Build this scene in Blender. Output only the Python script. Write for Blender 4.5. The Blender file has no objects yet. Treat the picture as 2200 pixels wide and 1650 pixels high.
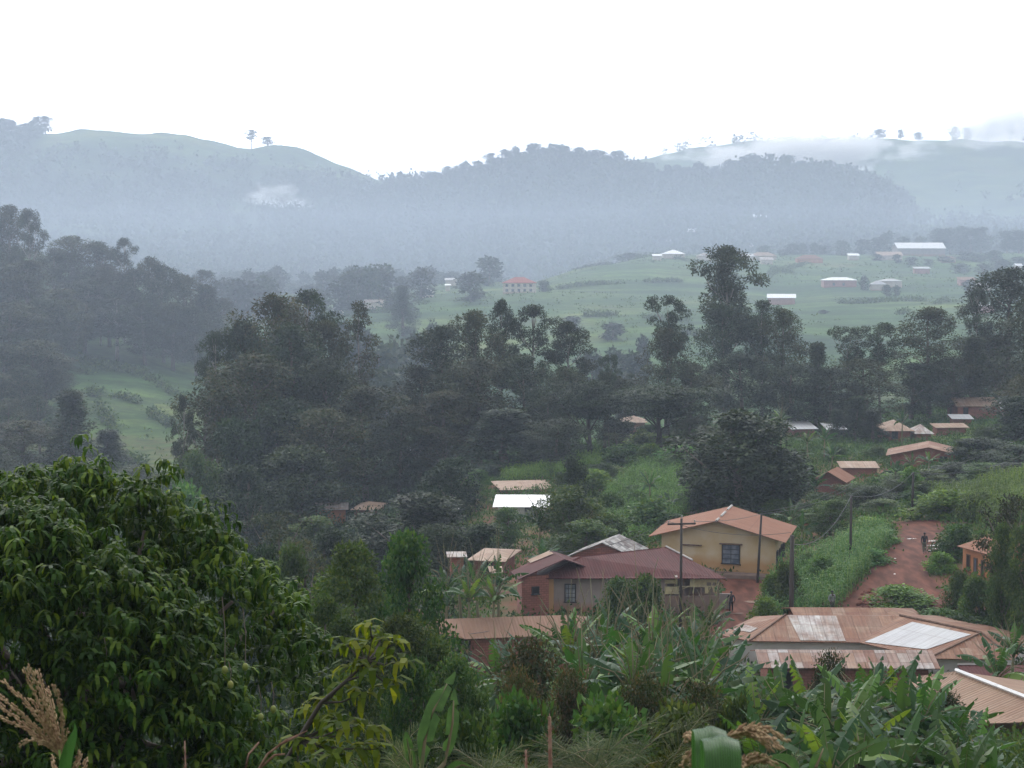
import bpy, math, random
import numpy as np
from mathutils import Vector, Matrix
from mathutils.bvhtree import BVHTree
S = bpy.context.scene
COL = S.collection
R = math.radians
F = 3489.0; HPY = 560.0
PITCH = math.atan((825 - HPY) / F)
# ---------------------------------------------------------------- camera
cd = bpy.data.cameras.new("camera"); cam = bpy.data.objects.new("camera", cd); COL.objects.link(cam)
cd.sensor_fit = 'HORIZONTAL'; cd.angle = 2 * math.atan(1100 / F)
cd.clip_start = 0.2; cd.clip_end = 9000
cam.location = (0, 0, 0); cam.rotation_euler = (R(90) - PITCH, 0, 0)
cd.dof.use_dof = True; cd.dof.focus_distance = 90; cd.dof.aperture_fstop = 16
S.camera = cam
S.render.resolution_x = 1024; S.render.resolution_y = 768
# ---------------------------------------------------------------- light
SUN_EL, SUN_AZ = 38, -12          # degrees; azimuth measured from +Y (view direction) towards +X
W = bpy.data.worlds.new("World"); S.world = W; W.use_nodes = True
nt = W.node_tree; nt.nodes.clear()
sky = nt.nodes.new('ShaderNodeTexSky'); sky.sky_type = 'NISHITA'; sky.sun_disc = False
sky.sun_elevation = R(SUN_EL); sky.sun_rotation = R(SUN_AZ)
sky.air_density = 1.0; sky.dust_density = 4.0
ov = nt.nodes.new('ShaderNodeMix'); ov.data_type = 'RGBA'; ov.inputs[0].default_value = 0.8
tcw = nt.nodes.new('ShaderNodeTexCoord'); nzw = nt.nodes.new('ShaderNodeTexNoise'); nzw.inputs['Scale'].default_value = 2.2
nzw.inputs['Detail'].default_value = 5
mpw = nt.nodes.new('ShaderNodeMapping'); mpw.inputs['Scale'].default_value = (1, 1, 3)
rw = nt.nodes.new('ShaderNodeMapRange'); rw.inputs[3].default_value = 34; rw.inputs[4].default_value = 46
cw = nt.nodes.new('ShaderNodeVectorMath'); cw.operation = 'SCALE'; cw.inputs[0].default_value = (0.97, 0.98, 1.0)
bg = nt.nodes.new('ShaderNodeBackground'); bg.inputs['Strength'].default_value = 0.09
wo = nt.nodes.new('ShaderNodeOutputWorld')
L = nt.links.new
L(tcw.outputs['Generated'], mpw.inputs[0]); L(mpw.outputs[0], nzw.inputs['Vector']); L(nzw.outputs[0], rw.inputs[0])
dt = nt.nodes.new('ShaderNodeVectorMath'); dt.operation = 'DOT_PRODUCT'      # thin cloud: the sky is brighter round the hidden sun
dt.inputs[1].default_value = (math.sin(R(SUN_AZ)) * math.cos(R(SUN_EL)), math.cos(R(SUN_AZ)) * math.cos(R(SUN_EL)), math.sin(R(SUN_EL)))
mx0 = nt.nodes.new('ShaderNodeMath'); mx0.operation = 'MAXIMUM'; mx0.inputs[1].default_value = 0
pw = nt.nodes.new('ShaderNodeMath'); pw.operation = 'POWER'; pw.inputs[1].default_value = 2.5
ml_ = nt.nodes.new('ShaderNodeMath'); ml_.operation = 'MULTIPLY_ADD'; ml_.inputs[1].default_value = 1.6; ml_.inputs[2].default_value = 0.45
mm_ = nt.nodes.new('ShaderNodeMath'); mm_.operation = 'MULTIPLY'
L(tcw.outputs['Generated'], dt.inputs[0]); L(dt.outputs['Value'], mx0.inputs[0]); L(mx0.outputs[0], pw.inputs[0]); L(pw.outputs[0], ml_.inputs[0])
L(rw.outputs[0], mm_.inputs[0]); L(ml_.outputs[0], mm_.inputs[1]); L(mm_.outputs[0], cw.inputs['Scale']); L(sky.outputs[0], ov.inputs[6]); L(cw.outputs[0], ov.inputs[7])
L(ov.outputs[2], bg.inputs[0]); L(bg.outputs[0], wo.inputs[0])
sd = bpy.data.lights.new("sun", 'SUN'); sd.energy = 0.9; sd.angle = R(14); sd.color = (1, .96, .9)
so = bpy.data.objects.new("sun", sd); COL.objects.link(so)
v = Vector((math.sin(R(SUN_AZ)) * math.cos(R(SUN_EL)), math.cos(R(SUN_AZ)) * math.cos(R(SUN_EL)), math.sin(R(SUN_EL))))
so.rotation_euler = v.to_track_quat('Z', 'Y').to_euler()
S.view_settings.view_transform = 'Standard'; S.view_settings.look = 'None'
S.view_settings.exposure = -0.5; S.view_settings.gamma = 1
S.cycles.max_bounces = 5; S.cycles.diffuse_bounces = 2; S.cycles.transmission_bounces = 3; S.cycles.volume_bounces = 1
S.cycles.transparent_max_bounces = 4; S.cycles.caustics_reflective = False; S.cycles.caustics_refractive = False
HAZE = 0.00034; MIST = 0.00043; HAZE_COL = (0.60, 0.695, 0.86)
# ---------------------------------------------------------------- pixel helpers
def ray(px, py):
    u = (px - 1100) / F; w = (825 - py) / F
    return np.array([u, math.cos(PITCH) + w * math.sin(PITCH), -math.sin(PITCH) + w * math.cos(PITCH)])
def at(px, py, Y):
    d = ray(px, py); return d * (Y / d[1])
def pz(px, py, z):
    d = ray(px, py); return d * (z / d[2])
def PY(py): return -(py - HPY) / F       # slope z/Y of a pixel row
# ---------------------------------------------------------------- noise
def _hash(ix, iy, s):
    h = (ix * 374761393 + iy * 668265263 + s * 974634777) & 0xFFFFFFFF
    h = ((h ^ (h >> 13)) * 1274126177) & 0xFFFFFFFF
    return ((h ^ (h >> 16)) & 0xFFFF) / 65535.0
def vnoise(x, y, s=0):
    x = np.asarray(x, float); y = np.asarray(y, float)
    ix = np.floor(x).astype(np.int64); iy = np.floor(y).astype(np.int64); fx = x - ix; fy = y - iy
    fx = fx * fx * (3 - 2 * fx); fy = fy * fy * (3 - 2 * fy)
    a = _hash(ix, iy, s); b = _hash(ix + 1, iy, s); c = _hash(ix, iy + 1, s); d = _hash(ix + 1, iy + 1, s)
    return (a * (1 - fx) + b * fx) * (1 - fy) + (c * (1 - fx) + d * fx) * fy
def fbm(x, y, s=0, o=4):
    r = 0; a = .5
    for k in range(o): r = r + a * vnoise(np.asarray(x) * 2 ** k, np.asarray(y) * 2 ** k, s + k); a *= .5
    return r                                                     # about 0..0.94
# ---------------------------------------------------------------- terrain: (Y, kind, [(px, height or row)])
RINGS = [
 (-30, 'z', [(0, -1.2)]), (0, 'z', [(0, -1.75)]), (5, 'z', [(0, -2.7)]), (12, 'z', [(0, -5.6)]), (22, 'z', [(0, -9.6), (2200, -9.2)]),
 (35, 'z', [(0, -14), (2200, -13)]), (50, 'z', [(0, -17.5), (1100, -17), (2200, -16.6)]), (70, 'z', [(0, -23), (700, -22), (1100, -21), (2200, -21.5)]),
 (92, 'z', [(0, -29), (700, -27), (1000, -25.2), (1600, -25.5), (2200, -25.3)]),
 (105, 'z', [(0, -32), (700, -29), (1000, -25.9), (1500, -26.8), (1900, -26.8), (2200, -26)]),
 (120, 'z', [(0, -35), (700, -31), (1000, -26.6), (1300, -26.1), (1500, -26.4), (1577, -26.7), (1700, -26.6), (1860, -25.2), (2000, -24.9), (2200, -24.3)]),
 (135, 'z', [(0, -37), (700, -33), (950, -27.6), (1050, -26.8), (1400, -26.3), (1650, -26.2), (1750, -25.8), (1900, -24.5), (1990, -24.3), (2200, -23.3)]),
 (150, 'z', [(0, -39), (700, -35), (1050, -30), (1400, -27.5), (1650, -26.8), (1900, -24.8), (1990, -24.45), (2100, -24), (2200, -22.6)]),
 (185, 'z', [(0, -42), (700, -37), (1050, -30.6), (1400, -29), (1760, -27.8), (1950, -26.5), (2200, -24.5)]),
 (215, 'z', [(0, -45), (700, -38), (1050, -31), (1400, -29), (1700, -28.5), (1960, -27.4), (2200, -25.5)]),
 (260, 'z', [(0, -48), (700, -40), (1050, -34), (1400, -30), (1700, -29.5), (1950, -29), (2200, -27)]),
 (300, 'z', [(0, -49), (700, -42), (1050, -37), (1400, -33), (1700, -31), (2060, -28), (2200, -27.5)]),
 (360, 'z', [(0, -46), (300, -46), (700, -44), (1050, -42), (1400, -38), (1700, -35), (2200, -32)]),
 (430, 'z', [(0, -36), (300, -40), (450, -42.5), (700, -44), (1050, -42), (1400, -38), (1700, -36), (2200, -34)]),
 (520, 'z', [(0, -22), (150, -26), (300, -28.5), (450, -34), (600, -39), (900, -38), (1200, -32), (1400, -29), (1700, -29), (2200, -27)]),
 (620, 'z', [(0, 0), (150, -5), (300, -13), (450, -24), (600, -33), (800, -27), (900, -26), (1200, -24), (1500, -22), (2200, -20.5)]),
 (740, 'z', [(0, 8), (300, -10), (480, -24), (640, -26), (700, -23), (800, -19.5), (900, -17), (1115, -14), (1500, -16), (1675, -18.5), (1800, -16), (2200, -15)]),
 (900, 'z', [(0, 8), (480, -22), (800, -16), (1000, -12.5), (1150, -12.5), (1250, -5), (1400, 0), (1700, -4), (2200, -6)]),
 (1000, 'z', [(0, 4), (480, -22), (900, -24), (1150, -20), (1230, -10), (1400, 2.6), (1700, 1.5), (2200, 2.3)]),
 (1100, 'z', [(0, 0), (480, -22), (1200, -26), (1400, 2.5), (1700, 4), (2200, 4.6)]),
 (1250, 'z', [(0, -4), (480, -25), (1150, -35), (1400, -12), (1700, -5), (2200, 0)]),
 (1450, 'p', [(0, 548), (480, 585), (800, 605), (1150, 590), (1500, 560), (1700, 530), (2200, 530)]),
 (1700, 'p', [(0, 470), (480, 520), (800, 530), (1150, 500), (1500, 460), (1850, 450), (1960, 490), (2200, 510)]),
 (2000, 'p', [(-400, 420), (0, 400), (400, 410), (700, 435), (820, 425), (870, 405), (1000, 385), (1100, 365), (1150, 350), (1250, 340), (1330, 362), (1420, 390), (1500, 385), (1700, 385), (1820, 378), (1900, 400), (1950, 440), (1990, 470), (2200, 470), (2600, 430)]),
 (2300, 'p', [(-500, 330), (0, 295), (60, 302), (100, 298), (200, 292), (300, 297), (400, 303), (545, 329), (580, 327), (640, 334), (720, 357), (800, 376), (860, 386), (1000, 400), (1150, 400), (1330, 390), (1400, 380), (1600, 390), (1900, 395), (1960, 405), (2200, 412), (2600, 400)]),
 (2750, 'p', [(-400, 400), (0, 400), (860, 420), (1200, 390), (1330, 349), (1400, 331), (1500, 316), (1620, 312), (1730, 322), (1850, 309), (2000, 305), (2200, 310), (2700, 310)]),
 (3000, 'p', [(0, 470), (860, 480), (1330, 430), (2200, 400)]), (3600, 'z', [(0, 0)])]
RY = np.array([r[0] for r in RINGS], float)
PXG = np.arange(-4000, 6201, 20.0)
TAB = np.zeros((len(RINGS), len(PXG)))
for i, (Y, k, pts) in enumerate(RINGS):
    a = np.array(pts, float); TAB[i] = np.interp(PXG, a[:, 0], a[:, 1])
    if k == 'p': TAB[i] = PY(TAB[i]) * Y
def pchip(xs, V, xq):                                            # monotone cubic along axis 0
    h = np.diff(xs)[:, None]; d = np.diff(V, axis=0) / h; m = np.zeros_like(V)
    w1 = 2 * h[1:] + h[:-1]; w2 = h[1:] + 2 * h[:-1]
    same = d[:-1] * d[1:] > 0
    with np.errstate(divide='ignore', invalid='ignore'):
        m[1:-1] = np.where(same, (w1 + w2) / (w1 / d[:-1] + w2 / d[1:]), 0)
    m[0] = d[0]; m[-1] = d[-1]
    k = np.clip(np.searchsorted(xs, xq) - 1, 0, len(xs) - 2)
    t = ((xq - xs[k]) / h[k, 0])[:, None]; H = h[k]
    return V[k] * (1 + 2 * t) * (1 - t) ** 2 + m[k] * H * t * (1 - t) ** 2 + V[k + 1] * t * t * (3 - 2 * t) + m[k + 1] * H * t * t * (t - 1)
YG = np.concatenate([np.arange(-30, 60, 1.0), np.arange(60, 320, 1.5), np.arange(320, 1200, 7.0), np.arange(1200, 3601, 14.0)])
HT = pchip(RY, TAB, YG)
def hgt(x, y):
    x = np.asarray(x, float); y = np.asarray(y, float)
    px = 1100 + F * x / np.maximum(y, 12)
    fi = np.clip((px - PXG[0]) / 20, 0, len(PXG) - 1.001); ci = fi.astype(int); fc = fi - ci
    rj = np.clip(np.searchsorted(YG, y) - 1, 0, len(YG) - 2); fr = np.clip((y - YG[rj]) / (YG[rj + 1] - YG[rj]), 0, 1)
    z = (HT[rj, ci] * (1 - fc) + HT[rj, ci + 1] * fc) * (1 - fr) + (HT[rj + 1, ci] * (1 - fc) + HT[rj + 1, ci + 1] * fc) * fr
    amp = np.interp(y, [0, 60, 150, 320, 700, 1300, 1800, 2900], [.1, .25, .25, .8, 1.5, 2.5, 20, 22])
    wl = np.interp(y, [0, 150, 320, 1300, 2900], [8, 12, 30, 80, 230])
    sc = 1 / 12.0
    n = np.where(y < 250, fbm(x * sc, y * sc, 3) - .47, np.where(y < 1300, fbm(x / 45, y / 45, 5) - .47, fbm(x / 150, y / 190, 9) - .47))
    return z + n * amp * 2 * np.where(y < 250, .35, 1)
def gz(x, y): return float(hgt(np.array([x]), np.array([y]))[0])
# ---------------------------------------------------------------- mesh helpers
def link(o, parent=None):
    COL.objects.link(o)
    if parent: o.parent = parent
    return o
def mesh_np(name, V, Fq, mat=None, smooth=False):
    V = np.asarray(V, np.float32); Fq = np.asarray(Fq, np.int32); k = Fq.shape[1]
    me = bpy.data.meshes.new(name)
    me.vertices.add(len(V)); me.vertices.foreach_set('co', V.ravel())
    me.loops.add(Fq.size); me.loops.foreach_set('vertex_index', Fq.ravel())
    me.polygons.add(len(Fq)); me.polygons.foreach_set('loop_start', np.arange(0, Fq.size, k, dtype=np.int32))
    me.polygons.foreach_set('loop_total', np.full(len(Fq), k, np.int32))
    me.polygons.foreach_set('use_smooth', np.full(len(Fq), smooth, bool))
    me.update(calc_edges=True)
    if mat: me.materials.append(mat)
    return me
class MB:
    def __init__(s): s.v = []; s.f = []; s.uv = []; s.n = 0
    def add(s, V, Fs, uv=None):
        s.v += [tuple(map(float, p)) for p in V]
        s.f += [tuple(i + s.n for i in f) for f in Fs]; s.n += len(V)
    def box(s, c, d, ax=None):
        c = np.array(c, float); d = np.array(d, float) / 2
        A = np.eye(3) if ax is None else np.array(ax, float)
        P = [c + A[0] * (sx * d[0]) + A[1] * (sy * d[1]) + A[2] * (sz * d[2]) for sx in (-1, 1) for sy in (-1, 1) for sz in (-1, 1)]
        s.add(P, [(0, 1, 3, 2), (4, 6, 7, 5), (0, 4, 5, 1), (2, 3, 7, 6), (0, 2, 6, 4), (1, 5, 7, 3)])
    def tube(s, pts, rad, n=6, cap=True):
        pts = [np.array(p, float) for p in pts]; m = len(pts)
        if not hasattr(rad, '__len__'): rad = [rad] * m
        V = []
        for i, p in enumerate(pts):
            t = pts[min(i + 1, m - 1)] - pts[max(i - 1, 0)]; t = t / (np.linalg.norm(t) + 1e-9)
            a = np.cross(t, (0, 0, 1.0)) if abs(t[2]) < .95 else np.cross(t, (1.0, 0, 0)); a /= np.linalg.norm(a); b = np.cross(t, a)
            V += [p + rad[i] * (a * math.cos(2 * math.pi * k / n) + b * math.sin(2 * math.pi * k / n)) for k in range(n)]
        Fs = [(i * n + k, i * n + (k + 1) % n, (i + 1) * n + (k + 1) % n, (i + 1) * n + k) for i in range(m - 1) for k in range(n)]
        if cap: Fs += [tuple(range(n - 1, -1, -1)), tuple(range((m - 1) * n, m * n))]
        s.add(V, Fs)
    def prism(s, poly, dz):                                      # poly: 3D loop, extruded by vector dz
        n = len(poly); P = [np.array(p, float) for p in poly]; Q = [p + np.array(dz, float) for p in P]
        s.add(P + Q, [tuple(range(n)), tuple(range(2 * n - 1, n - 1, -1))] + [(i, (i + 1) % n, n + (i + 1) % n, n + i) for i in range(n)])
    def mesh(s, name, mat, smooth=False):
        me = bpy.data.meshes.new(name); me.from_pydata(s.v, [], s.f); me.materials.append(mat)
        if smooth: me.polygons.foreach_set('use_smooth', [True] * len(me.polygons))
        me.update(); return me
    def build(s, name, mat, parent=None, smooth=False):
        return link(bpy.data.objects.new(name, s.mesh(name, mat, smooth)), parent)
def tag(o, label=None, cat=None, group=None, kind=None):
    if label: o['label'] = label
    if cat: o['category'] = cat
    if group: o['group'] = group
    if kind: o['kind'] = kind
    return o
def empty(name, loc, label=None, cat=None, group=None, rz=0):
    o = bpy.data.objects.new(name, None); COL.objects.link(o); o.location = tuple(map(float, loc)); o.rotation_euler.z = rz
    o.empty_display_size = .3
    return tag(o, label, cat, group)
# ---------------------------------------------------------------- materials
MATS = {}
def newmat(name):
    m = bpy.data.materials.new(name); m.use_nodes = True; m.node_tree.nodes.clear(); return m, m.node_tree
def N(t, typ, **kw):
    n = t.nodes.new(typ)
    for k, v_ in kw.items():
        if k.startswith('i_'): n.inputs[k[2:].replace('_', ' ')].default_value = v_
        else: setattr(n, k, v_)
    return n
def c4(c): return (c[0], c[1], c[2], 1)
def ramp(t, stops):
    r = t.nodes.new('ShaderNodeValToRGB'); e = r.color_ramp.elements
    while len(e) < len(stops): e.new(.5)
    for i, (p, c) in enumerate(stops): e[i].position = p; e[i].color = c4(c)
    return r
def leafmat(name, c1, c2, c3=None, rough=.5, trans=.3, spec=.3, patch=.0, pscale=.2, vary=1.0):
    """leaf colour varies leaf by leaf and plant by plant; part of the light shines through"""
    m, t = newmat(name); l = t.links.new
    g = N(t, 'ShaderNodeNewGeometry'); oi = N(t, 'ShaderNodeObjectInfo')
    r = ramp(t, [(0, c1), (.6, c2), (1, c3 or c2)]); l(g.outputs['Random Per Island'], r.inputs[0])
    col = r.outputs[0]
    hs = N(t, 'ShaderNodeHueSaturation'); mr = N(t, 'ShaderNodeMapRange'); mr.inputs[3].default_value = 1 - .25 * vary; mr.inputs[4].default_value = 1 + .25 * vary
    l(oi.outputs['Random'], mr.inputs[0]); l(mr.outputs[0], hs.inputs['Value'])
    mh = N(t, 'ShaderNodeMapRange'); mh.inputs[3].default_value = .5 - .03 * vary; mh.inputs[4].default_value = .5 + .02 * vary
    ms = N(t, 'ShaderNodeMath', operation='FRACT'); mm = N(t, 'ShaderNodeMath', operation='MULTIPLY'); mm.inputs[1].default_value = 7.31
    l(oi.outputs['Random'], mm.inputs[0]); l(mm.outputs[0], ms.inputs[0]); l(ms.outputs[0], mh.inputs[0]); l(mh.outputs[0], hs.inputs['Hue'])
    if patch:
        nz = N(t, 'ShaderNodeTexNoise'); nz.inputs['Scale'].default_value = pscale; l(g.outputs['Position'], nz.inputs['Vector'])
        mp = N(t, 'ShaderNodeMapRange'); mp.inputs[1].default_value = .35; mp.inputs[2].default_value = .65
        mp.inputs[3].default_value = 1 - patch; mp.inputs[4].default_value = 1 + patch; l(nz.outputs[0], mp.inputs[0])
        vm = N(t, 'ShaderNodeVectorMath', operation='SCALE'); l(col, vm.inputs[0]); l(mp.outputs[0], vm.inputs['Scale']); col = vm.outputs[0]
    l(col, hs.inputs['Color'])
    p = N(t, 'ShaderNodeBsdfPrincipled'); p.inputs['Roughness'].default_value = rough; p.inputs['Specular IOR Level'].default_value = spec * .4
    tr = N(t, 'ShaderNodeBsdfTranslucent'); mx = N(t, 'ShaderNodeMixShader'); mx.inputs[0].default_value = trans
    yl = N(t, 'ShaderNodeMix', data_type='RGBA', blend_type='MULTIPLY'); yl.inputs[0].default_value = 1; yl.inputs[7].default_value = (1.5, 1.35, .5, 1)
    l(hs.outputs[0], p.inputs['Base Color']); l(hs.outputs[0], yl.inputs[6]); l(yl.outputs[2], tr.inputs[0])
    l(p.outputs[0], mx.inputs[1]); l(tr.outputs[0], mx.inputs[2])
    o = N(t, 'ShaderNodeOutputMaterial'); l(mx.outputs[0], o.inputs[0])
    MATS[name] = m; return m
def plain(name, c1, c2=None, rough=.8, scale=3, metal=0, spec=.3, stretch=(1, 1, 1), bump=0, detail=5, cover=.5):
    m, t = newmat(name); l = t.links.new
    p = N(t, 'ShaderNodeBsdfPrincipled'); p.inputs['Roughness'].default_value = rough; p.inputs['Metallic'].default_value = metal
    p.inputs['Specular IOR Level'].default_value = spec
    tc = N(t, 'ShaderNodeNewGeometry'); mp = N(t, 'ShaderNodeMapping'); mp.inputs['Scale'].default_value = stretch
    nz = N(t, 'ShaderNodeTexNoise'); nz.inputs['Scale'].default_value = scale; nz.inputs['Detail'].default_value = detail
    l(tc.outputs['Position'], mp.inputs[0]); l(mp.outputs[0], nz.inputs['Vector'])
    r = ramp(t, [(max(0, cover - .15), c1), (cover + .15, c2 or c1)]); l(nz.outputs[0], r.inputs[0]); l(r.outputs[0], p.inputs['Base Color'])
    if bump:
        b = N(t, 'ShaderNodeBump'); b.inputs['Strength'].default_value = bump; l(nz.outputs[0], b.inputs['Height']); l(b.outputs[0], p.inputs['Normal'])
    o = N(t, 'ShaderNodeOutputMaterial'); l(p.outputs[0], o.inputs[0]); MATS[name] = m; return m
def roofmat(name, sheets, sheet_w=.8, sheet_l=1.9, rough=.45, streak=.3, seed=0.0, rust=(.17, .07, .042), rustamt=.3, metal=.0):
    """corrugated sheets: per-sheet tone, rust blotches, lap lines and corrugation bump (UV in metres)"""
    m, t = newmat(name); l = t.links.new
    uv = N(t, 'ShaderNodeUVMap'); sp = N(t, 'ShaderNodeSeparateXYZ'); l(uv.outputs[0], sp.inputs[0])
    br = N(t, 'ShaderNodeTexBrick'); br.offset = .0; br.inputs['Scale'].default_value = 1
    br.inputs['Brick Width'].default_value = sheet_w; br.inputs['Row Height'].default_value = sheet_l
    br.inputs['Mortar Size'].default_value = .018; br.inputs['Mortar Smooth'].default_value = .3
    br.inputs['Color1'].default_value = (0, 0, 0, 1); br.inputs['Color2'].default_value = (1, 1, 1, 1); br.inputs['Mortar'].default_value = (.5, .5, .5, 1)
    mp = N(t, 'ShaderNodeMapping'); mp.inputs['Location'].default_value = (seed * 3.7, seed * 1.3, 0)
    l(uv.outputs[0], mp.inputs[0]); l(mp.outputs[0], br.inputs['Vector'])
    r = ramp(t, [(i / max(1, len(sheets) - 1), c) for i, c in enumerate(sheets)]); l(br.outputs['Color'], r.inputs[0])
    n1 = N(t, 'ShaderNodeTexNoise'); n1.inputs['Scale'].default_value = .8; n1.inputs['Detail'].default_value = 8; n1.inputs['Roughness'].default_value = .65
    g = N(t, 'ShaderNodeNewGeometry'); l(g.outputs['Position'], n1.inputs['Vector'])
    m1 = N(t, 'ShaderNodeMapRange'); m1.inputs[1].default_value = .40; m1.inputs[2].default_value = .60; m1.inputs[4].default_value = rustamt
    l(n1.outputs[0], m1.inputs[0])
    x1 = N(t, 'ShaderNodeMix', data_type='RGBA'); x1.inputs[7].default_value = c4(rust); l(m1.outputs[0], x1.inputs[0]); l(r.outputs[0], x1.inputs[6])
    ms = N(t, 'ShaderNodeMapping'); ms.inputs['Scale'].default_value = (6, .35, 1); l(uv.outputs[0], ms.inputs[0])
    n2 = N(t, 'ShaderNodeTexNoise'); n2.inputs['Scale'].default_value = 1; n2.inputs['Detail'].default_value = 4; l(ms.outputs[0], n2.inputs['Vector'])
    m2 = N(t, 'ShaderNodeMapRange'); m2.inputs[1].default_value = .3; m2.inputs[2].default_value = .7; m2.inputs[3].default_value = 1 - streak; m2.inputs[4].default_value = 1 + streak * .6
    l(n2.outputs[0], m2.inputs[0])
    vs = N(t, 'ShaderNodeVectorMath', operation='SCALE'); l(x1.outputs[2], vs.inputs[0]); l(m2.outputs[0], vs.inputs['Scale'])
    x2 = N(t, 'ShaderNodeMix', data_type='RGBA'); x2.inputs[7].default_value = (.05, .03, .025, 1)
    mf = N(t, 'ShaderNodeMath', operation='MULTIPLY'); mf.inputs[1].default_value = .55; l(br.outputs['Fac'], mf.inputs[0]); l(mf.outputs[0], x2.inputs[0]); l(vs.outputs[0], x2.inputs[6])
    wv = N(t, 'ShaderNodeMath', operation='SINE'); wm = N(t, 'ShaderNodeMath', operation='MULTIPLY'); wm.inputs[1].default_value = 2 * math.pi / .2
    l(sp.outputs[0], wm.inputs[0]); l(wm.outputs[0], wv.inputs[0])
    b = N(t, 'ShaderNodeBump'); b.inputs['Strength'].default_value = .35; b.inputs['Distance'].default_value = .03; l(wv.outputs[0], b.inputs['Height'])
    p = N(t, 'ShaderNodeBsdfPrincipled'); p.inputs['Roughness'].default_value = rough + .2; p.inputs['Metallic'].default_value = metal; p.inputs['Specular IOR Level'].default_value = .12
    l(x2.outputs[2], p.inputs['Base Color']); l(b.outputs[0], p.inputs['Normal'])
    o = N(t, 'ShaderNodeOutputMaterial'); l(p.outputs[0], o.inputs[0]); MATS[name] = m; return m
def wallmat(name, top, low, dirt=(.25, .1, .05), zlow=0.6, brick=False, stain=.5):
    """plaster or brick with splash-back dirt near the ground (height above the wall's own foot via UV v)"""
    m, t = newmat(name); l = t.links.new
    uv = N(t, 'ShaderNodeUVMap'); sp = N(t, 'ShaderNodeSeparateXYZ'); l(uv.outputs[0], sp.inputs[0])
    g = N(t, 'ShaderNodeNewGeometry')
    nz = N(t, 'ShaderNodeTexNoise'); nz.inputs['Scale'].default_value = .7; nz.inputs['Detail'].default_value = 7; l(g.outputs['Position'], nz.inputs['Vector'])
    r = ramp(t, [(.35, top), (.65, low)]); l(nz.outputs[0], r.inputs[0]); col = r.outputs[0]
    if brick:
        br = N(t, 'ShaderNodeTexBrick'); br.inputs['Scale'].default_value = 1; br.inputs['Brick Width'].default_value = .38; br.inputs['Row Height'].default_value = .17
        br.inputs['Mortar Size'].default_value = .02; br.inputs['Color1'].default_value = (.8, .8, .8, 1); br.inputs['Color2'].default_value = (1.15, 1.1, 1.1, 1); br.inputs['Mortar'].default_value = (.6, .55, .5, 1)
        l(uv.outputs[0], br.inputs['Vector'])
        xm = N(t, 'ShaderNodeMix', data_type='RGBA', blend_type='MULTIPLY'); xm.inputs[0].default_value = .8; l(col, xm.inputs[6]); l(br.outputs['Color'], xm.inputs[7]); col = xm.outputs[2]
    a = N(t, 'ShaderNodeMath', operation='SUBTRACT'); a.inputs[0].default_value = zlow + .5; l(sp.outputs[1], a.inputs[1])
    b = N(t, 'ShaderNodeMath', operation='ADD'); l(a.outputs[0], b.inputs[0]); l(nz.outputs[0], b.inputs[1])
    c = N(t, 'ShaderNodeMapRange'); c.inputs[1].default_value = .5; c.inputs[2].default_value = 1.4; c.inputs[4].default_value = stain; l(b.outputs[0], c.inputs[0])
    x = N(t, 'ShaderNodeMix', data_type='RGBA'); x.inputs[7].default_value = c4(dirt); l(c.outputs[0], x.inputs[0]); l(col, x.inputs[6])
    p = N(t, 'ShaderNodeBsdfPrincipled'); p.inputs['Roughness'].default_value = .9; l(x.outputs[2], p.inputs['Base Color'])
    o = N(t, 'ShaderNodeOutputMaterial'); l(p.outputs[0], o.inputs[0]); MATS[name] = m; return m
#EOF_PART1
# ---------------------------------------------------------------- colours
leafmat('eucalyptus leaves', (.013, .027, .014), (.023, .039, .019), (.048, .054, .027), rough=.55, trans=.25, patch=.35, pscale=.25)
leafmat('olive leaves', (.022, .036, .013), (.036, .05, .018), (.07, .06, .028), rough=.55, trans=.25, patch=.35, pscale=.25)
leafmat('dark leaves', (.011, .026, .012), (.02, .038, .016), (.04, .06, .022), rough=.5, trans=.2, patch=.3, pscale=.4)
leafmat('fresh leaves', (.045, .11, .025), (.075, .17, .035), (.13, .22, .05), rough=.5, trans=.35, patch=.35, pscale=.4)
leafmat('mid leaves', (.026, .062, .018), (.042, .088, .024), (.085, .125, .03), rough=.5, trans=.3, patch=.35, pscale=.4)
leafmat('russet leaves', (.028, .048, .02), (.048, .065, .026), (.12, .085, .045), rough=.6, trans=.25, patch=.3, pscale=.8)
leafmat('mango leaves', (.015, .042, .008), (.034, .076, .011), (.10, .15, .018), rough=.5, trans=.35, spec=.2, patch=.3, pscale=.8, vary=0)
leafmat('young mango leaves', (.04, .07, .008), (.08, .12, .012), (.15, .17, .02), rough=.5, trans=.5, spec=.15)
leafmat('banana leaves', (.018, .056, .024), (.034, .088, .028), (.09, .18, .035), rough=.4, trans=.35, spec=.45)
leafmat('banana leaves near', (0.032, 0.08, 0.018), (0.04, 0.095, 0.02), (0.06, 0.12, 0.025), rough=.4, trans=.4, spec=.45)
leafmat('palm leaves', (.018, .036, .01), (.034, .055, .014), (.09, .10, .04), rough=.6, trans=.25, spec=.1)
leafmat('maize leaves', (.05, .12, .035), (.09, .18, .055), (.2, .27, .1), rough=.5, trans=.35)
leafmat('grass', (.045, .085, .022), (.08, .125, .03), (.16, .17, .06), rough=.7, trans=.3, patch=.3, pscale=.3)
leafmat('far leaves', (.016, .032, .018), (.028, .045, .025), (.045, .06, .03), rough=.6, trans=.2, patch=.4, pscale=.03)
plain('bark', (.10, .075, .06), (.16, .13, .11), scale=4, stretch=(1, 1, .2))
plain('pale bark', (.16, .14, .13), (.28, .25, .22), scale=2, stretch=(1, 1, .3))
plain('banana stem', (.12, .14, .07), (.18, .13, .08), scale=5, stretch=(1, 1, .3))
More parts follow.
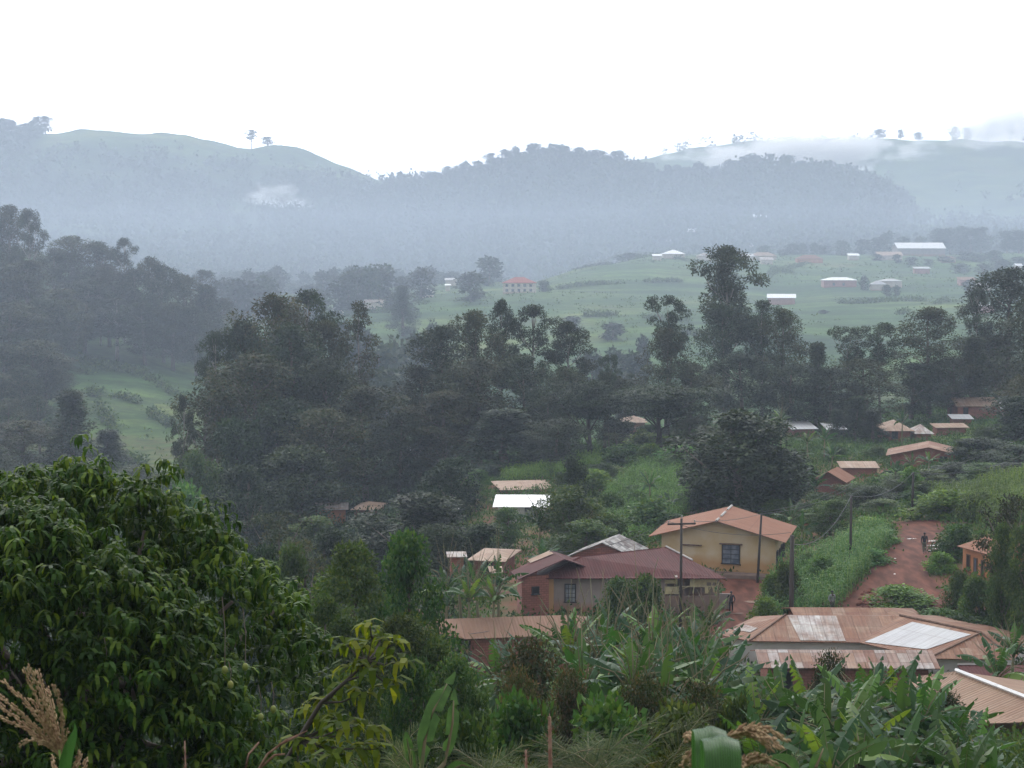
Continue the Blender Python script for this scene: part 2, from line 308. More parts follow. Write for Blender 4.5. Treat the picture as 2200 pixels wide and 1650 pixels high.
plain('red dirt', (.06, .022, .014), (.135, .052, .034), scale=.9, bump=.8, detail=10, rough=.85, spec=.12, stretch=(1.7, .45, 1))
plain('rough wood', (.10, .06, .045), (.17, .11, .08), scale=4, stretch=(1, 1, .1))
plain('dark creosote', (.035, .03, .028), (.06, .05, .045), scale=4, stretch=(1, 1, .1))
plain('dark opening', (.012, .011, .012))
plain('window glass', (.10, .12, .16), (.35, .37, .40), scale=1.2, rough=.15, spec=.7)
plain('blue glass', (.06, .08, .13), (.2, .22, .27), scale=1.5, rough=.15, spec=.7)
plain('dark frame', (.035, .035, .04))
plain('white paint', (.7, .7, .7), (.8, .8, .8))
plain('brown plaster', (.17, .12, .10), (.24, .17, .14), scale=1.5); plain('old yellow paint', (.55, .48, .28), (.35, .3, .2), scale=2)
plain('concrete', (.30, .28, .27), (.42, .40, .38), scale=1)
plain('pole wire', (.10, .10, .10))
plain('dark trunk', (.05, .04, .035))
wallmat('ochre plaster', (.56, .46, .32), (.50, .37, .2), (.44, .22, .075), zlow=1.4, stain=.7)
wallmat('grey plaster', (.30, .25, .23), (.22, .18, .17), (.34, .15, .09), zlow=.5, stain=.9)
wallmat('orange plaster', (.50, .22, .11), (.42, .17, .08), (.3, .1, .05), zlow=.3)
wallmat('red brick', (.30, .12, .09), (.22, .09, .07), (.2, .07, .05), zlow=.3, brick=True)
wallmat('cream plaster', (.6, .55, .47), (.5, .44, .38), (.3, .15, .1), zlow=.2)
wallmat('pink plaster', (.45, .26, .24), (.38, .22, .2), (.3, .15, .1), zlow=.2)
wallmat('white plaster', (.72, .72, .7), (.6, .6, .58), (.35, .3, .28), zlow=.9, stain=.8)
RU = (.40, .17, .09)
roofmat('rusty orange', [(.21, .105, .068), (.235, .12, .08), (.195, .095, .062)], sheet_w=2.4, sheet_l=3.2, streak=.12, rustamt=.6, rust=(.20, .085, .05), rough=.6)
roofmat('salmon', [(.21, .13, .092), (.23, .145, .105), (.20, .122, .085)], sheet_w=3.2, sheet_l=4, streak=.10, rustamt=.2, rough=.6)
roofmat('maroon', [(.070, .022, .022), (.088, .028, .026), (.076, .023, .024)], sheet_w=.85, sheet_l=2.4, streak=.2, rustamt=.3, rust=(.05, .025, .022), rough=.55)
roofmat('rust mix', [(.21, .115, .075), (.25, .15, .10), (.18, .10, .07), (.29, .21, .155)], sheet_w=.9, sheet_l=1.8, streak=.25, rustamt=.65, seed=1)
roofmat('patchwork', [(0.213, 0.123, 0.095), (0.337, 0.292, 0.264), (0.168, 0.095, 0.078), (0.309, 0.213, 0.157), (0.382, 0.359, 0.348), (0.235, 0.140, 0.106)], sheet_w=.62, sheet_l=1.1, streak=.3, rustamt=.5, seed=2)
roofmat('tan', [(0.306, 0.220, 0.159), (0.355, 0.269, 0.208), (0.281, 0.196, 0.141)], sheet_w=.8, sheet_l=4, streak=.28, rustamt=.35, seed=3)
roofmat('tan ribbed', [(0.242, 0.163, 0.111), (0.264, 0.179, 0.127), (0.227, 0.153, 0.105)], sheet_w=.25, sheet_l=3.5, streak=.2, rustamt=.3, seed=3)
roofmat('new zinc', [(0.400, 0.408, 0.424), (0.448, 0.456, 0.464), (0.368, 0.384, 0.400)], sheet_w=.8, sheet_l=3, streak=.12, rustamt=.1, rough=.35)
roofmat('bright zinc', [(0.779, 0.788, 0.798), (0.807, 0.807, 0.817), (0.760, 0.769, 0.779)], sheet_w=.8, sheet_l=3, streak=.06, rustamt=.02, rough=.35)
roofmat('old zinc', [(0.390, 0.375, 0.360), (0.465, 0.450, 0.427), (0.330, 0.285, 0.255), (0.495, 0.488, 0.480)], sheet_w=.75, sheet_l=1.5, streak=.35, rustamt=.6, seed=4)
roofmat('grey rags', [(0.375, 0.375, 0.360), (0.090, 0.083, 0.083), (0.450, 0.450, 0.435), (0.150, 0.150, 0.150)], sheet_w=.45, sheet_l=.5, streak=.6, rustamt=.3, seed=5)
roofmat('red tiles', [(0.252, 0.056, 0.035), (0.294, 0.070, 0.042)], sheet_w=.5, sheet_l=.5, streak=.1, rustamt=.2)
def groundmat():
    m, t = newmat('ground'); l = t.links.new
    g = N(t, 'ShaderNodeNewGeometry')
    def noise(sc, det=6, stretch=None, rough=.6):
        n = N(t, 'ShaderNodeTexNoise'); n.inputs['Scale'].default_value = sc; n.inputs['Detail'].default_value = det; n.inputs['Roughness'].default_value = rough
        if stretch:
            mp = N(t, 'ShaderNodeMapping'); mp.inputs['Scale'].default_value = stretch[0]; mp.inputs['Rotation'].default_value = (0, 0, stretch[1])
            l(g.outputs['Position'], mp.inputs[0]); l(mp.outputs[0], n.inputs['Vector'])
        else: l(g.outputs['Position'], n.inputs['Vector'])
        return n.outputs[0]
    r1 = ramp(t, [(.3, (.024, .052, .022)), (.5, (.042, .084, .030)), (.62, (.070, .105, .034)), (.72, (.085, .085, .045))]); l(noise(.012, 8), r1.inputs[0])
    r2 = ramp(t, [(.35, (.75, .75, .75)), (.65, (1.25, 1.25, 1.2))]); l(noise(.35, 8), r2.inputs[0])
    r3 = ramp(t, [(.38, (.62, .66, .62)), (.5, (1, 1, 1)), (.62, (1.3, 1.28, 1.15))]); l(noise(.05, 5, ((.25, 1.6, 1), .35)), r3.inputs[0])
    a = N(t, 'ShaderNodeMix', data_type='RGBA', blend_type='MULTIPLY'); a.inputs[0].default_value = 1; l(r1.outputs[0], a.inputs[6]); l(r2.outputs[0], a.inputs[7])
    b = N(t, 'ShaderNodeMix', data_type='RGBA', blend_type='MULTIPLY'); b.inputs[0].default_value = 1; l(a.outputs[2], b.inputs[6]); l(r3.outputs[0], b.inputs[7])
    vo = N(t, 'ShaderNodeTexVoronoi'); vo.inputs['Scale'].default_value = .018; mpv = N(t, 'ShaderNodeMapping'); mpv.inputs['Scale'].default_value = (1, 1.7, 0); mpv.inputs['Rotation'].default_value = (0, 0, .4)
    wn = N(t, 'ShaderNodeTexNoise'); wn.inputs['Scale'].default_value = .03; wa = N(t, 'ShaderNodeVectorMath', operation='SCALE'); wa.inputs['Scale'].default_value = 22; wb = N(t, 'ShaderNodeVectorMath', operation='ADD')
    l(g.outputs['Position'], wn.inputs['Vector']); l(wn.outputs['Color'], wa.inputs[0]); l(g.outputs['Position'], wb.inputs[0]); l(wa.outputs[0], wb.inputs[1]); l(wb.outputs[0], mpv.inputs[0]); l(mpv.outputs[0], vo.inputs['Vector'])
    sv = N(t, 'ShaderNodeSeparateColor'); l(vo.outputs['Color'], sv.inputs[0]); rv = ramp(t, [(.0, (.62, .72, .72)), (.35, (.95, 1.0, .9)), (.7, (1.25, 1.2, .95)), (.9, (1.5, 1.35, 1.0)), (1, (1.7, 1.2, 1.1))]); l(sv.outputs[0], rv.inputs[0])
    b2 = N(t, 'ShaderNodeMix', data_type='RGBA', blend_type='MULTIPLY'); b2.inputs[0].default_value = .75; l(b.outputs[2], b2.inputs[6]); l(rv.outputs[0], b2.inputs[7]); b = b2
    at_ = N(t, 'ShaderNodeAttribute'); at_.attribute_name = 'wood'
    w = N(t, 'ShaderNodeMix', data_type='RGBA'); w.inputs[7].default_value = (.02, .034, .02, 1); l(at_.outputs['Fac'], w.inputs[0]); l(b.outputs[2], w.inputs[6])
    ad = N(t, 'ShaderNodeAttribute'); ad.attribute_name = 'soil'
    sn = N(t, 'ShaderNodeMapRange'); sn.inputs[1].default_value = .35; sn.inputs[2].default_value = .6; l(noise(.25, 8), sn.inputs[0])
    sm = N(t, 'ShaderNodeMath', operation='MULTIPLY'); l(ad.outputs['Fac'], sm.inputs[0]); l(sn.outputs[0], sm.inputs[1])
    s = N(t, 'ShaderNodeMix', data_type='RGBA'); s.inputs[7].default_value = (.15, .062, .045, 1); l(sm.outputs[0], s.inputs[0]); l(w.outputs[2], s.inputs[6])
    p = N(t, 'ShaderNodeBsdfPrincipled'); p.inputs['Roughness'].default_value = .95; p.inputs['Specular IOR Level'].default_value = .1; l(s.outputs[2], p.inputs['Base Color'])
    o = N(t, 'ShaderNodeOutputMaterial'); l(p.outputs[0], o.inputs[0]); return m
# ---------------------------------------------------------------- ground sheet
def woodmask(x, y):
    """1 where the far slopes carry woodland"""
    px = 1100 + F * x / np.maximum(y, 12)
    n = fbm(x / 140, y / 140, 21)
    base = np.where(y > 1250, np.interp(px, [-500, 500, 800, 950, 1500, 1900, 1960, 2600], [.25, .35, .55, .95, .8, .9, .15, .1]), 0)
    base = np.where((y > 1250) & (y < 1650), .8, base)
    base = np.where((y > 2150), np.interp(px, [-500, 0, 60, 130, 820, 900, 1400, 2600], [.9, .8, .6, .02, .02, .1, .05, .05]), base)
    return np.clip((base - (1 - n * 1.05) * .9 + .35) * 3, 0, 1) * (base > .03)
s_ = np.concatenate([np.linspace(-.95, -.38, 30, endpoint=False), np.linspace(-.38, .38, 380), np.linspace(.38, .95, 30)[1:]])
GX, GY = np.meshgrid(s_, YG); GXX = GX * (GY + 34)
GZ = hgt(GXX.ravel(), GY.ravel()); nv, nu = GX.shape
GV = np.stack([GXX.ravel(), GY.ravel(), GZ], 1)
ii = (np.arange(nv - 1)[:, None] * nu + np.arange(nu - 1)[None, :]).ravel()
gme = mesh_np('ground', GV, np.stack([ii, ii + 1, ii + nu + 1, ii + nu], 1), groundmat(), True)
aw = gme.attributes.new('wood', 'FLOAT', 'POINT'); aw.data.foreach_set('value', woodmask(GV[:, 0], GV[:, 1]).astype(np.float32))
pxv = 1100 + F * GV[:, 0] / np.maximum(GV[:, 1], 12)
soil = np.where((GV[:, 1] > 95) & (GV[:, 1] < 240), .9, 0) * np.where(pxv > 900, 1, .3)
soil = np.maximum(soil, np.where((GV[:, 1] > 330) & (GV[:, 1] < 400) & (pxv < 420), .25, 0))
asl = gme.attributes.new('soil', 'FLOAT', 'POINT'); asl.data.foreach_set('value', soil.astype(np.float32))
tag(link(bpy.data.objects.new('ground', gme)), kind='structure')
def drape(name, mat, px0, px1, Y0, Y1, inside, off=.05, st=.45):
    """a sheet lying on the ground over the cells whose centre passes inside(x, y)"""
    P = [at(px0, 900, Y0)[0], at(px1, 900, Y0)[0], at(px0, 900, Y1)[0], at(px1, 900, Y1)[0]]
    xs = np.arange(min(P), max(P), st); ys = np.arange(Y0, Y1, st)
    X, Yy = np.meshgrid(xs, ys); n1, n2 = X.shape
    # read the height from the ground sheet's own triangles so that nothing pokes through
    fr = np.clip(np.searchsorted(YG, Yy.ravel()) - 1, 0, nv - 2); tf = (Yy.ravel() - YG[fr]) / (YG[fr + 1] - YG[fr])
    def row(k):
        w = YG[k] + 34; s = X.ravel() / (Yy.ravel() + 34)
        return hgt(s * w, YG[k])
    z = row(fr) * (1 - tf) + row(fr + 1) * tf
    Z = z.reshape(X.shape) + off
    idx = (np.arange(n1 - 1)[:, None] * n2 + np.arange(n2 - 1)[None, :]).ravel()
    cx = (X[:-1, :-1] + st / 2).ravel(); cy = (Yy[:-1, :-1] + st / 2).ravel()
    k = idx[inside(cx, cy)]
    V = np.stack([X.ravel(), Yy.ravel(), Z.ravel()], 1); Fq = np.stack([k, k + 1, k + n2 + 1, k + n2], 1)
    u, inv = np.unique(Fq, return_inverse=True)
    return link(bpy.data.objects.new(name, mesh_np(name, V[u], inv.reshape(Fq.shape), mat, True)))
def inpoly(poly):
    P = np.array([at(px, 900, Y)[:2] * (1, 1) for px, Y in poly])
    def f(x, y):
        x = np.asarray(x); y = np.asarray(y)
        x = x + (fbm(x * .7, y * .7, 31) - .47) * 1.3; y = y + (fbm(x * .7, y * .7, 37) - .47) * 1.3
        c = np.zeros(x.shape, bool); j = len(P) - 1
        for i in range(len(P)):
            xi, yi = P[i]; xj, yj = P[j]
            with np.errstate(divide='ignore', invalid='ignore'):
                c ^= ((yi > y) != (yj > y)) & (x < (xj - xi) * (y - yi) / (yj - yi) + xi)
            j = i
        return c
    return f
ROAD = [(1830, 113), (1800, 119), (1850, 124), (1885, 130), (1925, 138), (1940, 146), (1925, 152), (2045, 152), (2040, 146), (2018, 138), (2010, 130), (2010, 126), (2030, 121), (2090, 117), (2070, 113), (1990, 115), (1900, 112)]
YARD = [(1540, 110), (1520, 121), (1560, 128), (1555, 134), (1660, 134), (1645, 127), (1630, 119), (1700, 112), (1640, 108)]
LANE = [(1655, 134), (1690, 136), (1780, 141), (1785, 146), (1690, 141), (1650, 137)]
in_road, in_yard, in_lane = inpoly(ROAD), inpoly(YARD), inpoly(LANE)
tag(drape('road', MATS['red dirt'], 1780, 2110, 111, 154, in_road), kind='structure')
tag(drape('yard', MATS['red dirt'], 1480, 1720, 107, 136, in_yard, .06), kind='structure')
tag(drape('path', MATS['red dirt'], 1640, 1800, 132, 147, in_lane, .075), kind='structure')
# ---------------------------------------------------------------- haze
hm, t = newmat('haze'); pv = N(t, 'ShaderNodeVolumePrincipled'); pv.inputs['Color'].default_value = c4(HAZE_COL)
pv.inputs['Density'].default_value = HAZE; pv.inputs['Anisotropy'].default_value = .25
o = N(t, 'ShaderNodeOutputMaterial'); t.links.new(pv.outputs[0], o.inputs['Volume'])
hm2, t = newmat('mist'); pv = N(t, 'ShaderNodeVolumePrincipled'); pv.inputs['Color'].default_value = c4(HAZE_COL); pv.inputs['Density'].default_value = MIST
pv.inputs['Anisotropy'].default_value = .25; o = N(t, 'ShaderNodeOutputMaterial'); t.links.new(pv.outputs[0], o.inputs['Volume'])
mb2 = MB(); mb2.box((0, 1310, -4), (4400, 1980, 112)); tag(mb2.build('mist', hm2), kind='stuff')
hb = MB(); hb.box((0, 1780, 70), (7200, 3700, 320)); h_ = hb.build('haze', hm); tag(h_, kind='stuff')
def cloud(name, label, c, dim, dens, sc, thr, seed=0):
    """a bank of drifting mist: a closed lumpy body whose thickness varies inside"""
    m, t = newmat(name); l = t.links.new; tc = N(t, 'ShaderNodeTexCoord'); g = N(t, 'ShaderNodeNewGeometry')
    nz = N(t, 'ShaderNodeTexNoise'); nz.inputs['Scale'].default_value = sc; nz.inputs['Detail'].default_value = 4; nz.inputs['Roughness'].default_value = .6
    mp = N(t, 'ShaderNodeMapping'); mp.inputs['Location'].default_value = (seed * 31.7, 0, 0); mp.inputs['Scale'].default_value = (1, .6, 2.0); l(tc.outputs['Object'], mp.inputs[0]); l(mp.outputs[0], nz.inputs['Vector'])
    ln = N(t, 'ShaderNodeVectorMath', operation='LENGTH'); dv = N(t, 'ShaderNodeVectorMath', operation='DIVIDE'); dv.inputs[1].default_value = tuple(d / 2 for d in dim); l(tc.outputs['Object'], dv.inputs[0]); l(dv.outputs[0], ln.inputs[0])
    fo = N(t, 'ShaderNodeMapRange'); fo.inputs[1].default_value = 1; fo.inputs[2].default_value = .35; fo.inputs[3].default_value = -.35; fo.inputs[4].default_value = .12; l(ln.outputs['Value'], fo.inputs[0])
    ad = N(t, 'ShaderNodeMath', operation='ADD'); l(nz.outputs[0], ad.inputs[0]); l(fo.outputs[0], ad.inputs[1])
    mr = N(t, 'ShaderNodeMapRange'); mr.inputs[1].default_value = thr; mr.inputs[2].default_value = thr + .3; mr.inputs[4].default_value = dens; l(ad.outputs[0], mr.inputs[0])
    pv = N(t, 'ShaderNodeVolumePrincipled'); pv.inputs['Color'].default_value = (1, 1, 1, 1); pv.inputs['Anisotropy'].default_value = .3; l(mr.outputs[0], pv.inputs['Density'])
    o = N(t, 'ShaderNodeOutputMaterial'); l(pv.outputs[0], o.inputs['Volume'])
    import bmesh
    bm = bmesh.new(); bmesh.ops.create_icosphere(bm, subdivisions=3, radius=1)
    for v_ in bm.verts: v_.co = Vector((v_.co.x * dim[0] / 2, v_.co.y * dim[1] / 2, v_.co.z * dim[2] / 2))
    me = bpy.data.meshes.new(name); bm.to_mesh(me); bm.free(); me.materials.append(m); o_ = link(bpy.data.objects.new(name, me)); o_.location = tuple(c); m.cycles.volume_step_rate = 1.0
    return tag(o_, label, 'mist', kind='stuff')
def cloud_px(name, label, px0, px1, py0, py1, Y, depth, dens, sc, thr, seed=0):
    a, b_ = at(px0, py1, Y), at(px1, py0, Y); return cloud(name, label, (a + b_) / 2, (b_[0] - a[0], depth, b_[2] - a[2]), dens, sc, thr, seed)
cloud_px('mist_bank', 'white low cloud veiling the saddle of the right-hand ridge', 1290, 2130, 255, 405, 2380, 300, .05, .015, .46, 1)
cloud_px('mist_bank', 'thin cloud hiding the top of the right end of the ridge', 1850, 2600, 190, 350, 2560, 260, .035, .014, .46, 2)
cloud_px('mist_wisp', 'small bright wisp of smoke or mist on the left mountain slope', 470, 720, 360, 500, 1900, 150, .03, .045, .52, 3)
cloud_px('mist_wisp', 'faint mist over the upper left ridge corner', -300, 60, 225, 300, 2250, 200, .03, .02, .45, 5)
# ---------------------------------------------------------------- houses
def roof_mesh(name, faces, mat, th=.06):
    V = []; Fs = []; UV = []
    for f in faces:
        P = [np.array(p, float) for p in f]; n = np.zeros(3)
        for i in range(len(P)): n += np.cross(P[i], P[(i + 1) % len(P)])
        n /= np.linalg.norm(n)
        if n[2] < 0: P.reverse(); n = -n
        e = np.cross((0, 0, 1.0), n); e = e / np.linalg.norm(e) if np.linalg.norm(e) > 1e-4 else np.array([1.0, 0, 0]); d = np.cross(n, e)
        o_ = P[0]; k = len(P); b = len(V)
        V += P + [p - n * th for p in P]
        uv = [((p - o_) @ e, (p - o_) @ d) for p in P]
        Fs.append(tuple(range(b, b + k))); UV += uv
        Fs.append(tuple(range(b + 2 * k - 1, b + k - 1, -1))); UV += uv[::-1]
        for i in range(k):
            j = (i + 1) % k; Fs.append((b + j, b + i, b + k + i, b + k + j)); UV += [uv[j], uv[i], uv[i], uv[j]]
    me = bpy.data.meshes.new(name); me.from_pydata([tuple(p) for p in V], [], Fs); me.materials.append(mat)
    ul = me.uv_layers.new(name='UVMap'); ul.data.foreach_set('uv', np.array(UV, np.float32).ravel()); me.update(); return me
def wall_mesh(name, loops, mat, zg):
    """loops: list of 3D polygons (outer faces); UV = metres along, metres above zg"""
    V = []; Fs = []; UV = []
    for f in loops:
        P = [np.array(p, float) for p in f]; b = len(V); V += P; Fs.append(tuple(range(b, b + len(P))))
        d = P[1] - P[0]; d[2] = 0; d /= np.linalg.norm(d) + 1e-9
        UV += [((p - P[0]) @ d, p[2] - zg) for p in P]
    me = bpy.data.meshes.new(name); me.from_pydata([tuple(p) for p in V], [], Fs); me.materials.append(mat)
    ul = me.uv_layers.new(name='UVMap'); ul.data.foreach_set('uv', np.array(UV, np.float32).ravel()); me.update(); return me
def opening(parent, p0, p1, s, z0, w, h, kind='window', frame='dark frame', pane='window glass', bars=(2, 3)):
    """a window or door on the wall running from p0 to p1 (outside on the right hand of travel)"""
    p0 = np.array(p0, float); p1 = np.array(p1, float); d = p1 - p0; d[2] = 0; Lw = np.linalg.norm(d); d /= Lw
    n = np.array([d[1], -d[0], 0]); c = p0 + d * (s * Lw); c[2] = z0 + h / 2; A = (d, n, np.array([0, 0, 1.0]))
    b = MB(); t_ = .08
    b.box(c + n * .03 - d * (w / 2), (t_, .12, h + t_), A); b.box(c + n * .03 + d * (w / 2), (t_, .12, h + t_), A)
    b.box(c + n * .03 + A[2] * (h / 2), (w - t_, .12, t_), A)
    if kind == 'window': b.box(c + n * .06 - A[2] * (h / 2), (w + .2, .2, t_ - .01), A)
    w_o = b.build(kind if kind == 'window' else 'door', MATS[frame], parent)
    b = MB(); b.box(c + n * .01, (w - t_, .04, h - .02), A)
    b.build('pane' if kind == 'window' else 'door_leaf', MATS[pane], w_o)
    if kind == 'window' and bars:
        b = MB()
        for i in range(1, bars[0]): b.box(c + n * .05 + d * (w * (i / bars[0] - .5)), (.04, .03, h - .1), A)
        for i in range(1, bars[1]): b.box(c + n * .053 + A[2] * (h * (i / bars[1] - .5)), (w - .1, .03, .04), A)
        b.build('bars', MATS[frame], w_o)
    return w_o
def house(name, label, O, ux, uy, Wd, Dp, ze, rise, typ, wm, rm, over=.6, zg=None, wins=(), th=.06, cat='house', group=None, hipf=1.0, cap=None):
    O = np.array(O, float); ux = np.array([ux[0], ux[1], 0.]); ux /= np.linalg.norm(ux); uy = np.array([uy[0], uy[1], 0.]); uy /= np.linalg.norm(uy)
    def P(a, b, z): q = O + ux * a + uy * b; q[2] = z; return q
    cs = [P(0, 0, 0), P(Wd, 0, 0), P(Wd, Dp, 0), P(0, Dp, 0)]
    gs = [gz(c[0], c[1]) for c in cs]; g0 = min(gs) - .4
    zg = zg if zg is not None else max(gs[:2])
    root = empty(name, P(Wd / 2, Dp / 2, zg), label, cat, group); zr = ze + rise; rl = root.location.copy()
    o = over; zi = None
    if typ == 'gable_w':
        fc = [[P(0, 0, ze), P(Wd, 0, ze), P(Wd, Dp / 2, zr), P(0, Dp / 2, zr)], [P(Wd, Dp, ze), P(0, Dp, ze), P(0, Dp / 2, zr), P(Wd, Dp / 2, zr)]]
        zi = ze + rise * o / (Dp / 2) - th; rg = [P(0, Dp / 2, zr), P(Wd, Dp / 2, zr)]
        wl = [[P(o, o, g0), P(Wd - o, o, g0), P(Wd - o, o, zi), P(o, o, zi)], [P(Wd - o, Dp - o, g0), P(o, Dp - o, g0), P(o, Dp - o, zi), P(Wd - o, Dp - o, zi)],
              [P(Wd - o, o, g0), P(Wd - o, Dp - o, g0), P(Wd - o, Dp - o, zi), P(Wd - o, Dp / 2, zr - th), P(Wd - o, o, zi)],
              [P(o, Dp - o, g0), P(o, o, g0), P(o, o, zi), P(o, Dp / 2, zr - th), P(o, Dp - o, zi)]]
    elif typ == 'gable_d':
        fc = [[P(0, Dp, ze), P(0, 0, ze), P(Wd / 2, 0, zr), P(Wd / 2, Dp, zr)], [P(Wd, 0, ze), P(Wd, Dp, ze), P(Wd / 2, Dp, zr), P(Wd / 2, 0, zr)]]
        zi = ze + rise * o / (Wd / 2) - th; rg = [P(Wd / 2, 0, zr), P(Wd / 2, Dp, zr)]
        wl = [[P(o, o, g0), P(Wd - o, o, g0), P(Wd - o, o, zi), P(Wd / 2, o, zr - th), P(o, o, zi)], [P(Wd - o, Dp - o, g0), P(o, Dp - o, g0), P(o, Dp - o, zi), P(Wd / 2, Dp - o, zr - th), P(Wd - o, Dp - o, zi)],
              [P(Wd - o, o, g0), P(Wd - o, Dp - o, g0), P(Wd - o, Dp - o, zi), P(Wd - o, o, zi)], [P(o, Dp - o, g0), P(o, o, g0), P(o, o, zi), P(o, Dp - o, zi)]]
    elif typ == 'hip':
        h_ = Dp / 2 * hipf
        if Wd < 2 * h_ + .1: h_ = Wd / 2 - .05
        a, b = P(h_, Dp / 2, zr), P(Wd - h_, Dp / 2, zr); rg = [a, b]
        fc = [[P(0, 0, ze), P(Wd, 0, ze), b, a], [P(Wd, Dp, ze), P(0, Dp, ze), a, b], [P(Wd, 0, ze), P(Wd, Dp, ze), b], [P(0, Dp, ze), P(0, 0, ze), a]]
        zi = ze + .02
        wl = [[P(o, o, g0), P(Wd - o, o, g0), P(Wd - o, o, zi), P(o, o, zi)], [P(Wd - o, Dp - o, g0), P(o, Dp - o, g0), P(o, Dp - o, zi), P(Wd - o, Dp - o, zi)],
              [P(Wd - o, o, g0), P(Wd - o, Dp - o, g0), P(Wd - o, Dp - o, zi), P(Wd - o, o, zi)], [P(o, Dp - o, g0), P(o, o, g0), P(o, o, zi), P(o, Dp - o, zi)]]
    else:                                                         # mono: low in front, high behind
        fc = [[P(0, 0, ze), P(Wd, 0, ze), P(Wd, Dp, zr), P(0, Dp, zr)]]; rg = None
        z1 = ze + rise * o / Dp - th; z2 = ze + rise * (Dp - o) / Dp - th; zi = z1
        wl = [[P(o, o, g0), P(Wd - o, o, g0), P(Wd - o, o, z1), P(o, o, z1)], [P(Wd - o, Dp - o, g0), P(o, Dp - o, g0), P(o, Dp - o, z2), P(Wd - o, Dp - o, z2)],
              [P(Wd - o, o, g0), P(Wd - o, Dp - o, g0), P(Wd - o, Dp - o, z2), P(Wd - o, o, z1)], [P(o, Dp - o, g0), P(o, o, g0), P(o, o, z1), P(o, Dp - o, z2)]]
    def put(me, nm, par=root):
        ob = link(bpy.data.objects.new(nm, me), par); me.transform(Matrix.Translation(-rl)); return ob
    put(wall_mesh('wall', wl, MATS[wm], zg), 'wall')
    rf = put(roof_mesh('roof', fc, MATS[rm], th), 'roof')
    if cap and rg is not None:
        b = MB(); b.tube([rg[0] + (0, 0, .03), rg[1] + (0, 0, .03)], .13, 5); put(b.mesh('ridge_cap', MATS[cap]), 'ridge_cap', rf)
    sides = {'f': (P(o, o, 0), P(Wd - o, o, 0)), 'r': (P(Wd - o, o, 0), P(Wd - o, Dp - o, 0)), 'b': (P(Wd - o, Dp - o, 0), P(o, Dp - o, 0)), 'l': (P(o, Dp - o, 0), P(o, o, 0))}
    for w in wins:
        sd_, s, z0, ww, hh = w[:5]; kw = w[5] if len(w) > 5 else {}; z0 = min(z0, ze - zg - hh - .2) if typ != 'gable_d' and z0 < 2.5 else z0
        a, b = sides[sd_]; ob = opening(root, a - np.array(rl), b - np.array(rl), s, zg + z0 - rl.z, ww, hh, **kw)
    root['ze'] = 0; del root['ze']
    root.hide_render = False
    return root, P
def fit(fl, fr, back, z, side='r'):
    """rectangle on the plane at height z from three eave corners seen in the photograph"""
    a, b, c = pz(*fl, z), pz(*fr, z), pz(*back, z)
    ux = (b - a)[:2]; Wd = np.linalg.norm(ux); ux = ux / Wd; uy = np.array([-ux[1], ux[0]])
    Dp = (c - (b if side == 'r' else a))[:2] @ uy
    return a, ux, uy, Wd, Dp
def far_house(label, x0, x1, pye, pyr, Y, depth, typ='gable_w', wm='cream plaster', rm='new zinc', rot=0, over=.5, name='house', wins=(), **kw):
    """house whose front eave runs from column x0 to x1 at distance Y; the ridge shows at row pyr"""
    if Y > 600 and Y < 1100:                                      # stand it where the hillside really is at its foot
        Y2 = hit((x0 + x1) / 2, pye + (4.6 if 'two-storey' in label else 3.1) * F / Y, Y - 160, Y + 130); Y = Y2 if Y - 150 < Y2 < Y + 120 else Y
    a, b = at(x0, pye, Y), at(x1, pye, Y); ux = np.array([math.cos(R(rot)), math.sin(R(rot))]); Wd = (b - a)[0] / max(.3, math.cos(R(rot)))
    zr = PY(pyr) * (Y + depth / 2); a[1] -= 0
    return house(name, label, a, ux, (-ux[1], ux[0]), Wd, depth, a[2], max(.15, zr - a[2]) if typ != 'mono' else PY(pyr) * (Y + depth) - a[2], typ, wm, rm, over, wins=wins, **kw)
def hit(px, py, Y0=30, Y1=3200):
    """distance at which the ray through a pixel meets the ground"""
    d = ray(px, py); d = d / d[1]; ys = np.concatenate([np.arange(Y0, 400, 1.0), np.arange(max(400, Y0), Y1, 4.0)])
    h = hgt(d[0] * ys, ys); k = np.nonzero(h > d[2] * ys)[0]
    return float(ys[k[0]]) if len(k) else Y1
# ---------------------------------------------------------------- the village
# ochre house: gable end towards us
ze = -23.1; O, ux, uy, Wd, Dp = fit((1393, 1152), (1688, 1166), (1725, 1131), ze)
ochre, OP = house('house', 'large ochre plastered house with rusty orange gable roof beside the red dirt yard', O, ux, uy, Wd, Dp, ze, 1.55, 'gable_d', 'ochre plaster', 'rusty orange', over=.95, 
    zg=-26.3, group='houses of the village', wins=[('f', .615, 1.05, 1.45, 1.6, dict(bars=(2, 4), pane='blue glass')), ('r', .16, .1, .8, 2.0, dict(kind='door', pane='dark opening')),
    ('r', .42, .9, .7, 1.1, dict(pane='dark opening')), ('r', .62, .1, .9, 2.0, dict(kind='door', pane='dark opening')), ('r', .85, .9, .7, 1.1, dict(pane='dark opening'))])
rl = np.array(ochre.location)
b = MB(); a0, a1 = OP(Wd / 2, -.02, ze + 1.58) - rl, OP(Wd / 2, Dp, ze + 1.58) - rl
for k in range(7):
    if k in (1, 4): continue
    b = MB(); b.tube([a0 + (a1 - a0) * k / 7, a0 + (a1 - a0) * (k + 1.0) / 7], .1, 5); b.build('ridge_cap', MATS['concrete'], ochre)
b = MB(); q = OP(.3, .1, -26.15) - rl; q2 = OP(Wd - .3, .1, -26.15) - rl; d = (q2 - q); Lq = np.linalg.norm(d); d /= Lq
b.box((q + q2) / 2, (Lq, 1.3, .5), (d, np.array([d[1] * -1, d[0], 0]) * 1.0 if False else np.array([-d[1], d[0], 0]), np.array([0, 0, 1.])))
b.build('plinth', MATS['brown plaster'], ochre)
b = MB()                                                          # concrete lintels over the openings of the gable wall
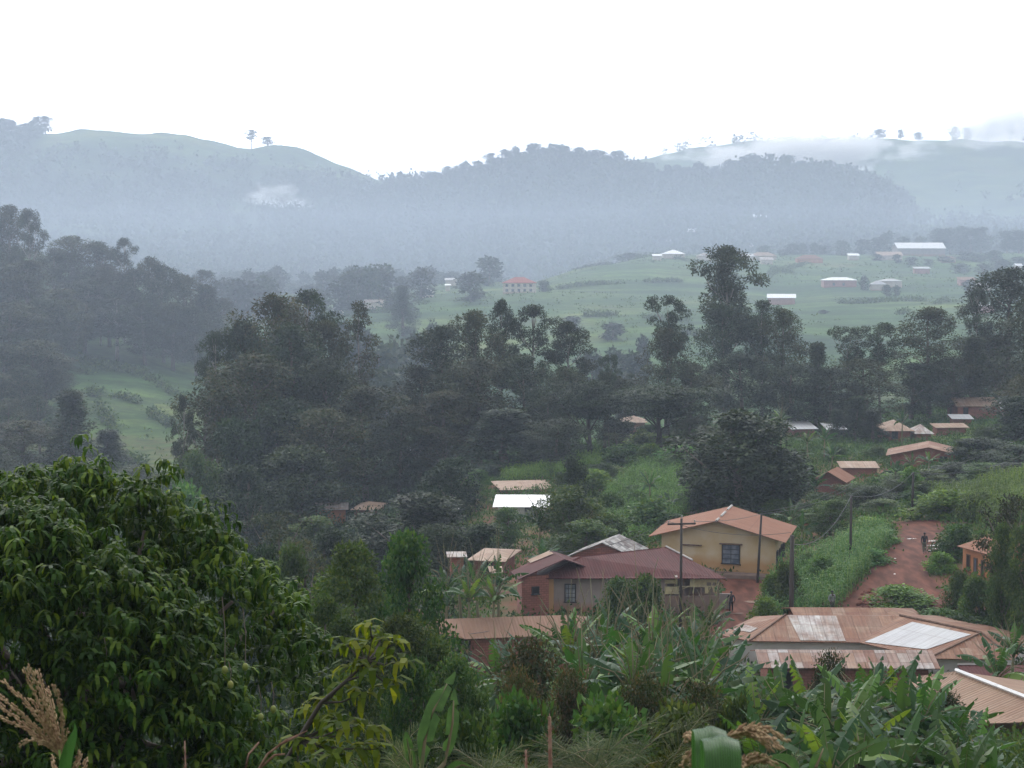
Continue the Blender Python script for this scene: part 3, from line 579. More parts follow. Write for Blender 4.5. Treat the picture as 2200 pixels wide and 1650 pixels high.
for s, z, w in ((.615, 2.72, 1.9), (.27, 2.48, 1.7)):
    p = OP(.95 + (Wd - 1.9) * s, .87, -26.3 + z) - rl; b = MB(); b.box(p, (w, .3, .09), (ux.tolist() + [0], uy.tolist() + [0], (0, 0, 1))); b.build('lintel', MATS['rough wood'], ochre)
pass
# maroon hip-roofed house in front of it
ze = -23.45; z1 = -22.35
el, er = pz(1153, 1242.5, ze), pz(1561, 1242.5, ze); rA = pz(1246, 1195, z1); rB = pz(1431, 1175, z1 + .05)
bl = np.array([el[0] + .2, rA[1] + (rA[1] - el[1]), ze]); br = np.array([rB[0] + 1.3, rB[1] + 2.2, ze]); bm = np.array([rB[0] - 4, rA[1] + 3.2, ze])
mar = empty('house', ((el[0] + er[0]) / 2, el[1] + 3, -26.1), 'long maroon hip-roofed house with one barred window behind the banana grove', 'house', 'houses of the village'); rl = np.array(mar.location)
def put(me, nm, par, rl=rl): o_ = link(bpy.data.objects.new(nm, me), par); me.transform(Matrix.Translation(tuple(-rl))); return o_
put(roof_mesh('roof', [[el, er, rB, rA], [er, br, rB], [bl, el, rA], [br, bm, rA, rB], [bm, bl, rA]], MATS['maroon']), 'roof', mar)
wl0, wr0 = el + (.55, .6, 0), er + (-.5, .6, 0)
def lp(a, b, zb, zt): return [(a[0], a[1], zb), (b[0], b[1], zb), (b[0], b[1], zt), (a[0], a[1], zt)]
wbr, wbl = br + (-.5, -.6, 0), bl + (.5, -.6, 0); seg = wr0 - wl0
cut = wl0 + seg * .70; cutb = cut + (0, 2.4, 0); wrb = wr0 + (0, 2.4, 0)     # open veranda at the right end
put(wall_mesh('wall', [lp(wl0, cut, -26.9, ze + .05), lp(cut, cutb, -26.9, ze + .05), lp(cutb, wrb, -26.9, ze + .05), lp(wrb, wbr, -26.9, ze + .05), lp(wbr, wbl, -26.9, ze + .05), lp(wbl, wl0, -26.9, ze + .05)], MATS['grey plaster'], -26.1), 'wall', mar)
opening(mar, wl0 - rl, cut - rl, .215, -25.35 - rl[2], .78, 1.35, bars=(3, 4), pane='window glass')
b = MB(); b.box(wl0 - rl + (.35, -.06, -1.35), (.75, .14, 2.9)); b.build('pilaster', MATS['ochre plaster'], mar)
b = MB()
for s in (.70, .80, .90, 1.0):
    p = wl0 + seg * s - rl; b.box(p + (0, .05, -1.5), (.12, .12, 3.1))
b.box(wl0 + seg * .85 - rl + (0, .05, -2.2), (seg[0] * .3, .14, 1.5)); b.build('veranda_wall', MATS['brown plaster'], mar)
b = MB(); rnd = random.Random(4)                                  # broken yellow veranda railing under the eave
for (s0, s1, z, h) in ((.69, .765, -.35, .28), (.835, .93, -.42, .5), (.69, .77, -1.0, .55), (.77, .98, -.72, .08), (.93, .99, -.25, .3), (.92, .94, -1.0, .45), (.965, .975, -.9, .5)):
    p = wl0 + seg * ((s0 + s1) / 2) - rl; b.box(p + (0, -.08 - rnd.random() * .03, z), (seg[0] * (s1 - s0), .04, h))
for (s, s2, z, z2) in ((.77, .83, -1.0, -.7), (.85, .86, -1.2, -.7), (.94, .965, -1.1, -.4), (.97, .955, -1.1, -.4), (.985, 1.0, -1.2, -.3)):
    b.tube([wl0 + seg * s - rl + (0, -.14, z), wl0 + seg * s2 - rl + (0, -.14, z2)], .03, 4)
b.build('broken_railing', MATS['old yellow paint'], mar)
b = MB(); p0, p1 = rB - rl, er - rl; b.tube([p0 + (0, 0, .05), p0 * .55 + p1 * .45 + (0, 0, .05)], .08, 5); b.build('ridge_cap', MATS['concrete'], mar)
def patch(par, rl, quad, mat):
    me = roof_mesh('roof_patch', [quad], MATS[mat], .015); me.transform(Matrix.Translation(tuple(np.array([0, 0, .035]) - rl))); o_ = link(bpy.data.objects.new('roof_patch', me), par); return o_
def onpl(A, B, C):                                                # pixel -> point on the roof plane through A, B, C
    n = np.cross(B - A, C - A)
    def f(px, py): d = ray(px, py); return d * ((A @ n) / (d @ n))
    return f
f_ = onpl(el, er, rB); patch(mar, rl, [f_(1272, 1216), f_(1281, 1216), f_(1283, 1230), f_(1273, 1230)], 'tan')
patch(mar, rl, [f_(1443, 1218), f_(1447, 1218), f_(1456, 1240), f_(1451, 1241)], 'old zinc')
# its left wing
zw = -23.3; a, b_, c_, d_ = pz(1097, 1228, zw), pz(1114, 1244, zw), pz(1213, 1201, zw + 1.25), pz(1186, 1183, zw + 1.15)
wing = empty('annex', ((a[0] + c_[0]) / 2, a[1] + 1, -26.3), 'maroon roofed brick annex with one pale roof sheet, left of the long maroon house', 'house', 'houses of the village'); rl = np.array(wing.location)
put(roof_mesh('roof', [[a, b_, c_, d_], [c_ + (2.2, 2.0, -1.1), d_ + (1.5, 3.5, -1.1), d_, c_]], MATS['maroon']), 'roof', wing, rl)
f_ = onpl(a, b_, c_); patch(wing, rl, [f_(1133, 1204), f_(1140, 1210), f_(1189, 1190), f_(1181, 1183.5)], 'tan')
w0, w1 = a + (.5, .3, 0), b_ + (.25, .5, 0); w2 = w1 + (2.0, .6, 0); w3 = w2 + (0, 3, 0); w4 = w0 + (1, 3, 0)
put(wall_mesh('wall', [lp(w0, w1, -27, zw), lp(w1, w2, -27, zw + .1), lp(w2, w3, -27, zw + .2), lp(w3, w4, -27, zw), lp(w4, w0, -27, zw)], MATS['red brick'], -26.3), 'wall', wing, rl)
opening(wing, w1 - rl, w2 - rl, .5, -24.6 - rl[2], .5, .55, pane='dark opening', bars=None)
# salmon roof at the left of the grove
ze = -23.3; O, ux, uy, Wd, Dp = fit((1018, 1371), (1193, 1365), (1232, 1322), ze + .0)
A_, B_ = pz(925, 1345, ze), pz(1260, 1325, ze + .75)
q = [pz(1000, 1373, ze), pz(1240, 1363, ze), pz(1262, 1325, ze + .7), pz(1232, 1321, ze + .75), pz(930, 1331, ze + .75), pz(905, 1352, ze + .2)]
sal = empty('house', (q[0][0] + 3, q[0][1] + 2, -26), 'low house with a broad plain salmon roof left of the banana grove', 'house', 'houses of the village'); rl = np.array(sal.location)
mid = [q[0], q[1], q[3], q[4]]
put(roof_mesh('roof', [[q[0], q[1], q[3], q[4]], [q[1], q[2], q[3]], [q[5], q[0], q[4]], [q[3], q[4], q[4] + (0, 3.2, -.7), q[3] + (0, 3.2, -.7)]], MATS['salmon']), 'roof', sal, rl)
w0, w1 = q[0] + (.3, .6, 0), q[1] + (-.5, .6, 0); w2, w3 = w1 + (0, 4.5, 0), w0 + (0, 4.5, 0)
put(wall_mesh('wall', [lp(w0, w1, -27.2, ze - .04), lp(w1, w2, -27.2, ze - .04), lp(w2, w3, -27.2, ze - .04), lp(w3, w0, -27.2, ze - .04)], MATS['red brick'], -25.9), 'wall', sal, rl)
# big L-shaped roof at the right
ze, zr = -24.6, -23.7; T = {k: pz(*k_, z) for k, k_, z in (('fl', (1611, 1377), ze), ('bl', (1541, 1363), ze), ('v', (1847, 1380), ze), ('v2', (1996, 1414.5), ze), ('wr', (2178, 1417), ze),
     ('ra', (1688, 1321), zr), ('rb', (1933, 1323), zr), ('rw', (2108, 1360), zr))}
T['wl'] = T['v2']; T['br'] = T['wr'] + (3.2, 6.0, 0); T['bb'] = T['rb'] + (4.3, 4.2, zr * 0 - .9); T['bl2'] = T['ra'] + (-1.5, 3.6, -.9)
big = empty('house', (T['ra'] + T['rb']) / 2 * (1, 1, 0) + (0, 0, -27), 'wide L-shaped house under a patchwork of rusty and bright zinc sheets beside the dirt junction', 'house', 'houses of the village'); rl = np.array(big.location)
put(roof_mesh('roof', [[T['fl'], T['v'], T['rb'], T['ra']], [T['bl'], T['fl'], T['ra']], [T['v'], T['v2'], T['rw'], T['rb']], [T['v2'], T['wr'], T['rw']], [T['wr'], T['br'], T['rw']],
     [T['rb'], T['rw'], T['br'], T['bb']], [T['ra'], T['rb'], T['bb'], T['bl2']], [T['bl2'], T['bl'], T['ra']]], MATS['rust mix']), 'roof', big, rl)
f_ = onpl(T['fl'], T['v'], T['ra']); patch(big, rl, [f_(1720, 1376.5), f_(1817, 1378), f_(1796, 1324), f_(1692, 1322.5)], 'old zinc')
g_ = onpl(T['v'], T['v2'], T['rb']); patch(big, rl, [g_(1858, 1380), g_(1990, 1396), g_(2086, 1364), g_(1960, 1337)], 'new zinc')
h2 = onpl(T['bl'], T['fl'], T['ra']); patch(big, rl, [h2(1574, 1354), h2(1612, 1359), h2(1628, 1350), h2(1602, 1343)], 'old zinc')
k2 = onpl(T['v2'], T['wr'], T['rw']); patch(big, rl, [k2(2076, 1414), k2(2094, 1414.5), k2(2082, 1393), k2(2062, 1394)], 'tan')
for s in ('fl', 'v2', 'wr'): b = MB(); b.tube([T['rw' if s != 'fl' else 'ra'] - rl + (0, 0, .05), T[s] - rl + (0, 0, .05)], .06, 5); b.build('ridge_cap', MATS['rough wood'], big)
b = MB(); b.tube([T['rb'] - rl + (0, 0, .05), T['rw'] - rl + (0, 0, .05)], .08, 5); b.build('ridge_cap', MATS['rough wood'], big)
wp = [T['fl'] + (.6, .7, 0), T['v'] + (.2, .7, 0), T['v2'] + (.7, .9, 0), T['wr'] + (-.6, .8, 0), T['br'] + (-.8, -.5, 0), T['bb'] + (-.3, -.8, 0), T['bl2'] + (.6, -.8, 0), T['bl'] + (.8, 0, 0)]
put(wall_mesh('wall', [lp(wp[i], wp[(i + 1) % 8], -28, ze - .03) for i in range(8)], MATS['white plaster'], -26.6), 'wall', big, rl)
# back roof behind the ridge
a, b_, c_, d_, e_ = pz(1690, 1313, -24.1), pz(1697, 1304.5, -23.75), pz(1894, 1305.5, -23.75), pz(1986, 1330, -24.3), pz(1930, 1328, -24.3)
bk = empty('house', ((b_[0] + c_[0]) / 2, b_[1] + 1, -26.5), 'narrow rusty roofed house just behind the L-shaped patchwork roof', 'house', 'houses of the village'); rl = np.array(bk.location)
a2 = b_ + (.1, -3.0, -.75); e2 = c_ + (1.0, -3.0, -.75)
put(roof_mesh('roof', [[a2, e2, c_, b_], [e2, d_ + (.6, -.2, -.3), c_], [c_, b_, b_ + (0, 3.5, -.8), c_ + (3, 3.5, -.8)], [d_ + (.6, -.2, -.3), c_ + (3, 3.5, -.8), c_]], MATS['rust mix']), 'roof', bk, rl)
ws = [a2 + (.5, .5, 0), e2 + (-.2, .5, 0), c_ + (2.2, 2.8, -.8), b_ + (.4, 2.8, -.8)]
put(wall_mesh('wall', [lp(ws[i], ws[(i + 1) % 4], -28, a2[2] - .05) for i in range(4)], MATS['red brick'], -26.5), 'wall', bk, rl)
# long shed in front
ze = -23.1; O, ux, uy, Wd, Dp = fit((1632, 1434.6), (2021, 1436.5), (1990, 1398), ze)
fl_, fr_ = pz(1632, 1434.6, ze), pz(2021, 1436.5, ze); ux = (fr_ - fl_)[:2]; Wd = np.linalg.norm(ux); ux /= Wd; uy = np.array([-ux[1], ux[0]])
house('shed', 'long low shed with patchwork roof of rusty and whitish sheets before the L-shaped house', fl_, ux, uy, Wd, 4.2, ze, .55, 'gable_w', 'red brick', 'patchwork', over=.55, zg=-25.4, group='houses of the village',
      wins=[('f', .1, .1, .9, 1.8, dict(kind='door', pane='dark opening')), ('f', .35, .9, .8, .7, dict(pane='dark opening', bars=None))])
# lower right house, ridge running towards us
zr = -19.5; ze = -20.45; ra, rb_ = pz(2054, 1442, zr), pz(2330, 1540, zr) ; la, lb = pz(1939, 1457, ze), pz(2079, 1556, ze)
rb_ = ra + (3.1, -8.2, 0); lb = la + (lb - la) * 1.0; ra2, rb2 = ra + (4.6, 1.6, -1.0), rb_ + (4.6, 1.6, -1.0)
lr = empty('house', (ra[0] + 1, ra[1] - 3, -22.6), 'house with a broad light brown ribbed roof and white ridge capping at the right edge', 'house', 'houses of the village'); rl = np.array(lr.location)
put(roof_mesh('roof', [[la, lb, rb_, ra], [ra, rb_, rb2, ra2]], MATS['tan ribbed']), 'roof', lr, rl)
b = MB(); b.tube([ra - rl + (0, 0, .06), rb_ - rl + (0, 0, .06)], .1, 5); b.build('ridge_cap', MATS['white paint'], lr)
ws = [la + (.6, -.4, 0), lb + (.5, .7, 0), rb2 + (-.4, .7, -.1), ra2 + (-.4, -.5, -.1)]
put(wall_mesh('wall', [[(*ws[0][:2], -24), (*ws[1][:2], -24), (*ws[1][:2], ze + .08), (*ws[0][:2], ze + .08)], [(*ws[1][:2], -24), (*ws[2][:2], -24), (*ws[2][:2], ze - .1), (rb_[0], rb_[1] + .7, zr - .1), (*ws[1][:2], ze + .08)],
    lp(ws[2], ws[3], -24, ze - .1), lp(ws[3], ws[0], -24, ze - .1)], MATS['orange plaster'], -22.4), 'wall', lr, rl)
p = pz(2104, 1572, -20.9); pr = p + (4.5, -.5, 0)
porch = link(bpy.data.objects.new('porch_roof', roof_mesh('porch_roof', [[p, pr, pr + (0, 1.1, .35), p + (-.25, 1.1, .35)]], MATS['new zinc'])), lr); porch.data.transform(Matrix.Translation(tuple(-rl)))
b = MB(); b.box((p + pr) / 2 - rl + (0, 1.1, .3), (4.6, .05, .16)); b.build('blue_fascia', plain('blue paint', (.03, .08, .35)), lr)
# dark maroon roof between them
a, b_, c_, d_ = pz(2057, 1429, -22.5), pz(2172, 1429, -22.5), pz(2290, 1466, -23), pz(2070, 1446, -23)
mr = empty('shed', (a[0] + 2, a[1] - 1, -25), 'shed with flat dark maroon roof just behind the ribbed brown roof', 'shed', 'houses of the village'); rl = np.array(mr.location)
c2, d2 = b_ + (1.5, -3, -.5), a + (.2, -3, -.5)
put(roof_mesh('roof', [[d2, c2, b_ + (1, 0, 0), a]], MATS['maroon']), 'roof', mr, rl)
b = MB(); b.tube([a - rl + (0, 0, .04), b_ - rl + (0, 0, .04)], .06, 5); b.build('ridge_cap', MATS['concrete'], mr)
ws = [d2 + (.4, .4, 0), c2 + (-.4, .4, 0), b_ + (.5, -.3, -.1), a + (.4, -.3, -.1)]
put(wall_mesh('wall', [lp(ws[i], ws[(i + 1) % 4], -27, -23.08) for i in range(4)], MATS['red brick'], -25.5), 'wall', mr, rl)
# mottled old roof behind the maroon one
G = dict(group='houses of the village')
ze = -24.3; A0, A1 = pz(1215, 1196, ze), pz(1362, 1197, ze); ap = pz(1293, 1165.5, ze + 1.25); bk_ = pz(1330, 1147, ze + 1.25); rbk = pz(1394, 1178, ze); lbk = A0 + (rbk - A1)
mo = empty('house', (ap[0], ap[1] + 2, -26.8), 'dark gabled house with torn grey-white mottled roof behind the long maroon roof', 'house', 'houses of the village'); rl = np.array(mo.location)
put(roof_mesh('roof', [[A1, rbk, bk_, ap], [lbk, A0, ap, bk_]], MATS['grey rags']), 'roof', mo, rl)
ws = [A0 + (.5, .4, 0), A1 + (-.5, .4, 0), rbk + (-.5, -.4, 0), lbk + (.5, -.4, 0)]
put(wall_mesh('wall', [[(*ws[0][:2], -28), (*ws[1][:2], -28), (*ws[1][:2], ze), (ap[0], ap[1] + .4, ze + 1.15), (*ws[0][:2], ze)], lp(ws[1], ws[2], -28, ze), lp(ws[2], ws[3], -28, ze), lp(ws[3], ws[0], -28, ze)], MATS['red brick'], -26.8), 'wall', mo, rl)
# tan roofed house left of the bananas
far_house('small house with streaky tan roof half hidden by bananas, left of the maroon annex', 1002, 1085, 1203, 1184, 138, 6, 'hip', 'red brick', 'tan', rot=-14, over=.5, wins=[('f', .5, .9, .9, 1, dict(pane='dark opening'))], **G)
far_house('tiny lean-to with a ragged whitish roof strip, left of the streaky tan roof', 961, 1004, 1197, 1190, 136, 1.6, 'mono', 'red brick', 'old zinc', rot=6, over=.3, name='shed', group='sheds of the village')
far_house('low tan shed roof peeping over banana leaves beside the maroon annex', 1052, 1082, 1230, 1222, 128, 2, 'mono', 'red brick', 'tan', rot=5, over=.3, name='shed', group='sheds of the village')
# middle distance, left and centre
far_house('tan roofed brick house directly behind the white roofed house', 1075, 1196, 1053, 1035, 212, 9, 'hip', 'red brick', 'tan', rot=9, over=.6, hipf=.9, **G)
far_house('white plastered house with a bright white zinc roof below the tan roofed brick house', 1058, 1180, 1089, 1065, 186, 8.5, 'mono', 'white plaster', 'bright zinc', rot=-2, over=.6, wins=[('f', .7, 1.1, 1.2, 1, {})], **G)
far_house('low brick house with tan roof at the left, behind dark bushes', 752, 812, 1095, 1079, 232, 7, 'hip', 'red brick', 'tan', rot=-8, over=.5, **G)
far_house('long pale roof wing running left from the low brick house', 645, 748, 1096, 1083, 233, 4, 'mono', 'orange plaster', 'old zinc', rot=5, over=.5, **G)
far_house('small shed with a shining zinc roof among the trees left of the white roofed house', 958, 1002, 1094, 1081, 206, 3.5, 'mono', 'white plaster', 'bright zinc', rot=0, over=.3, name='shed', group='sheds of the village')
far_house('pale pink roofed house glimpsed under the flat-topped trees', 1336, 1392, 908, 893, 300, 7, 'hip', 'pink plaster', 'tan', over=.5, **G)
far_house('scrap of white roof glimpsed between the two big tree clumps', 864, 902, 967, 958, 330, 5, 'mono', 'red brick', 'bright zinc', over=.4, rot=8, **G)
# middle distance, right
far_house('white zinc roofed house in two steps behind the banana leaves', 1700, 1760, 922, 903, 272, 7, 'mono', 'red brick', 'bright zinc', rot=6, over=.5, **G)
far_house('white zinc roof partly hidden by trees, right of the stepped white roof', 1776, 1822, 923, 909, 270, 6, 'mono', 'red brick', 'bright zinc', rot=0, over=.5, **G)
far_house('brick house with a tan hipped roof behind a small banana plant', 1902, 1966, 926, 902, 258, 9, 'hip', 'red brick', 'tan', rot=0, over=.6, hipf=.9, wins=[('f', .3, .8, .9, 1.1, dict(pane='dark opening'))], **G)
far_house('grey-blue lean-to roof on the right of the tan hipped roof', 1966, 2008, 932, 912, 257, 6, 'hip', 'red brick', 'old zinc', rot=0, over=.4, **G)
far_house('long low shed with a thin brown roof line beside the dark tree', 2010, 2085, 919, 910, 262, 3, 'mono', 'red brick', 'tan', rot=4, over=.4, name='shed', group='sheds of the village')
far_house('tall brick house with cream roof, topmost of the right-hand village roofs', 2054, 2150, 873, 853, 285, 8, 'gable_w', 'red brick', 'tan', rot=0, over=.5, wins=[('f', .2, .6, .8, 1.2, dict(kind='door', pane='dark opening'))], **G)
far_house('small pale lilac zinc roof just below the tall brick house', 2045, 2092, 900, 890, 276, 5, 'mono', 'red brick', 'new zinc', rot=-6, over=.4, **G)
far_house('white roof glinting through the leaves of the dark tree at the right edge', 2150, 2240, 878, 858, 290, 7, 'gable_w', 'red brick', 'bright zinc', rot=0, over=.5, **G)
ze = -25.7; O = at(1903, 981, 213.5); O[2] = ze; ux = np.array([math.cos(R(-15)), math.sin(R(-15))])
house('house', 'brick house with brown gable roof, left slope edged white, gable end facing us', O, ux, (-ux[1], ux[0]), 10.9, 8, ze, 1.25, 'gable_d', 'red brick', 'rust mix', over=.6, zg=-27.6, wins=[('f', .7, .9, .9, 1, dict(pane='dark opening'))], **G)
far_house('small shed with a pale oblong roof left of the brown gabled brick house', 1806, 1890, 1005, 992, 206, 3.2, 'mono', 'red brick', 'tan', rot=-2, over=.3, name='shed', group='sheds of the village')
far_house('brick house with small maroon-red roof beside the very dark tree', 1738, 1812, 1033, 1007, 186, 5, 'gable_d', 'red brick', 'rusty orange', rot=-24, over=.5, **G)
# orange house at the right edge
ze = -22.3; O, ux, uy, Wd, Dp = fit((2056, 1173), (2124, 1191), (2222, 1156), ze)
a, b_, c_, d_ = pz(2056, 1173, ze), pz(2124, 1191.5, ze - .05), pz(2118, 1153, ze + .55), pz(2230, 1170, ze + .5)
oh = empty('house', (a[0] + 2.5, a[1] + 1, -25.1), 'small orange plastered house with narrow openings, half hidden by the right-edge tree', 'house', 'houses of the village'); rl = np.array(oh.location)
far_ = a + (d_ - b_)
put(roof_mesh('roof', [[a, b_, d_ * .999, c_ + (0, 0, 0)]], MATS['rusty orange']), 'roof', oh, rl)
w0, w1, w2, w3 = a + (.55, .25, 0), b_ + (.05, .55, 0), d_ + (-.6, .2, 0), c_ + (.2, -.4, 0)
put(wall_mesh('wall', [lp(w0, w1, -26.2, ze - .08), lp(w1, w2, -26.2, ze - .08), lp(w2, w3, -26.2, ze - .05), lp(w3, w0, -26.2, ze - .05)], MATS['orange plaster'], -25), 'wall', oh, rl)
for s, w, h, z in ((.25, .38, 1.2, .9), (.55, .38, 1.5, .5), (.85, .35, 1.3, .7)): opening(oh, w0 - rl, w1 - rl, s, -25 + z - rl[2], w, h, pane='blue glass' if s == .55 else 'dark opening', bars=None, frame='rough wood')
for s in (.15, .55): opening(oh, w1 - rl, w2 - rl, s, -24.6 - rl[2], .5, 1.3, pane='dark opening', bars=None, frame='rough wood')
# ---------------------------------------------------------------- far hill houses
HG = dict(group='far houses on the green hill')
for (lab, x0, x1, pe, pr, Y, dp, ty, wm, rm, rot, wn) in [
 ('wide two-storey cream house with red roof at the foot of the green hill', 1078, 1154, 608, 595, 735, 12, 'hip', 'cream plaster', 'red tiles', 0, [('f', s_, z, 1.1, 1.1, {}) for s_ in (.12, .3, .48, .66, .84) for z in (.5, 2.7)]),
 ('long school-like hall with a big cream zinc roof on top of the hill', 1928, 2034, 533.5, 521.5, 1060, 16, 'gable_w', 'grey plaster', 'bright zinc', 2, ()),
 ('pink walled house with broad low white roof standing alone on the hillside', 1769, 1843, 602, 595.5, 760, 9, 'hip', 'pink plaster', 'bright zinc', 0, [('f', .3, .8, 1, 1.2, {}), ('f', .6, .8, 1, 1.2, {})]),
 ('white hipped roof of the right-hand one of the two neighbouring hillside houses', 1890, 1941, 604, 598.5, 770, 8, 'hip', 'cream plaster', 'new zinc', 0, ()),
 ('small pale green roofed house just left of the white hipped roof on the hillside', 1872, 1906, 611, 602.5, 755, 6, 'hip', 'cream plaster', 'new zinc', 0, ()),
 ('barn-like house with bright white roof and mauve walls low on the hillside', 1648, 1709, 640, 631, 690, 9, 'gable_w', 'pink plaster', 'bright zinc', -8, ()),
 ('white hip-roofed house on the crest of the hill, farthest left', 1423, 1474, 545.5, 537, 1010, 12, 'hip', 'cream plaster', 'bright zinc', 0, ()),
 ('low white roof wing left of the white hip-roofed house on the crest', 1402, 1423, 549.5, 546, 1000, 6, 'mono', 'cream plaster', 'bright zinc', 0, ()),
 ('whitish roofed house left of the tall lone tree on the crest', 1498, 1531, 549.5, 543, 1005, 9, 'hip', 'cream plaster', 'old zinc', 0, ()),
 ('long brown roofed house right of the tall lone tree on the crest', 1612, 1670, 549.5, 542, 1015, 9, 'hip', 'cream plaster', 'tan', 0, ()),
 ('pale low roof touching the left end of the long brown roof on the crest', 1594, 1622, 550.5, 545, 1000, 7, 'mono', 'cream plaster', 'new zinc', 0, ()),
 ('small whitish roof below the long brown roof on the crest', 1634, 1663, 558, 552.5, 985, 6, 'mono', 'cream plaster', 'old zinc', 0, ()),
 ('orange roofed house on the crest behind small trees', 1712, 1770, 556, 548, 1000, 9, 'hip', 'orange plaster', 'rusty orange', 0, ()),
 ('tiny white roof right of the orange roofed house', 1823, 1848, 549, 544.5, 1030, 6, 'mono', 'cream plaster', 'bright zinc', 0, ()),
 ('long cream roof in front of the trees left of the big hall', 1885, 1940, 549, 541, 1030, 8, 'mono', 'cream plaster', 'tan', -4, ()),
 ('pale orange roof right of and below the big hall', 2022, 2056, 555, 549.5, 1010, 7, 'hip', 'cream plaster', 'salmon', 0, ()),
 ('thin pink-white roof below the big hall', 1964, 2000, 577, 573, 900, 5, 'mono', 'pink plaster', 'new zinc', 0, ()),
 ('white roofed house against the very tall right-edge tree', 2098, 2140, 657, 650.5, 640, 7, 'hip', 'pink plaster', 'bright zinc', 0, ()),
 ('white roofed house just under the red roof near the right edge', 2082, 2132, 612, 606.5, 760, 7, 'hip', 'cream plaster', 'bright zinc', 0, ()),
 ('faded red roofed house near the right edge of the hill', 2062, 2100, 602, 595, 790, 7, 'mono', 'pink plaster', 'salmon', 0, ()),
 ('tiny bright roof at the far right on the hill', 2182, 2198, 571, 566, 930, 6, 'gable_w', 'cream plaster', 'bright zinc', 0, ()),
 ('white roofed pink house in the misty trees left of the hill', 810, 841, 631, 626, 690, 7, 'gable_w', 'pink plaster', 'bright zinc', 0, ()),
 ('long low pale roof below the white roofed pink house in the misty trees', 780, 824, 650, 643, 680, 6, 'mono', 'cream plaster', 'old zinc', 0, ()),
 ('low whitish roof at the edge of the small green field', 712, 740, 664, 660.5, 690, 5, 'mono', 'cream plaster', 'new zinc', 0, ()),
 ('bright white roof in the misty trees between the two clumps of houses', 905, 932, 626, 619, 730, 7, 'hip', 'cream plaster', 'bright zinc', 0, ()),
 ('pale roofed house in the misty trees, left of the red roofed house', 955, 982, 602, 597, 840, 7, 'gable_w', 'cream plaster', 'new zinc', 0, ()),
 ('very small white roof directly below the pale roofed house in the mist', 955, 968, 613, 610, 800, 5, 'mono', 'cream plaster', 'bright zinc', 0, ()),
 ]:
    far_house(lab, x0, x1, pe, pr, Y, dp, ty, wm, rm, rot, over=.5, wins=wn, th=.12, **HG)
for (lab, x0, x1, pe, pr, Y) in [('misty tall building with a flat pale top, highest of the far village', 1619, 1648, 465, 461, 1640), ('whitish roof under the misty tall building', 1612, 1632, 492, 487, 1600),
  ('faint long roof far off in the mist above the crest houses', 1473, 1502, 494.5, 491.5, 1600), ('faint white roof above the lone tree, lower of two', 1606, 1620, 526.5, 523.5, 1400),
  ('faint white roof above the lone tree, upper of two', 1606, 1619, 514.5, 512, 1450), ('tiny white roof in the mist right of the lone tree', 1760, 1768, 526, 523.5, 1380),
  ('faint roof speck in the mist above the leftmost crest house', 1428, 1442, 516, 513.5, 1450), ('faint roof in the mist right of the faint long roof', 1540, 1555, 488, 485, 1620)]:
    Y = hit((x0 + x1) / 2, pe + 5, 1120); far_house(lab, x0, x1, pe, pr, Y, 8, 'mono', 'cream plaster', 'bright zinc', 0, over=.3, th=.2, group='faint houses in the mist')
# ---------------------------------------------------------------- vegetation builders
def unit(a): return a / (np.linalg.norm(a, axis=1, keepdims=True) + 1e-9)
def rhomb(P, D, Nn, Ls, Ws):
    """one diamond-shaped leaf (or leaf spray) per row"""
    Sd = unit(np.cross(D, Nn)); Ls = Ls[:, None]; Ws = Ws[:, None]; m = P + D * Ls * .45
    V = np.stack([P, m + Sd * Ws * .5, P + D * Ls, m - Sd * Ws * .5], 1).reshape(-1, 3)
    return V, np.arange(len(P) * 4).reshape(-1, 4)
def spray(rg, C, Rr, n, Lf, Wf, droop=.3, flat=.8, shell=.35):
    """n leaves in each puff (centre C, radius Rr)"""
    k = np.repeat(np.arange(len(C)), n if np.isscalar(n) else np.asarray(n)); m = len(k)
    u = unit(rg.normal(size=(m, 3))); r = Rr[k] * (shell + (1 - shell) * rg.random(m) ** .6) * rg.uniform(.8, 1.12, m)
    P = C[k] + u * r[:, None] * np.array([1, 1, flat])
    D = unit(rg.normal(size=(m, 3)) * .7 + u * .7 + np.array([0, 0, -droop])); Nn = unit(rg.normal(size=(m, 3)) * .6 + u * .4 + np.array([0, 0, .6]))
    return rhomb(P, D, Nn, Lf * rg.uniform(.6, 1.3, m), Wf * rg.uniform(.6, 1.3, m))
PROF = {'dome': ([0, .15, .45, .75, .9, 1], [.5, .85, 1, .85, .6, .15]), 'open': ([0, .3, .6, .85, 1], [.35, .75, 1, .8, .25]),
        'cone': ([0, .15, .5, .8, 1], [.8, 1, .7, .4, .08]), 'column': ([0, .3, .7, 1], [.7, 1, .9, .3]), 'ball': ([0, .2, .5, .8, 1], [.55, .9, 1, .8, .3]),
        'flat': ([0, .5, .8, 1], [.3, .8, 1, .7]), 'bush': ([0, .3, .6, 1], [1, 1, .8, .3])}
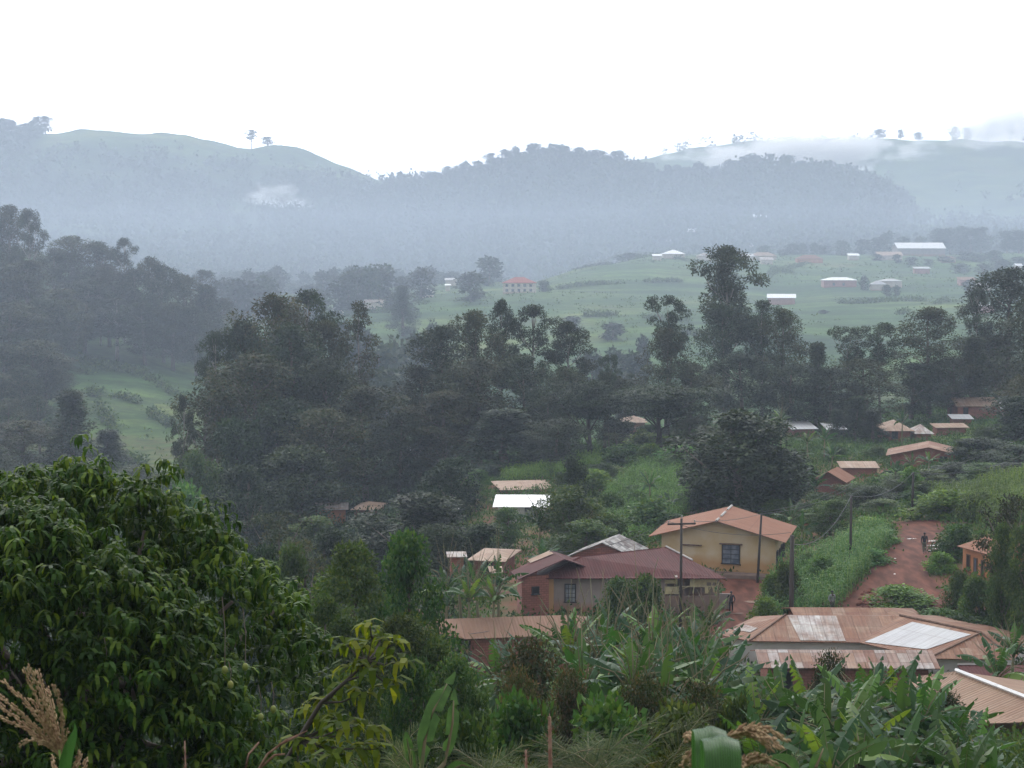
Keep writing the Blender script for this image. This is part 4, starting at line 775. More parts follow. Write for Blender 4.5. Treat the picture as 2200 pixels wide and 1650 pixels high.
def tree_proto(seed, H, Wd, prof, base, puffs, pr, leaves, Lf, Wf, flat=.8, droop=.3, trunk=.25, lean=.4, limbs=14, fork=.35, outer=.55):
    rg = np.random.default_rng(seed); rr = random.Random(seed)
    t = base + (1 - base) * (np.arange(puffs) + rg.random(puffs)) / puffs; rg.shuffle(t)
    a = rg.random(puffs) * 2 * math.pi; w = np.interp((t - base) / (1 - base), *PROF[prof]) * Wd / 2
    r = w * (outer + (1 - outer) * rg.random(puffs)) * np.where(rg.random(puffs) < .2, .4, 1)
    Rr = pr * rg.uniform(.65, 1.25, puffs); r = np.maximum(0, r - Rr * .6)
    C = np.stack([r * np.cos(a) * rg.uniform(.8, 1.15, puffs), r * np.sin(a), np.minimum(t * H, H - Rr * flat * .9)], 1)
    lx = rg.normal(size=2) * lean
    C[:, :2] += lx * (C[:, 2:3] / H)
    V, Q = spray(rg, C, Rr, np.maximum(20, (leaves / puffs * (Rr / Rr.mean()) ** 2).astype(int)), Lf, Wf, droop, flat)
    b = MB(); th = H * (.93 if base < .6 else .8); tp = [np.array([lx[0] * s + rr.uniform(-.12, .12) * s * (1 - s) * 4, lx[1] * s, -.4 + s * th]) for s in np.linspace(0, 1, 8)]
    b.tube(tp, [trunk * (1.25 - 1.05 * s) + .02 for s in np.linspace(0, 1, 8)], 7)
    for k in np.argsort(-Rr)[:limbs]:
        c = C[k]; z0 = max(H * fork * .6, c[2] - np.linalg.norm(c[:2]) * rr.uniform(.9, 1.6) - .5); z0 = min(z0, th * .9)
        p0 = np.array([lx[0] * z0 / H, lx[1] * z0 / H, z0]); m = (p0 + c) / 2 + np.array([0, 0, -.06 * np.linalg.norm(c - p0)]) + rg.normal(size=3) * .1
        b.tube([p0, m, c], [trunk * .42, trunk * .27, trunk * .1], 5)
    W0 = np.percentile(V[:, 0], 98.5) - np.percentile(V[:, 0], 1.5); V[:, :2] -= (V[:, :2].max(0) + V[:, :2].min(0)) * .25   # real spread of this crown
    return mesh_np('crown', V, Q), b, float(np.percentile(V[:, 2], 99.7)), float(W0)
PROTO = {}
def proto(name, leaf, bark, *a, **k):
    cm, tb, H, Wd = tree_proto(*a, **k); cm.materials.append(MATS[leaf]); PROTO.setdefault(name, []).append((cm, tb.mesh('trunk', MATS[bark], True), H, Wd))
for s in range(4): proto('gum', ['eucalyptus leaves', 'olive leaves'][s % 2], 'bark', 10 + s, 25, 13, 'dome', .2, 85, 1.55, 15000, .42, .2, limbs=16, trunk=.3)
for s in range(3): proto('open', 'eucalyptus leaves', 'pale bark', 30 + s, 25, 11, 'open', .38, 75, 1.0, 11000, .36, .17, limbs=22, trunk=.26, fork=.45)
for s in range(2): proto('lone', 'eucalyptus leaves', 'pale bark', 35 + s, 25, 11, 'ball', .5, 52, 1.2, 12000, .38, .18, limbs=18, trunk=.24, fork=.5, outer=.45)
for s in range(2): proto('slender', 'olive leaves', 'pale bark', 40 + s, 24, 5, 'column', .38, 24, .95, 4200, .35, .17, limbs=14, trunk=.17, fork=.5)
for s in range(2): proto('umbrella', 'dark leaves', 'bark', 46 + s, 24, 10, 'flat', .6, 46, .95, 7500, .34, .17, limbs=15, trunk=.2, fork=.5, outer=.75)
for s in range(2): proto('cone', 'eucalyptus leaves', 'bark', 50 + s, 20, 8, 'cone', .06, 80, 1.15, 11000, .38, .2, limbs=6, trunk=.3)
for s in range(2): proto('flat', 'dark leaves', 'dark trunk', 60 + s, 13, 16, 'flat', .6, 60, 1.8, 16000, .32, .16, flat=.28, limbs=20, trunk=.28, fork=.25, outer=.3)
for s in range(3): proto('round', 'dark leaves', 'bark', 70 + s, 11, 9, 'ball', .1, 55, 1.25, 11000, .34, .2, limbs=8, trunk=.3)
for s in range(3): proto('mid', 'mid leaves', 'bark', 80 + s, 8, 6.5, 'ball', .18, 42, .85, 9000, .24, .15, limbs=14, trunk=.16, lean=.3)
for s in range(2): proto('twiggy', 'olive leaves', 'bark', 90 + s, 8, 6, 'open', .3, 30, .6, 3200, .22, .12, limbs=26, trunk=.12, fork=.25)
for s in range(3): proto('bush', 'mid leaves', 'bark', 100 + s, 3, 4, 'bush', .02, 26, .7, 4800, .2, .13, limbs=4, trunk=.06)
for s in range(2): proto('fresh bush', 'fresh leaves', 'bark', 110 + s, 3, 4, 'bush', .02, 26, .7, 4800, .2, .13, limbs=4, trunk=.06)
for s in range(2): proto('russet', 'russet leaves', 'bark', 120 + s, 4, 4.5, 'bush', .02, 30, .7, 9000, .13, .07, limbs=10, trunk=.06)
for s in range(2): proto('avocado', 'mid leaves', 'bark', 130 + s, 9, 6.5, 'dome', .08, 64, .72, 26000, .2, .1, limbs=20, trunk=.18)
for s in range(3): proto('far', 'far leaves', 'bark', 140 + s, 14, 10, 'ball', .08, 22, 2.0, 900, 1.3, .8, limbs=3, trunk=.3)
for s in range(2): proto('fargum', 'far leaves', 'bark', 150 + s, 24, 12, 'dome', .2, 34, 2.0, 3000, .9, .5, limbs=8, trunk=.35)
RN = random.Random(77); CNT = {}
NAMES = dict(gum='eucalyptus_tree', open='eucalyptus_tree', lone='eucalyptus_tree', slender='eucalyptus_tree', umbrella='eucalyptus_tree', cone='conical_tree', flat='acacia_tree', round='broadleaf_tree', mid='broadleaf_tree', twiggy='broadleaf_tree',
             bush='shrub', russet='shrub', avocado='avocado_tree', far='broadleaf_tree', fargum='eucalyptus_tree')
NAMES['fresh bush'] = 'shrub'
def plant(kind, x, y, H, Wd, label, group, z=None, name=None, leaf=None, cat=None, variant=None):
    P = PROTO[kind]; i = CNT.get(kind, RN.randrange(9)); CNT[kind] = i + 1
    cm, tm, H0, W0 = P[(i if variant is None else variant) % len(P)]
    nm = name or NAMES[kind]
    r = empty(nm, (x, y, (gz(x, y) if z is None else z) - .1), label, cat or ('shrub' if nm == 'shrub' else 'tree'), group, RN.uniform(0, 6.28))
    for me, n_ in ((tm, 'trunk'), (cm, 'crown')):
        o_ = link(bpy.data.objects.new(n_, me), r); o_.scale = (Wd / W0, Wd / W0, H / H0)
        if leaf and n_ == 'crown': o_.material_slots[0].link = 'OBJECT'; o_.material_slots[0].material = MATS[leaf]
    return r
def T(kind, px, Y, top, wpx, label, group='trees', **k):
    """tree whose axis is in column px at distance Y, its top in row top, its crown wpx columns wide"""
    x = (px - 1100) / F * Y; zt = PY(top) * Y; z0 = gz(x, Y)
    H = max(1.4, zt - z0); Wd = wpx / F * Y * (1.22 if kind in ('gum', 'open', 'cone') else 1.05)
    return plant(kind, x, Y, max(H, Wd * (.2 if kind == 'flat' else .42)), Wd, label, group, **k)
# ---------------------------------------------------------------- banana, palm, maize
def strip(path, side, widths, fold=0.0, tear=None, rg=None):
    """blade along a path: two half-blades hinged on the midrib; torn ones part at the edge"""
    V = [np.array(p) for p in path]; Q = []; n = len(path)
    for sgn in (1, -1):
        prev = None; dr = 0
        for i in range(n):
            o = path[i] + side * sgn * widths[i] + np.array([0, 0, -widths[i] * (fold + dr)])
            if tear and 0 < i < n - 1 and rg.random() < tear:
                g = .12 + rg.random() * .3; o1 = o * (1 - g) + (path[i - 1] + side * sgn * widths[i - 1]) * g + np.array([0, 0, -rg.random() * .05]); dr = rg.random() * .3
                o2 = o * (1 - g) + (path[i + 1] + side * sgn * widths[i + 1]) * g; V += [o1, o2]; cur, nxt = len(V) - 2, len(V) - 1
            else: V.append(o); cur = nxt = len(V) - 1
            if prev is not None: Q.append((i - 1, i, cur, prev) if sgn > 0 else (i - 1, prev, cur, i))
            prev = nxt
    return V, Q
def arc(base, az, el, L_, bend, n):
    p = np.array(base, float); P = [p.copy()]; e = el
    for i in range(n):
        p = p + np.array([math.cos(az) * math.cos(e), math.sin(az) * math.cos(e), math.sin(e)]) * (L_ / n); P.append(p.copy()); e -= bend / n
    return P
def banana_mesh(seed, hs=2.0, nl=9, L_=2.1, wd=.225):
    rg = np.random.default_rng(seed); V = []; Q = []; b = MB(); lean = rg.normal(size=2) * .12
    top = np.array([lean[0], lean[1], hs]); b.tube([(0, 0, -.3), (lean[0] * .4, lean[1] * .4, hs * .5), top], [.16, .13, .07], 8)
    for i in range(nl):
        az = i * 2.4 + rg.random() * .8; f = i / (nl - 1); el = R(82 - 45 * f) + rg.normal() * .12; bend = R(25 + 75 * f) * rg.uniform(.7, 1.2)
        l_ = L_ * rg.uniform(.75, 1.1); st = arc(top, az, el, .35, .1, 2); pth = arc(st[-1], az, el - .1, l_, bend, 11)
        side = np.array([-math.sin(az), math.cos(az), 0]); tw = rg.normal() * .5; side = side * math.cos(tw) + np.array([0, 0, 1]) * math.sin(tw)
        ws = [wd * min(1, .25 + s * 4) * (1 - max(0, s - .55) ** 2 * 4.2) for s in np.linspace(0, 1, 12)]; ws[-1] = .02
        v_, q_ = strip(pth, side, ws, .35, .6, rg); k = len(V); V += v_; Q += [tuple(j + k for j in f_) for f_ in q_]
        b.tube(st + [pth[3], pth[7]], [.035, .03, .028, .018, .008], 4)
    V = np.array(V); return mesh_np('leaves', V, np.array(Q)), b, float(np.percentile(V[:, 2], 99)), hs
BAN = []
for s in range(6):
    lm, b, ht, hs_ = banana_mesh(200 + s, 1.6 + .25 * (s % 3), 9 + s % 3); lm.materials.append(MATS['banana leaves']); BAN.append((lm, b.mesh('stem', MATS['banana stem'], True), ht, hs_))
def banana(px, Y, top, label, group, sc=None, leaf=None, variant=None):
    x = (px - 1100) / F * Y; z0 = gz(x, Y); k = CNT.get('ban', 0); CNT['ban'] = k + 1; lm, sm, H0, hs = BAN[(k if variant is None else variant) % 6]
    H = PY(top) * Y - z0; s = sc or min(1.0, max(.62, H / H0)); hz = max(.35, (H - (H0 - hs) * s) / hs)      # leaves keep their size, the stem takes up the height
    r = empty('banana_plant', (x, Y, z0 - .1), label, 'banana plant', group, RN.uniform(0, 6.28))
    o1 = link(bpy.data.objects.new('stem', sm), r); o2 = link(bpy.data.objects.new('leaves', lm), r)
    o1.scale = (s, s, hz); o2.scale = (s, s, s); o2.location = (0, 0, hs * (hz - s))
    if leaf: o2.material_slots[0].link = 'OBJECT'; o2.material_slots[0].material = MATS[leaf]
    return r
def palm_mesh(seed, nf=13, L_=3.2, lw=.009, ll=.72, npair=58, mat='palm leaves'):
    rg = np.random.default_rng(seed); b = MB(); V = []; Q = []
    for i in range(nf):
        az = i * 2.4 + rg.random(); el = R(rg.uniform(35, 85)); pth = arc((rg.normal() * .1, rg.normal() * .1, 0), az, el, L_ * rg.uniform(.7, 1.1), R(rg.uniform(50, 110)), 12)
        b.tube(pth[::3], [.035, .028, .02, .012, .006][:len(pth[::3])], 4)
        side = np.array([-math.sin(az), math.cos(az), 0])
        for j in range(npair):
            s = .18 + .82 * j / npair; q = s * 11.99; k = int(q); p = pth[k] * (1 - q + k) + pth[min(k + 1, 12)] * (q - k); tg = pth[min(k + 1, 12)] - pth[k]; tg /= np.linalg.norm(tg) + 1e-9
            for sg in (1, -1):
                d = side * sg * .75 + tg * rg.uniform(.7, 1.3) + np.array([0, 0, rg.uniform(-.35, .35)]); d /= np.linalg.norm(d); l_ = ll * rg.uniform(.7, 1.1) * (1 - .5 * s ** 3)
                n_ = np.cross(d, tg); n_ /= np.linalg.norm(n_) + 1e-9; w = np.cross(n_, d) * lw; m = p + d * l_ * .55; e = p + d * l_ + np.array([0, 0, -.12 * l_])
                c = len(V); V += [p - w * .4, p + w * .4, m + w, m - w, e + w * .1, e - w * .1]; Q += [(c, c + 1, c + 2, c + 3), (c + 3, c + 2, c + 4, c + 5)]
    me = mesh_np('fronds', np.array(V), np.array(Q), MATS[mat]); return me, b
PALM = []
for s in range(4):
    fm, b = palm_mesh(300 + s, 12 + s); PALM.append((fm, b.mesh('frond_stalks', MATS['banana stem'], True)))
def palm(px, Y, top, label, group, sc=1.0, variant=0, lift=0):
    x = (px - 1100) / F * Y; z0 = gz(x, Y); fm, sm = PALM[variant % 4]; zc = PY(top) * Y - 2.9 * sc
    r = empty('palm', (x, Y, z0), label, 'palm', group, RN.uniform(0, 6.28)); b = MB(); b.tube([(0, 0, -.2), (.05, 0, max(.2, zc - z0))], [.16, .13], 8)
    b.build('trunk', MATS['bark'], r)
    for me, n_ in ((fm, 'fronds'), (sm, 'frond_stalks')):
        o_ = link(bpy.data.objects.new(n_, me), r); o_.scale = (sc,) * 3; o_.location = (0, 0, max(.1, zc - z0))
    return r
def maize_arrays(pts, seed, H=2.0, leaves=9, big=1.0):
    """maize plants at the given ground points as one set of blades"""
    rg = np.random.default_rng(seed); n = len(pts); V = []; Q = []; base = np.repeat(pts, leaves, 0); m = len(base)
    hv = H * rg.uniform(.7, 1.15, n) * (.55 + .9 * fbm(pts[:, 0] / 4, pts[:, 1] / 4, seed)); Hh = np.repeat(hv, leaves); f = np.tile(np.linspace(.15, .95, leaves), n); az = rg.random(m) * 6.28
    p = base + np.stack([0 * f, 0 * f, f * Hh], 1); rad = np.stack([np.cos(az), np.sin(az), 0 * az], 1); sd_ = np.stack([-np.sin(az), np.cos(az), 0 * az], 1)
    L_ = (rg.uniform(.45, .8, m) * big)[:, None]; w = (rg.uniform(.03, .05, m) * big)[:, None]; up = np.array([0, 0, 1.0])
    a = p + rad * L_ * .3 + up * L_ * .45; b_ = p + rad * L_ * .75 + up * L_ * .45; c = p + rad * L_ * 1.05 + up * L_ * .05
    for q0, q1, w0, w1 in ((p, a, w * .5, w), (a, b_, w, w * .9), (b_, c, w * .9, w * .1)):
        k = len(V) and sum(len(x) for x in V); V.append(np.stack([q0 - sd_ * w0, q0 + sd_ * w0, q1 + sd_ * w1, q1 - sd_ * w1], 1).reshape(-1, 3)); Q.append(np.arange(m * 4).reshape(-1, 4) + (k or 0))
    tp = pts + up * (hv * .95)[:, None]; k = sum(len(x) for x in V); sx = np.array([.03, 0, 0])
    V.append(np.stack([pts - sx * .5, pts + sx * .5, tp + sx * .4, tp - sx * .4], 1).reshape(-1, 3)); Q.append(np.arange(n * 4).reshape(-1, 4) + k)
    return np.concatenate(V), np.concatenate(Q)
def scatter(poly, spacing, seed, jit=.35):
    P = np.array([at(px, 900, Y)[:2] for px, Y in poly]); f = inpoly(poly); rg = np.random.default_rng(seed)
    X, Yy = np.meshgrid(np.arange(P[:, 0].min(), P[:, 0].max(), spacing), np.arange(P[:, 1].min(), P[:, 1].max(), spacing))
    x = X.ravel() + rg.uniform(-jit, jit, X.size) * spacing; y = Yy.ravel() + rg.uniform(-jit, jit, X.size) * spacing; k = f(x, y)
    x, y = x[k], y[k]; return np.stack([x, y, hgt(x, y)], 1)
def maize(name, label, poly, seed, sp=.6, H=2.0, big=1.0, leaf='maize leaves'):
    V, Q = maize_arrays(scatter(poly, sp, seed), seed, H, big=big)
    return tag(link(bpy.data.objects.new(name, mesh_np(name, V, Q, MATS[leaf]))), label, 'maize', kind='stuff')
FOOT = [(o_.location.x, o_.location.y) for o_ in COL.objects if o_.name.startswith(('house', 'annex', 'shed')) and o_.parent is None and o_.location.y < 330]
FO = np.array(FOOT)
def tufts(name, label, cat, pts, seed, n, r, h, Lf, Wf, mat, up=.8):
    """low leafy growth: each tuft a handful of leaves"""
    rg = np.random.default_rng(seed); k = np.repeat(np.arange(len(pts)), n); m = len(k); s = np.repeat(rg.uniform(.5, 1.5, len(pts)), n)
    u = rg.normal(size=(m, 3)) * np.array([r, r, 0]) ; P = pts[k] + u * s[:, None]; P[:, 2] += rg.random(m) * h * s
    D = unit(rg.normal(size=(m, 3)) * .6 + np.array([0, 0, up])); V, Q = rhomb(P, D, unit(rg.normal(size=(m, 3)) + np.array([0, -.3, .5])), Lf * rg.uniform(.6, 1.4, m), Wf * rg.uniform(.6, 1.4, m))
    return tag(link(bpy.data.objects.new(name, mesh_np(name, V, Q, MATS[mat]))), label, cat, kind='stuff')
def field(px0, px1, Y0, Y1, n, seed, avoid=True, thr=None, ns=8):
    rg = np.random.default_rng(seed); Y = np.sqrt(rg.uniform(Y0 ** 2, Y1 ** 2, n)); px = rg.uniform(px0, px1, n); x = (px - 1100) / F * Y; k = np.ones(n, bool)
    if avoid:
        k &= ~(in_road(x, Y) | in_yard(x, Y) | in_lane(x, Y))
        d = np.min((x[:, None] - FO[None, :, 0]) ** 2 + (Y[:, None] - FO[None, :, 1]) ** 2, 1); k &= d > 3.2 ** 2
    if thr is not None: k &= fbm(x / ns, Y / ns, seed) > thr
    x, Y = x[k], Y[k]; return np.stack([x, Y, hgt(x, Y)], 1)
# ---------------------------------------------------------------- ground cover
tufts('undergrowth', 'tangled green undergrowth covering the village slope', 'undergrowth', field(850, 2400, 88, 330, 22000, 1), 1, 12, .35, .7, .34, .17, 'mid leaves')
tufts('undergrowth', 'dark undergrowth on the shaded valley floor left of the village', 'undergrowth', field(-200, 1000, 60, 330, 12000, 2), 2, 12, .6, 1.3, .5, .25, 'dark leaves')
tufts('grass', 'short bright grass between the houses and along the dirt road', 'grass', field(1200, 2350, 100, 240, 16000, 3, thr=.45), 3, 10, .25, .2, .25, .04, 'grass')
tufts('undergrowth', 'rank green growth at the foot of the near slope', 'undergrowth', field(500, 2400, 26, 92, 9000, 4, avoid=True), 4, 14, .3, .9, .28, .11, 'mid leaves')
tufts('scrub', 'low scrub and crops dotted over the green hill', 'scrub', field(-300, 2500, 330, 1100, 5200, 5, thr=.48, ns=70), 5, 7, 1.0, .8, .9, .5, 'mid leaves', up=.4)
hp = []; rgh = np.random.default_rng(41)                          # hedge lines between the fields
for (pxa, Ya, pxb, Yb) in [(900, 700, 1180, 730), (1160, 760, 1640, 830), (1250, 640, 1560, 600), (1760, 700, 2100, 690), (1300, 980, 1700, 860), (1450, 560, 1700, 540), (1560, 760, 1760, 960), (1900, 620, 2200, 740),
    (130, 505, 420, 455), (190, 450, 400, 415), (150, 520, 240, 395), (20, 420, 300, 360), (700, 700, 900, 660)]:
    n = int(abs(pxb - pxa) * .9 + abs(Yb - Ya)); tt = rgh.random(n); Yh = Ya + (Yb - Ya) * tt + np.sin(tt * 9 + Ya) * 6 + rgh.normal(size=n) * 1.2; xh = (pxa + (pxb - pxa) * tt - 1100) / F * Yh; k = fbm(xh / 15, Yh / 15, 8) > .46; hp.append(np.stack([xh, Yh, hgt(xh, Yh)], 1)[k])
tufts('hedges', 'hedges and bushes in uneven lines between the hillside fields', 'hedge', np.concatenate(hp), 43, 12, .9, 1.7, .8, .5, 'mid leaves', up=.2)
maize('maize_field', 'dense green maize between the red yard and the dirt road', [(1640, 117), (1660, 128), (1700, 134), (1790, 138), (1800, 142), (1905, 146), (1918, 138), (1870, 127), (1830, 121), (1800, 117)], 11, .42, 1.9, .8)
maize('maize_field', 'bright green maize below the dense dark tree', [(1290, 160), (1300, 200), (1380, 225), (1500, 222), (1500, 190), (1400, 158)], 12, .6, 2.0, leaf='fresh leaves')
maize('maize_field', 'tall bright maize beside the road at the right edge', [(2010, 153), (2010, 163), (2350, 166), (2400, 140), (2150, 140), (2060, 150)], 13, .5, 2.4, leaf='fresh leaves')
maize('maize_field', 'maize strip on the terrace behind the tan roofed brick house', [(1080, 222), (1080, 240), (1290, 246), (1290, 228)], 14, .6, 2.0, leaf='fresh leaves')
# far woodland as one mass of crowns
rg = np.random.default_rng(5); n = 60000; Y = rg.uniform(1180, 2850, n); px = rg.uniform(-350, 2550, n); x = (px - 1100) / F * Y
k = rg.random(n) < woodmask(x, Y) * .33; x, Y = x[k], Y[k]; C = np.stack([x, Y, hgt(x, Y)], 1)
hh = rg.uniform(7, 17, len(C)); C[:, 2] += hh * .6; V, Q = spray(rg, C, hh * .42, 16, 4.5, 3.2, .1, 1.25, .2)
tag(link(bpy.data.objects.new('forest', mesh_np('forest', V, Q, MATS['far leaves']))), 'misty woodland covering the far slopes', 'woodland', kind='stuff'); print('forest', len(C))
# far trees standing on the ridges, one by one
i = 0
for (px0, px1, cnt, Yr, grp, lab) in [(-20, 118, 9, 2290, 'trees on the left ridge', 'misty tree on the skyline at the far left'), (930, 1335, 36, 2000, 'trees on the wooded skyline', 'misty tree on the wooded central skyline'),
      (1370, 1960, 30, 2000, 'trees on the lower right ridge', 'misty tree on the dark ridge below the cloud'), (1860, 2110, 5, 2740, 'trees on the high right ridge', 'faint tree on the cloud-touched high ridge')]:
    for j in range(cnt):
        px_ = px0 + (px1 - px0) * (j + RN.random() * .8) / cnt; x = (px_ - 1100) / F * Yr
        plant('fargum' if j % 3 else 'far', x, Yr + RN.uniform(-10, 10), RN.uniform(13, 25), RN.uniform(10, 18), lab, grp)
for px_, hgt_, w, Yr, lab in [(545, 27, 15, 2296, 'taller of the two lone trees on the bare left skyline'), (579, 13, 15, 2300, 'shorter round tree right of the taller one on the bare skyline'),
      (820, 8, 6, 2290, 'small tree where the bare ridge drops into the saddle'), (835, 6, 5, 2290, 'tiny tree right of the small one in the saddle'), (1386, 7, 5, 2745, 'tiny lone tree on the skyline right of the wooded crest')]:
    plant('lone' if hgt_ > 15 else 'fargum', (px_ - 1100) / F * Yr, Yr, hgt_, w, lab, None, leaf='far leaves')
# hill top trees behind the crest houses
for j, (px_, top, w, Yr, kd) in enumerate([(1350, 543, 52, 1010, 'far'), (1245, 575, 26, 960, 'far'), (1270, 567, 38, 985, 'far'), (1300, 562, 36, 990, 'far'), (1168, 602, 26, 745, 'far'), (1643, 527, 28, 1070, 'far'), (1680, 536, 24, 1040, 'far'),
   (1703, 524, 28, 1060, 'far'), (1722, 522, 18, 1070, 'far'), (1746, 521, 14, 1070, 'far'), (1764, 527, 28, 1060, 'far'), (1806, 516, 33, 1050, 'far'), (1851, 514, 30, 1080, 'far'), (1882, 510, 28, 1090, 'far'), (1905, 497, 34, 1110, 'far'), (1934, 509, 32, 1100, 'far'),
   (1976, 508, 26, 1110, 'far'), (2012, 491, 32, 1120, 'fargum'), (2038, 490, 34, 1120, 'fargum'), (2060, 486, 30, 1125, 'fargum'), (2082, 490, 34, 1120, 'fargum'), (2104, 488, 34, 1125, 'fargum'), (2160, 496, 32, 1100, 'fargum'), (2185, 495, 36, 1100, 'fargum'),
   (1880, 545, 24, 960, 'far'), (1925, 546, 20, 940, 'far'), (1955, 552, 26, 930, 'far'), (1990, 556, 22, 930, 'far'), (2030, 552, 30, 940, 'far'), (2070, 540, 36, 960, 'far'), (2100, 546, 34, 950, 'far'), (2130, 538, 30, 960, 'far'), (2060, 565, 30, 880, 'far'),
   (2110, 566, 34, 870, 'far'), (2150, 556, 40, 900, 'far'), (2185, 552, 36, 920, 'far'), (1768, 668, 20, 640, 'far'), (1905, 611, 18, 740, 'far'), (1924, 612, 12, 740, 'far'), (1855, 592, 20, 770, 'far'), (2080, 600, 22, 740, 'far'), (2120, 585, 30, 780, 'far')]):
    T(kd, px_, Yr, top, w, 'dark leafy tree number %d from the left among the trees on and below the crest houses' % (j + 1) if 0 else 'hazy dark tree among the crest houses of the green hill', 'trees around the hilltop houses')
# valley trees between the hills, hazy
for j in range(58):
    px_ = 480 + 440 * ((j * 0.618) % 1) if j < 46 else RN.uniform(900, 1080); Yr = RN.uniform(640, 1150)
    x = (px_ - 1100) / F * Yr; plant(RN.choice(['far', 'far', 'fargum']), x, Yr, RN.uniform(9, 19), RN.uniform(8, 13), 'hazy blue-grey tree in the misty valley left of the green hill', 'trees in the misty valley')
for px_, top, w, Yr in [(760, 720, 70, 470), (810, 735, 80, 440), (850, 725, 80, 450), (890, 715, 60, 480), (830, 790, 90, 380), (780, 700, 50, 520), (735, 690, 50, 540), (1275, 750, 60, 430), (1320, 745, 50, 450), (1365, 755, 60, 430), (1340, 800, 70, 360), (930, 690, 40, 540), (1380, 720, 30, 480)]:
    T('far', px_, Yr, top, w, 'hazy tree in the dip behind the tall central clumps', 'hazy trees behind the central clumps')
T('cone', 866, 600, 613, 46, 'tall hazy conical tree beside the small white roofs in the misty valley', None, leaf='far leaves')
T('far', 508, 700, 599, 46, 'rounded hazy tree in front of the mist, left of two', None); T('far', 565, 720, 607, 50, 'rounded hazy tree in front of the mist, right of two', None)
T('far', 1315, 560, 693, 50, 'solitary grey-blue tree on the lower slope of the green hill', None); T('far', 1230, 590, 678, 34, 'small grey-blue tree on the hillside left of the solitary one', None)
# left hill wood
for j, (px_, top, w, Yr, kd) in enumerate([(-30, 440, 110, 540, 'gum'), (22, 443, 90, 535, 'gum'), (60, 450, 60, 520, 'open'), (0, 560, 120, 500, 'gum'), (60, 560, 110, 500, 'gum'), (120, 535, 90, 535, 'gum'), (155, 508, 110, 545, 'gum'), (205, 520, 90, 540, 'gum'),
   (267, 512, 44, 530, 'open'), (235, 570, 90, 520, 'gum'), (290, 580, 90, 515, 'gum'), (325, 553, 66, 520, 'gum'), (350, 570, 80, 510, 'gum'), (395, 590, 90, 520, 'gum'), (432, 580, 60, 610, 'gum'), (455, 612, 70, 520, 'cone'), (480, 640, 50, 540, 'gum'), (180, 600, 100, 505, 'gum'),
   (130, 620, 100, 485, 'gum'), (80, 640, 110, 470, 'gum'), (20, 650, 120, 460, 'gum'), (250, 640, 90, 500, 'open'), (310, 650, 90, 498, 'gum'), (370, 650, 90, 500, 'gum'), (420, 660, 80, 500, 'gum'), (70, 730, 110, 420, 'gum'), (0, 740, 100, 415, 'gum'), (215, 600, 60, 520, 'open'), (-20, 800, 110, 395, 'gum'), (40, 790, 80, 400, 'gum'), (95, 770, 80, 420, 'gum'), (130, 760, 60, 440, 'gum'), (10, 860, 90, 370, 'gum'), (80, 850, 70, 375, 'gum')]):
    T(kd, px_, Yr, top, w, 'blue-hazed tree of the wood on the left hillside', 'eucalyptus wood on the left hill')
for px_, top, w, Yr, kd, lab in [(148, 838, 95, 330, 'cone', 'tall pointed tree in the valley above the mango tree, its tip against the grassy slope'), (40, 905, 150, 325, 'gum', 'broad rounded tree at the left edge above the mango tree'), (235, 925, 80, 335, 'cone', 'hazy bushy tree right of the tall pointed valley tree'),
   (-20, 960, 120, 300, 'gum', 'grey-green tree cut by the left edge above the mango tree'), (110, 1010, 90, 270, 'gum', 'low grey-green tree just above the mango crown'), (300, 1000, 110, 300, 'gum', 'hazy russet-tinted low tree below the grassy slope')]:
    T(kd, px_, Yr, top, w, lab, None)
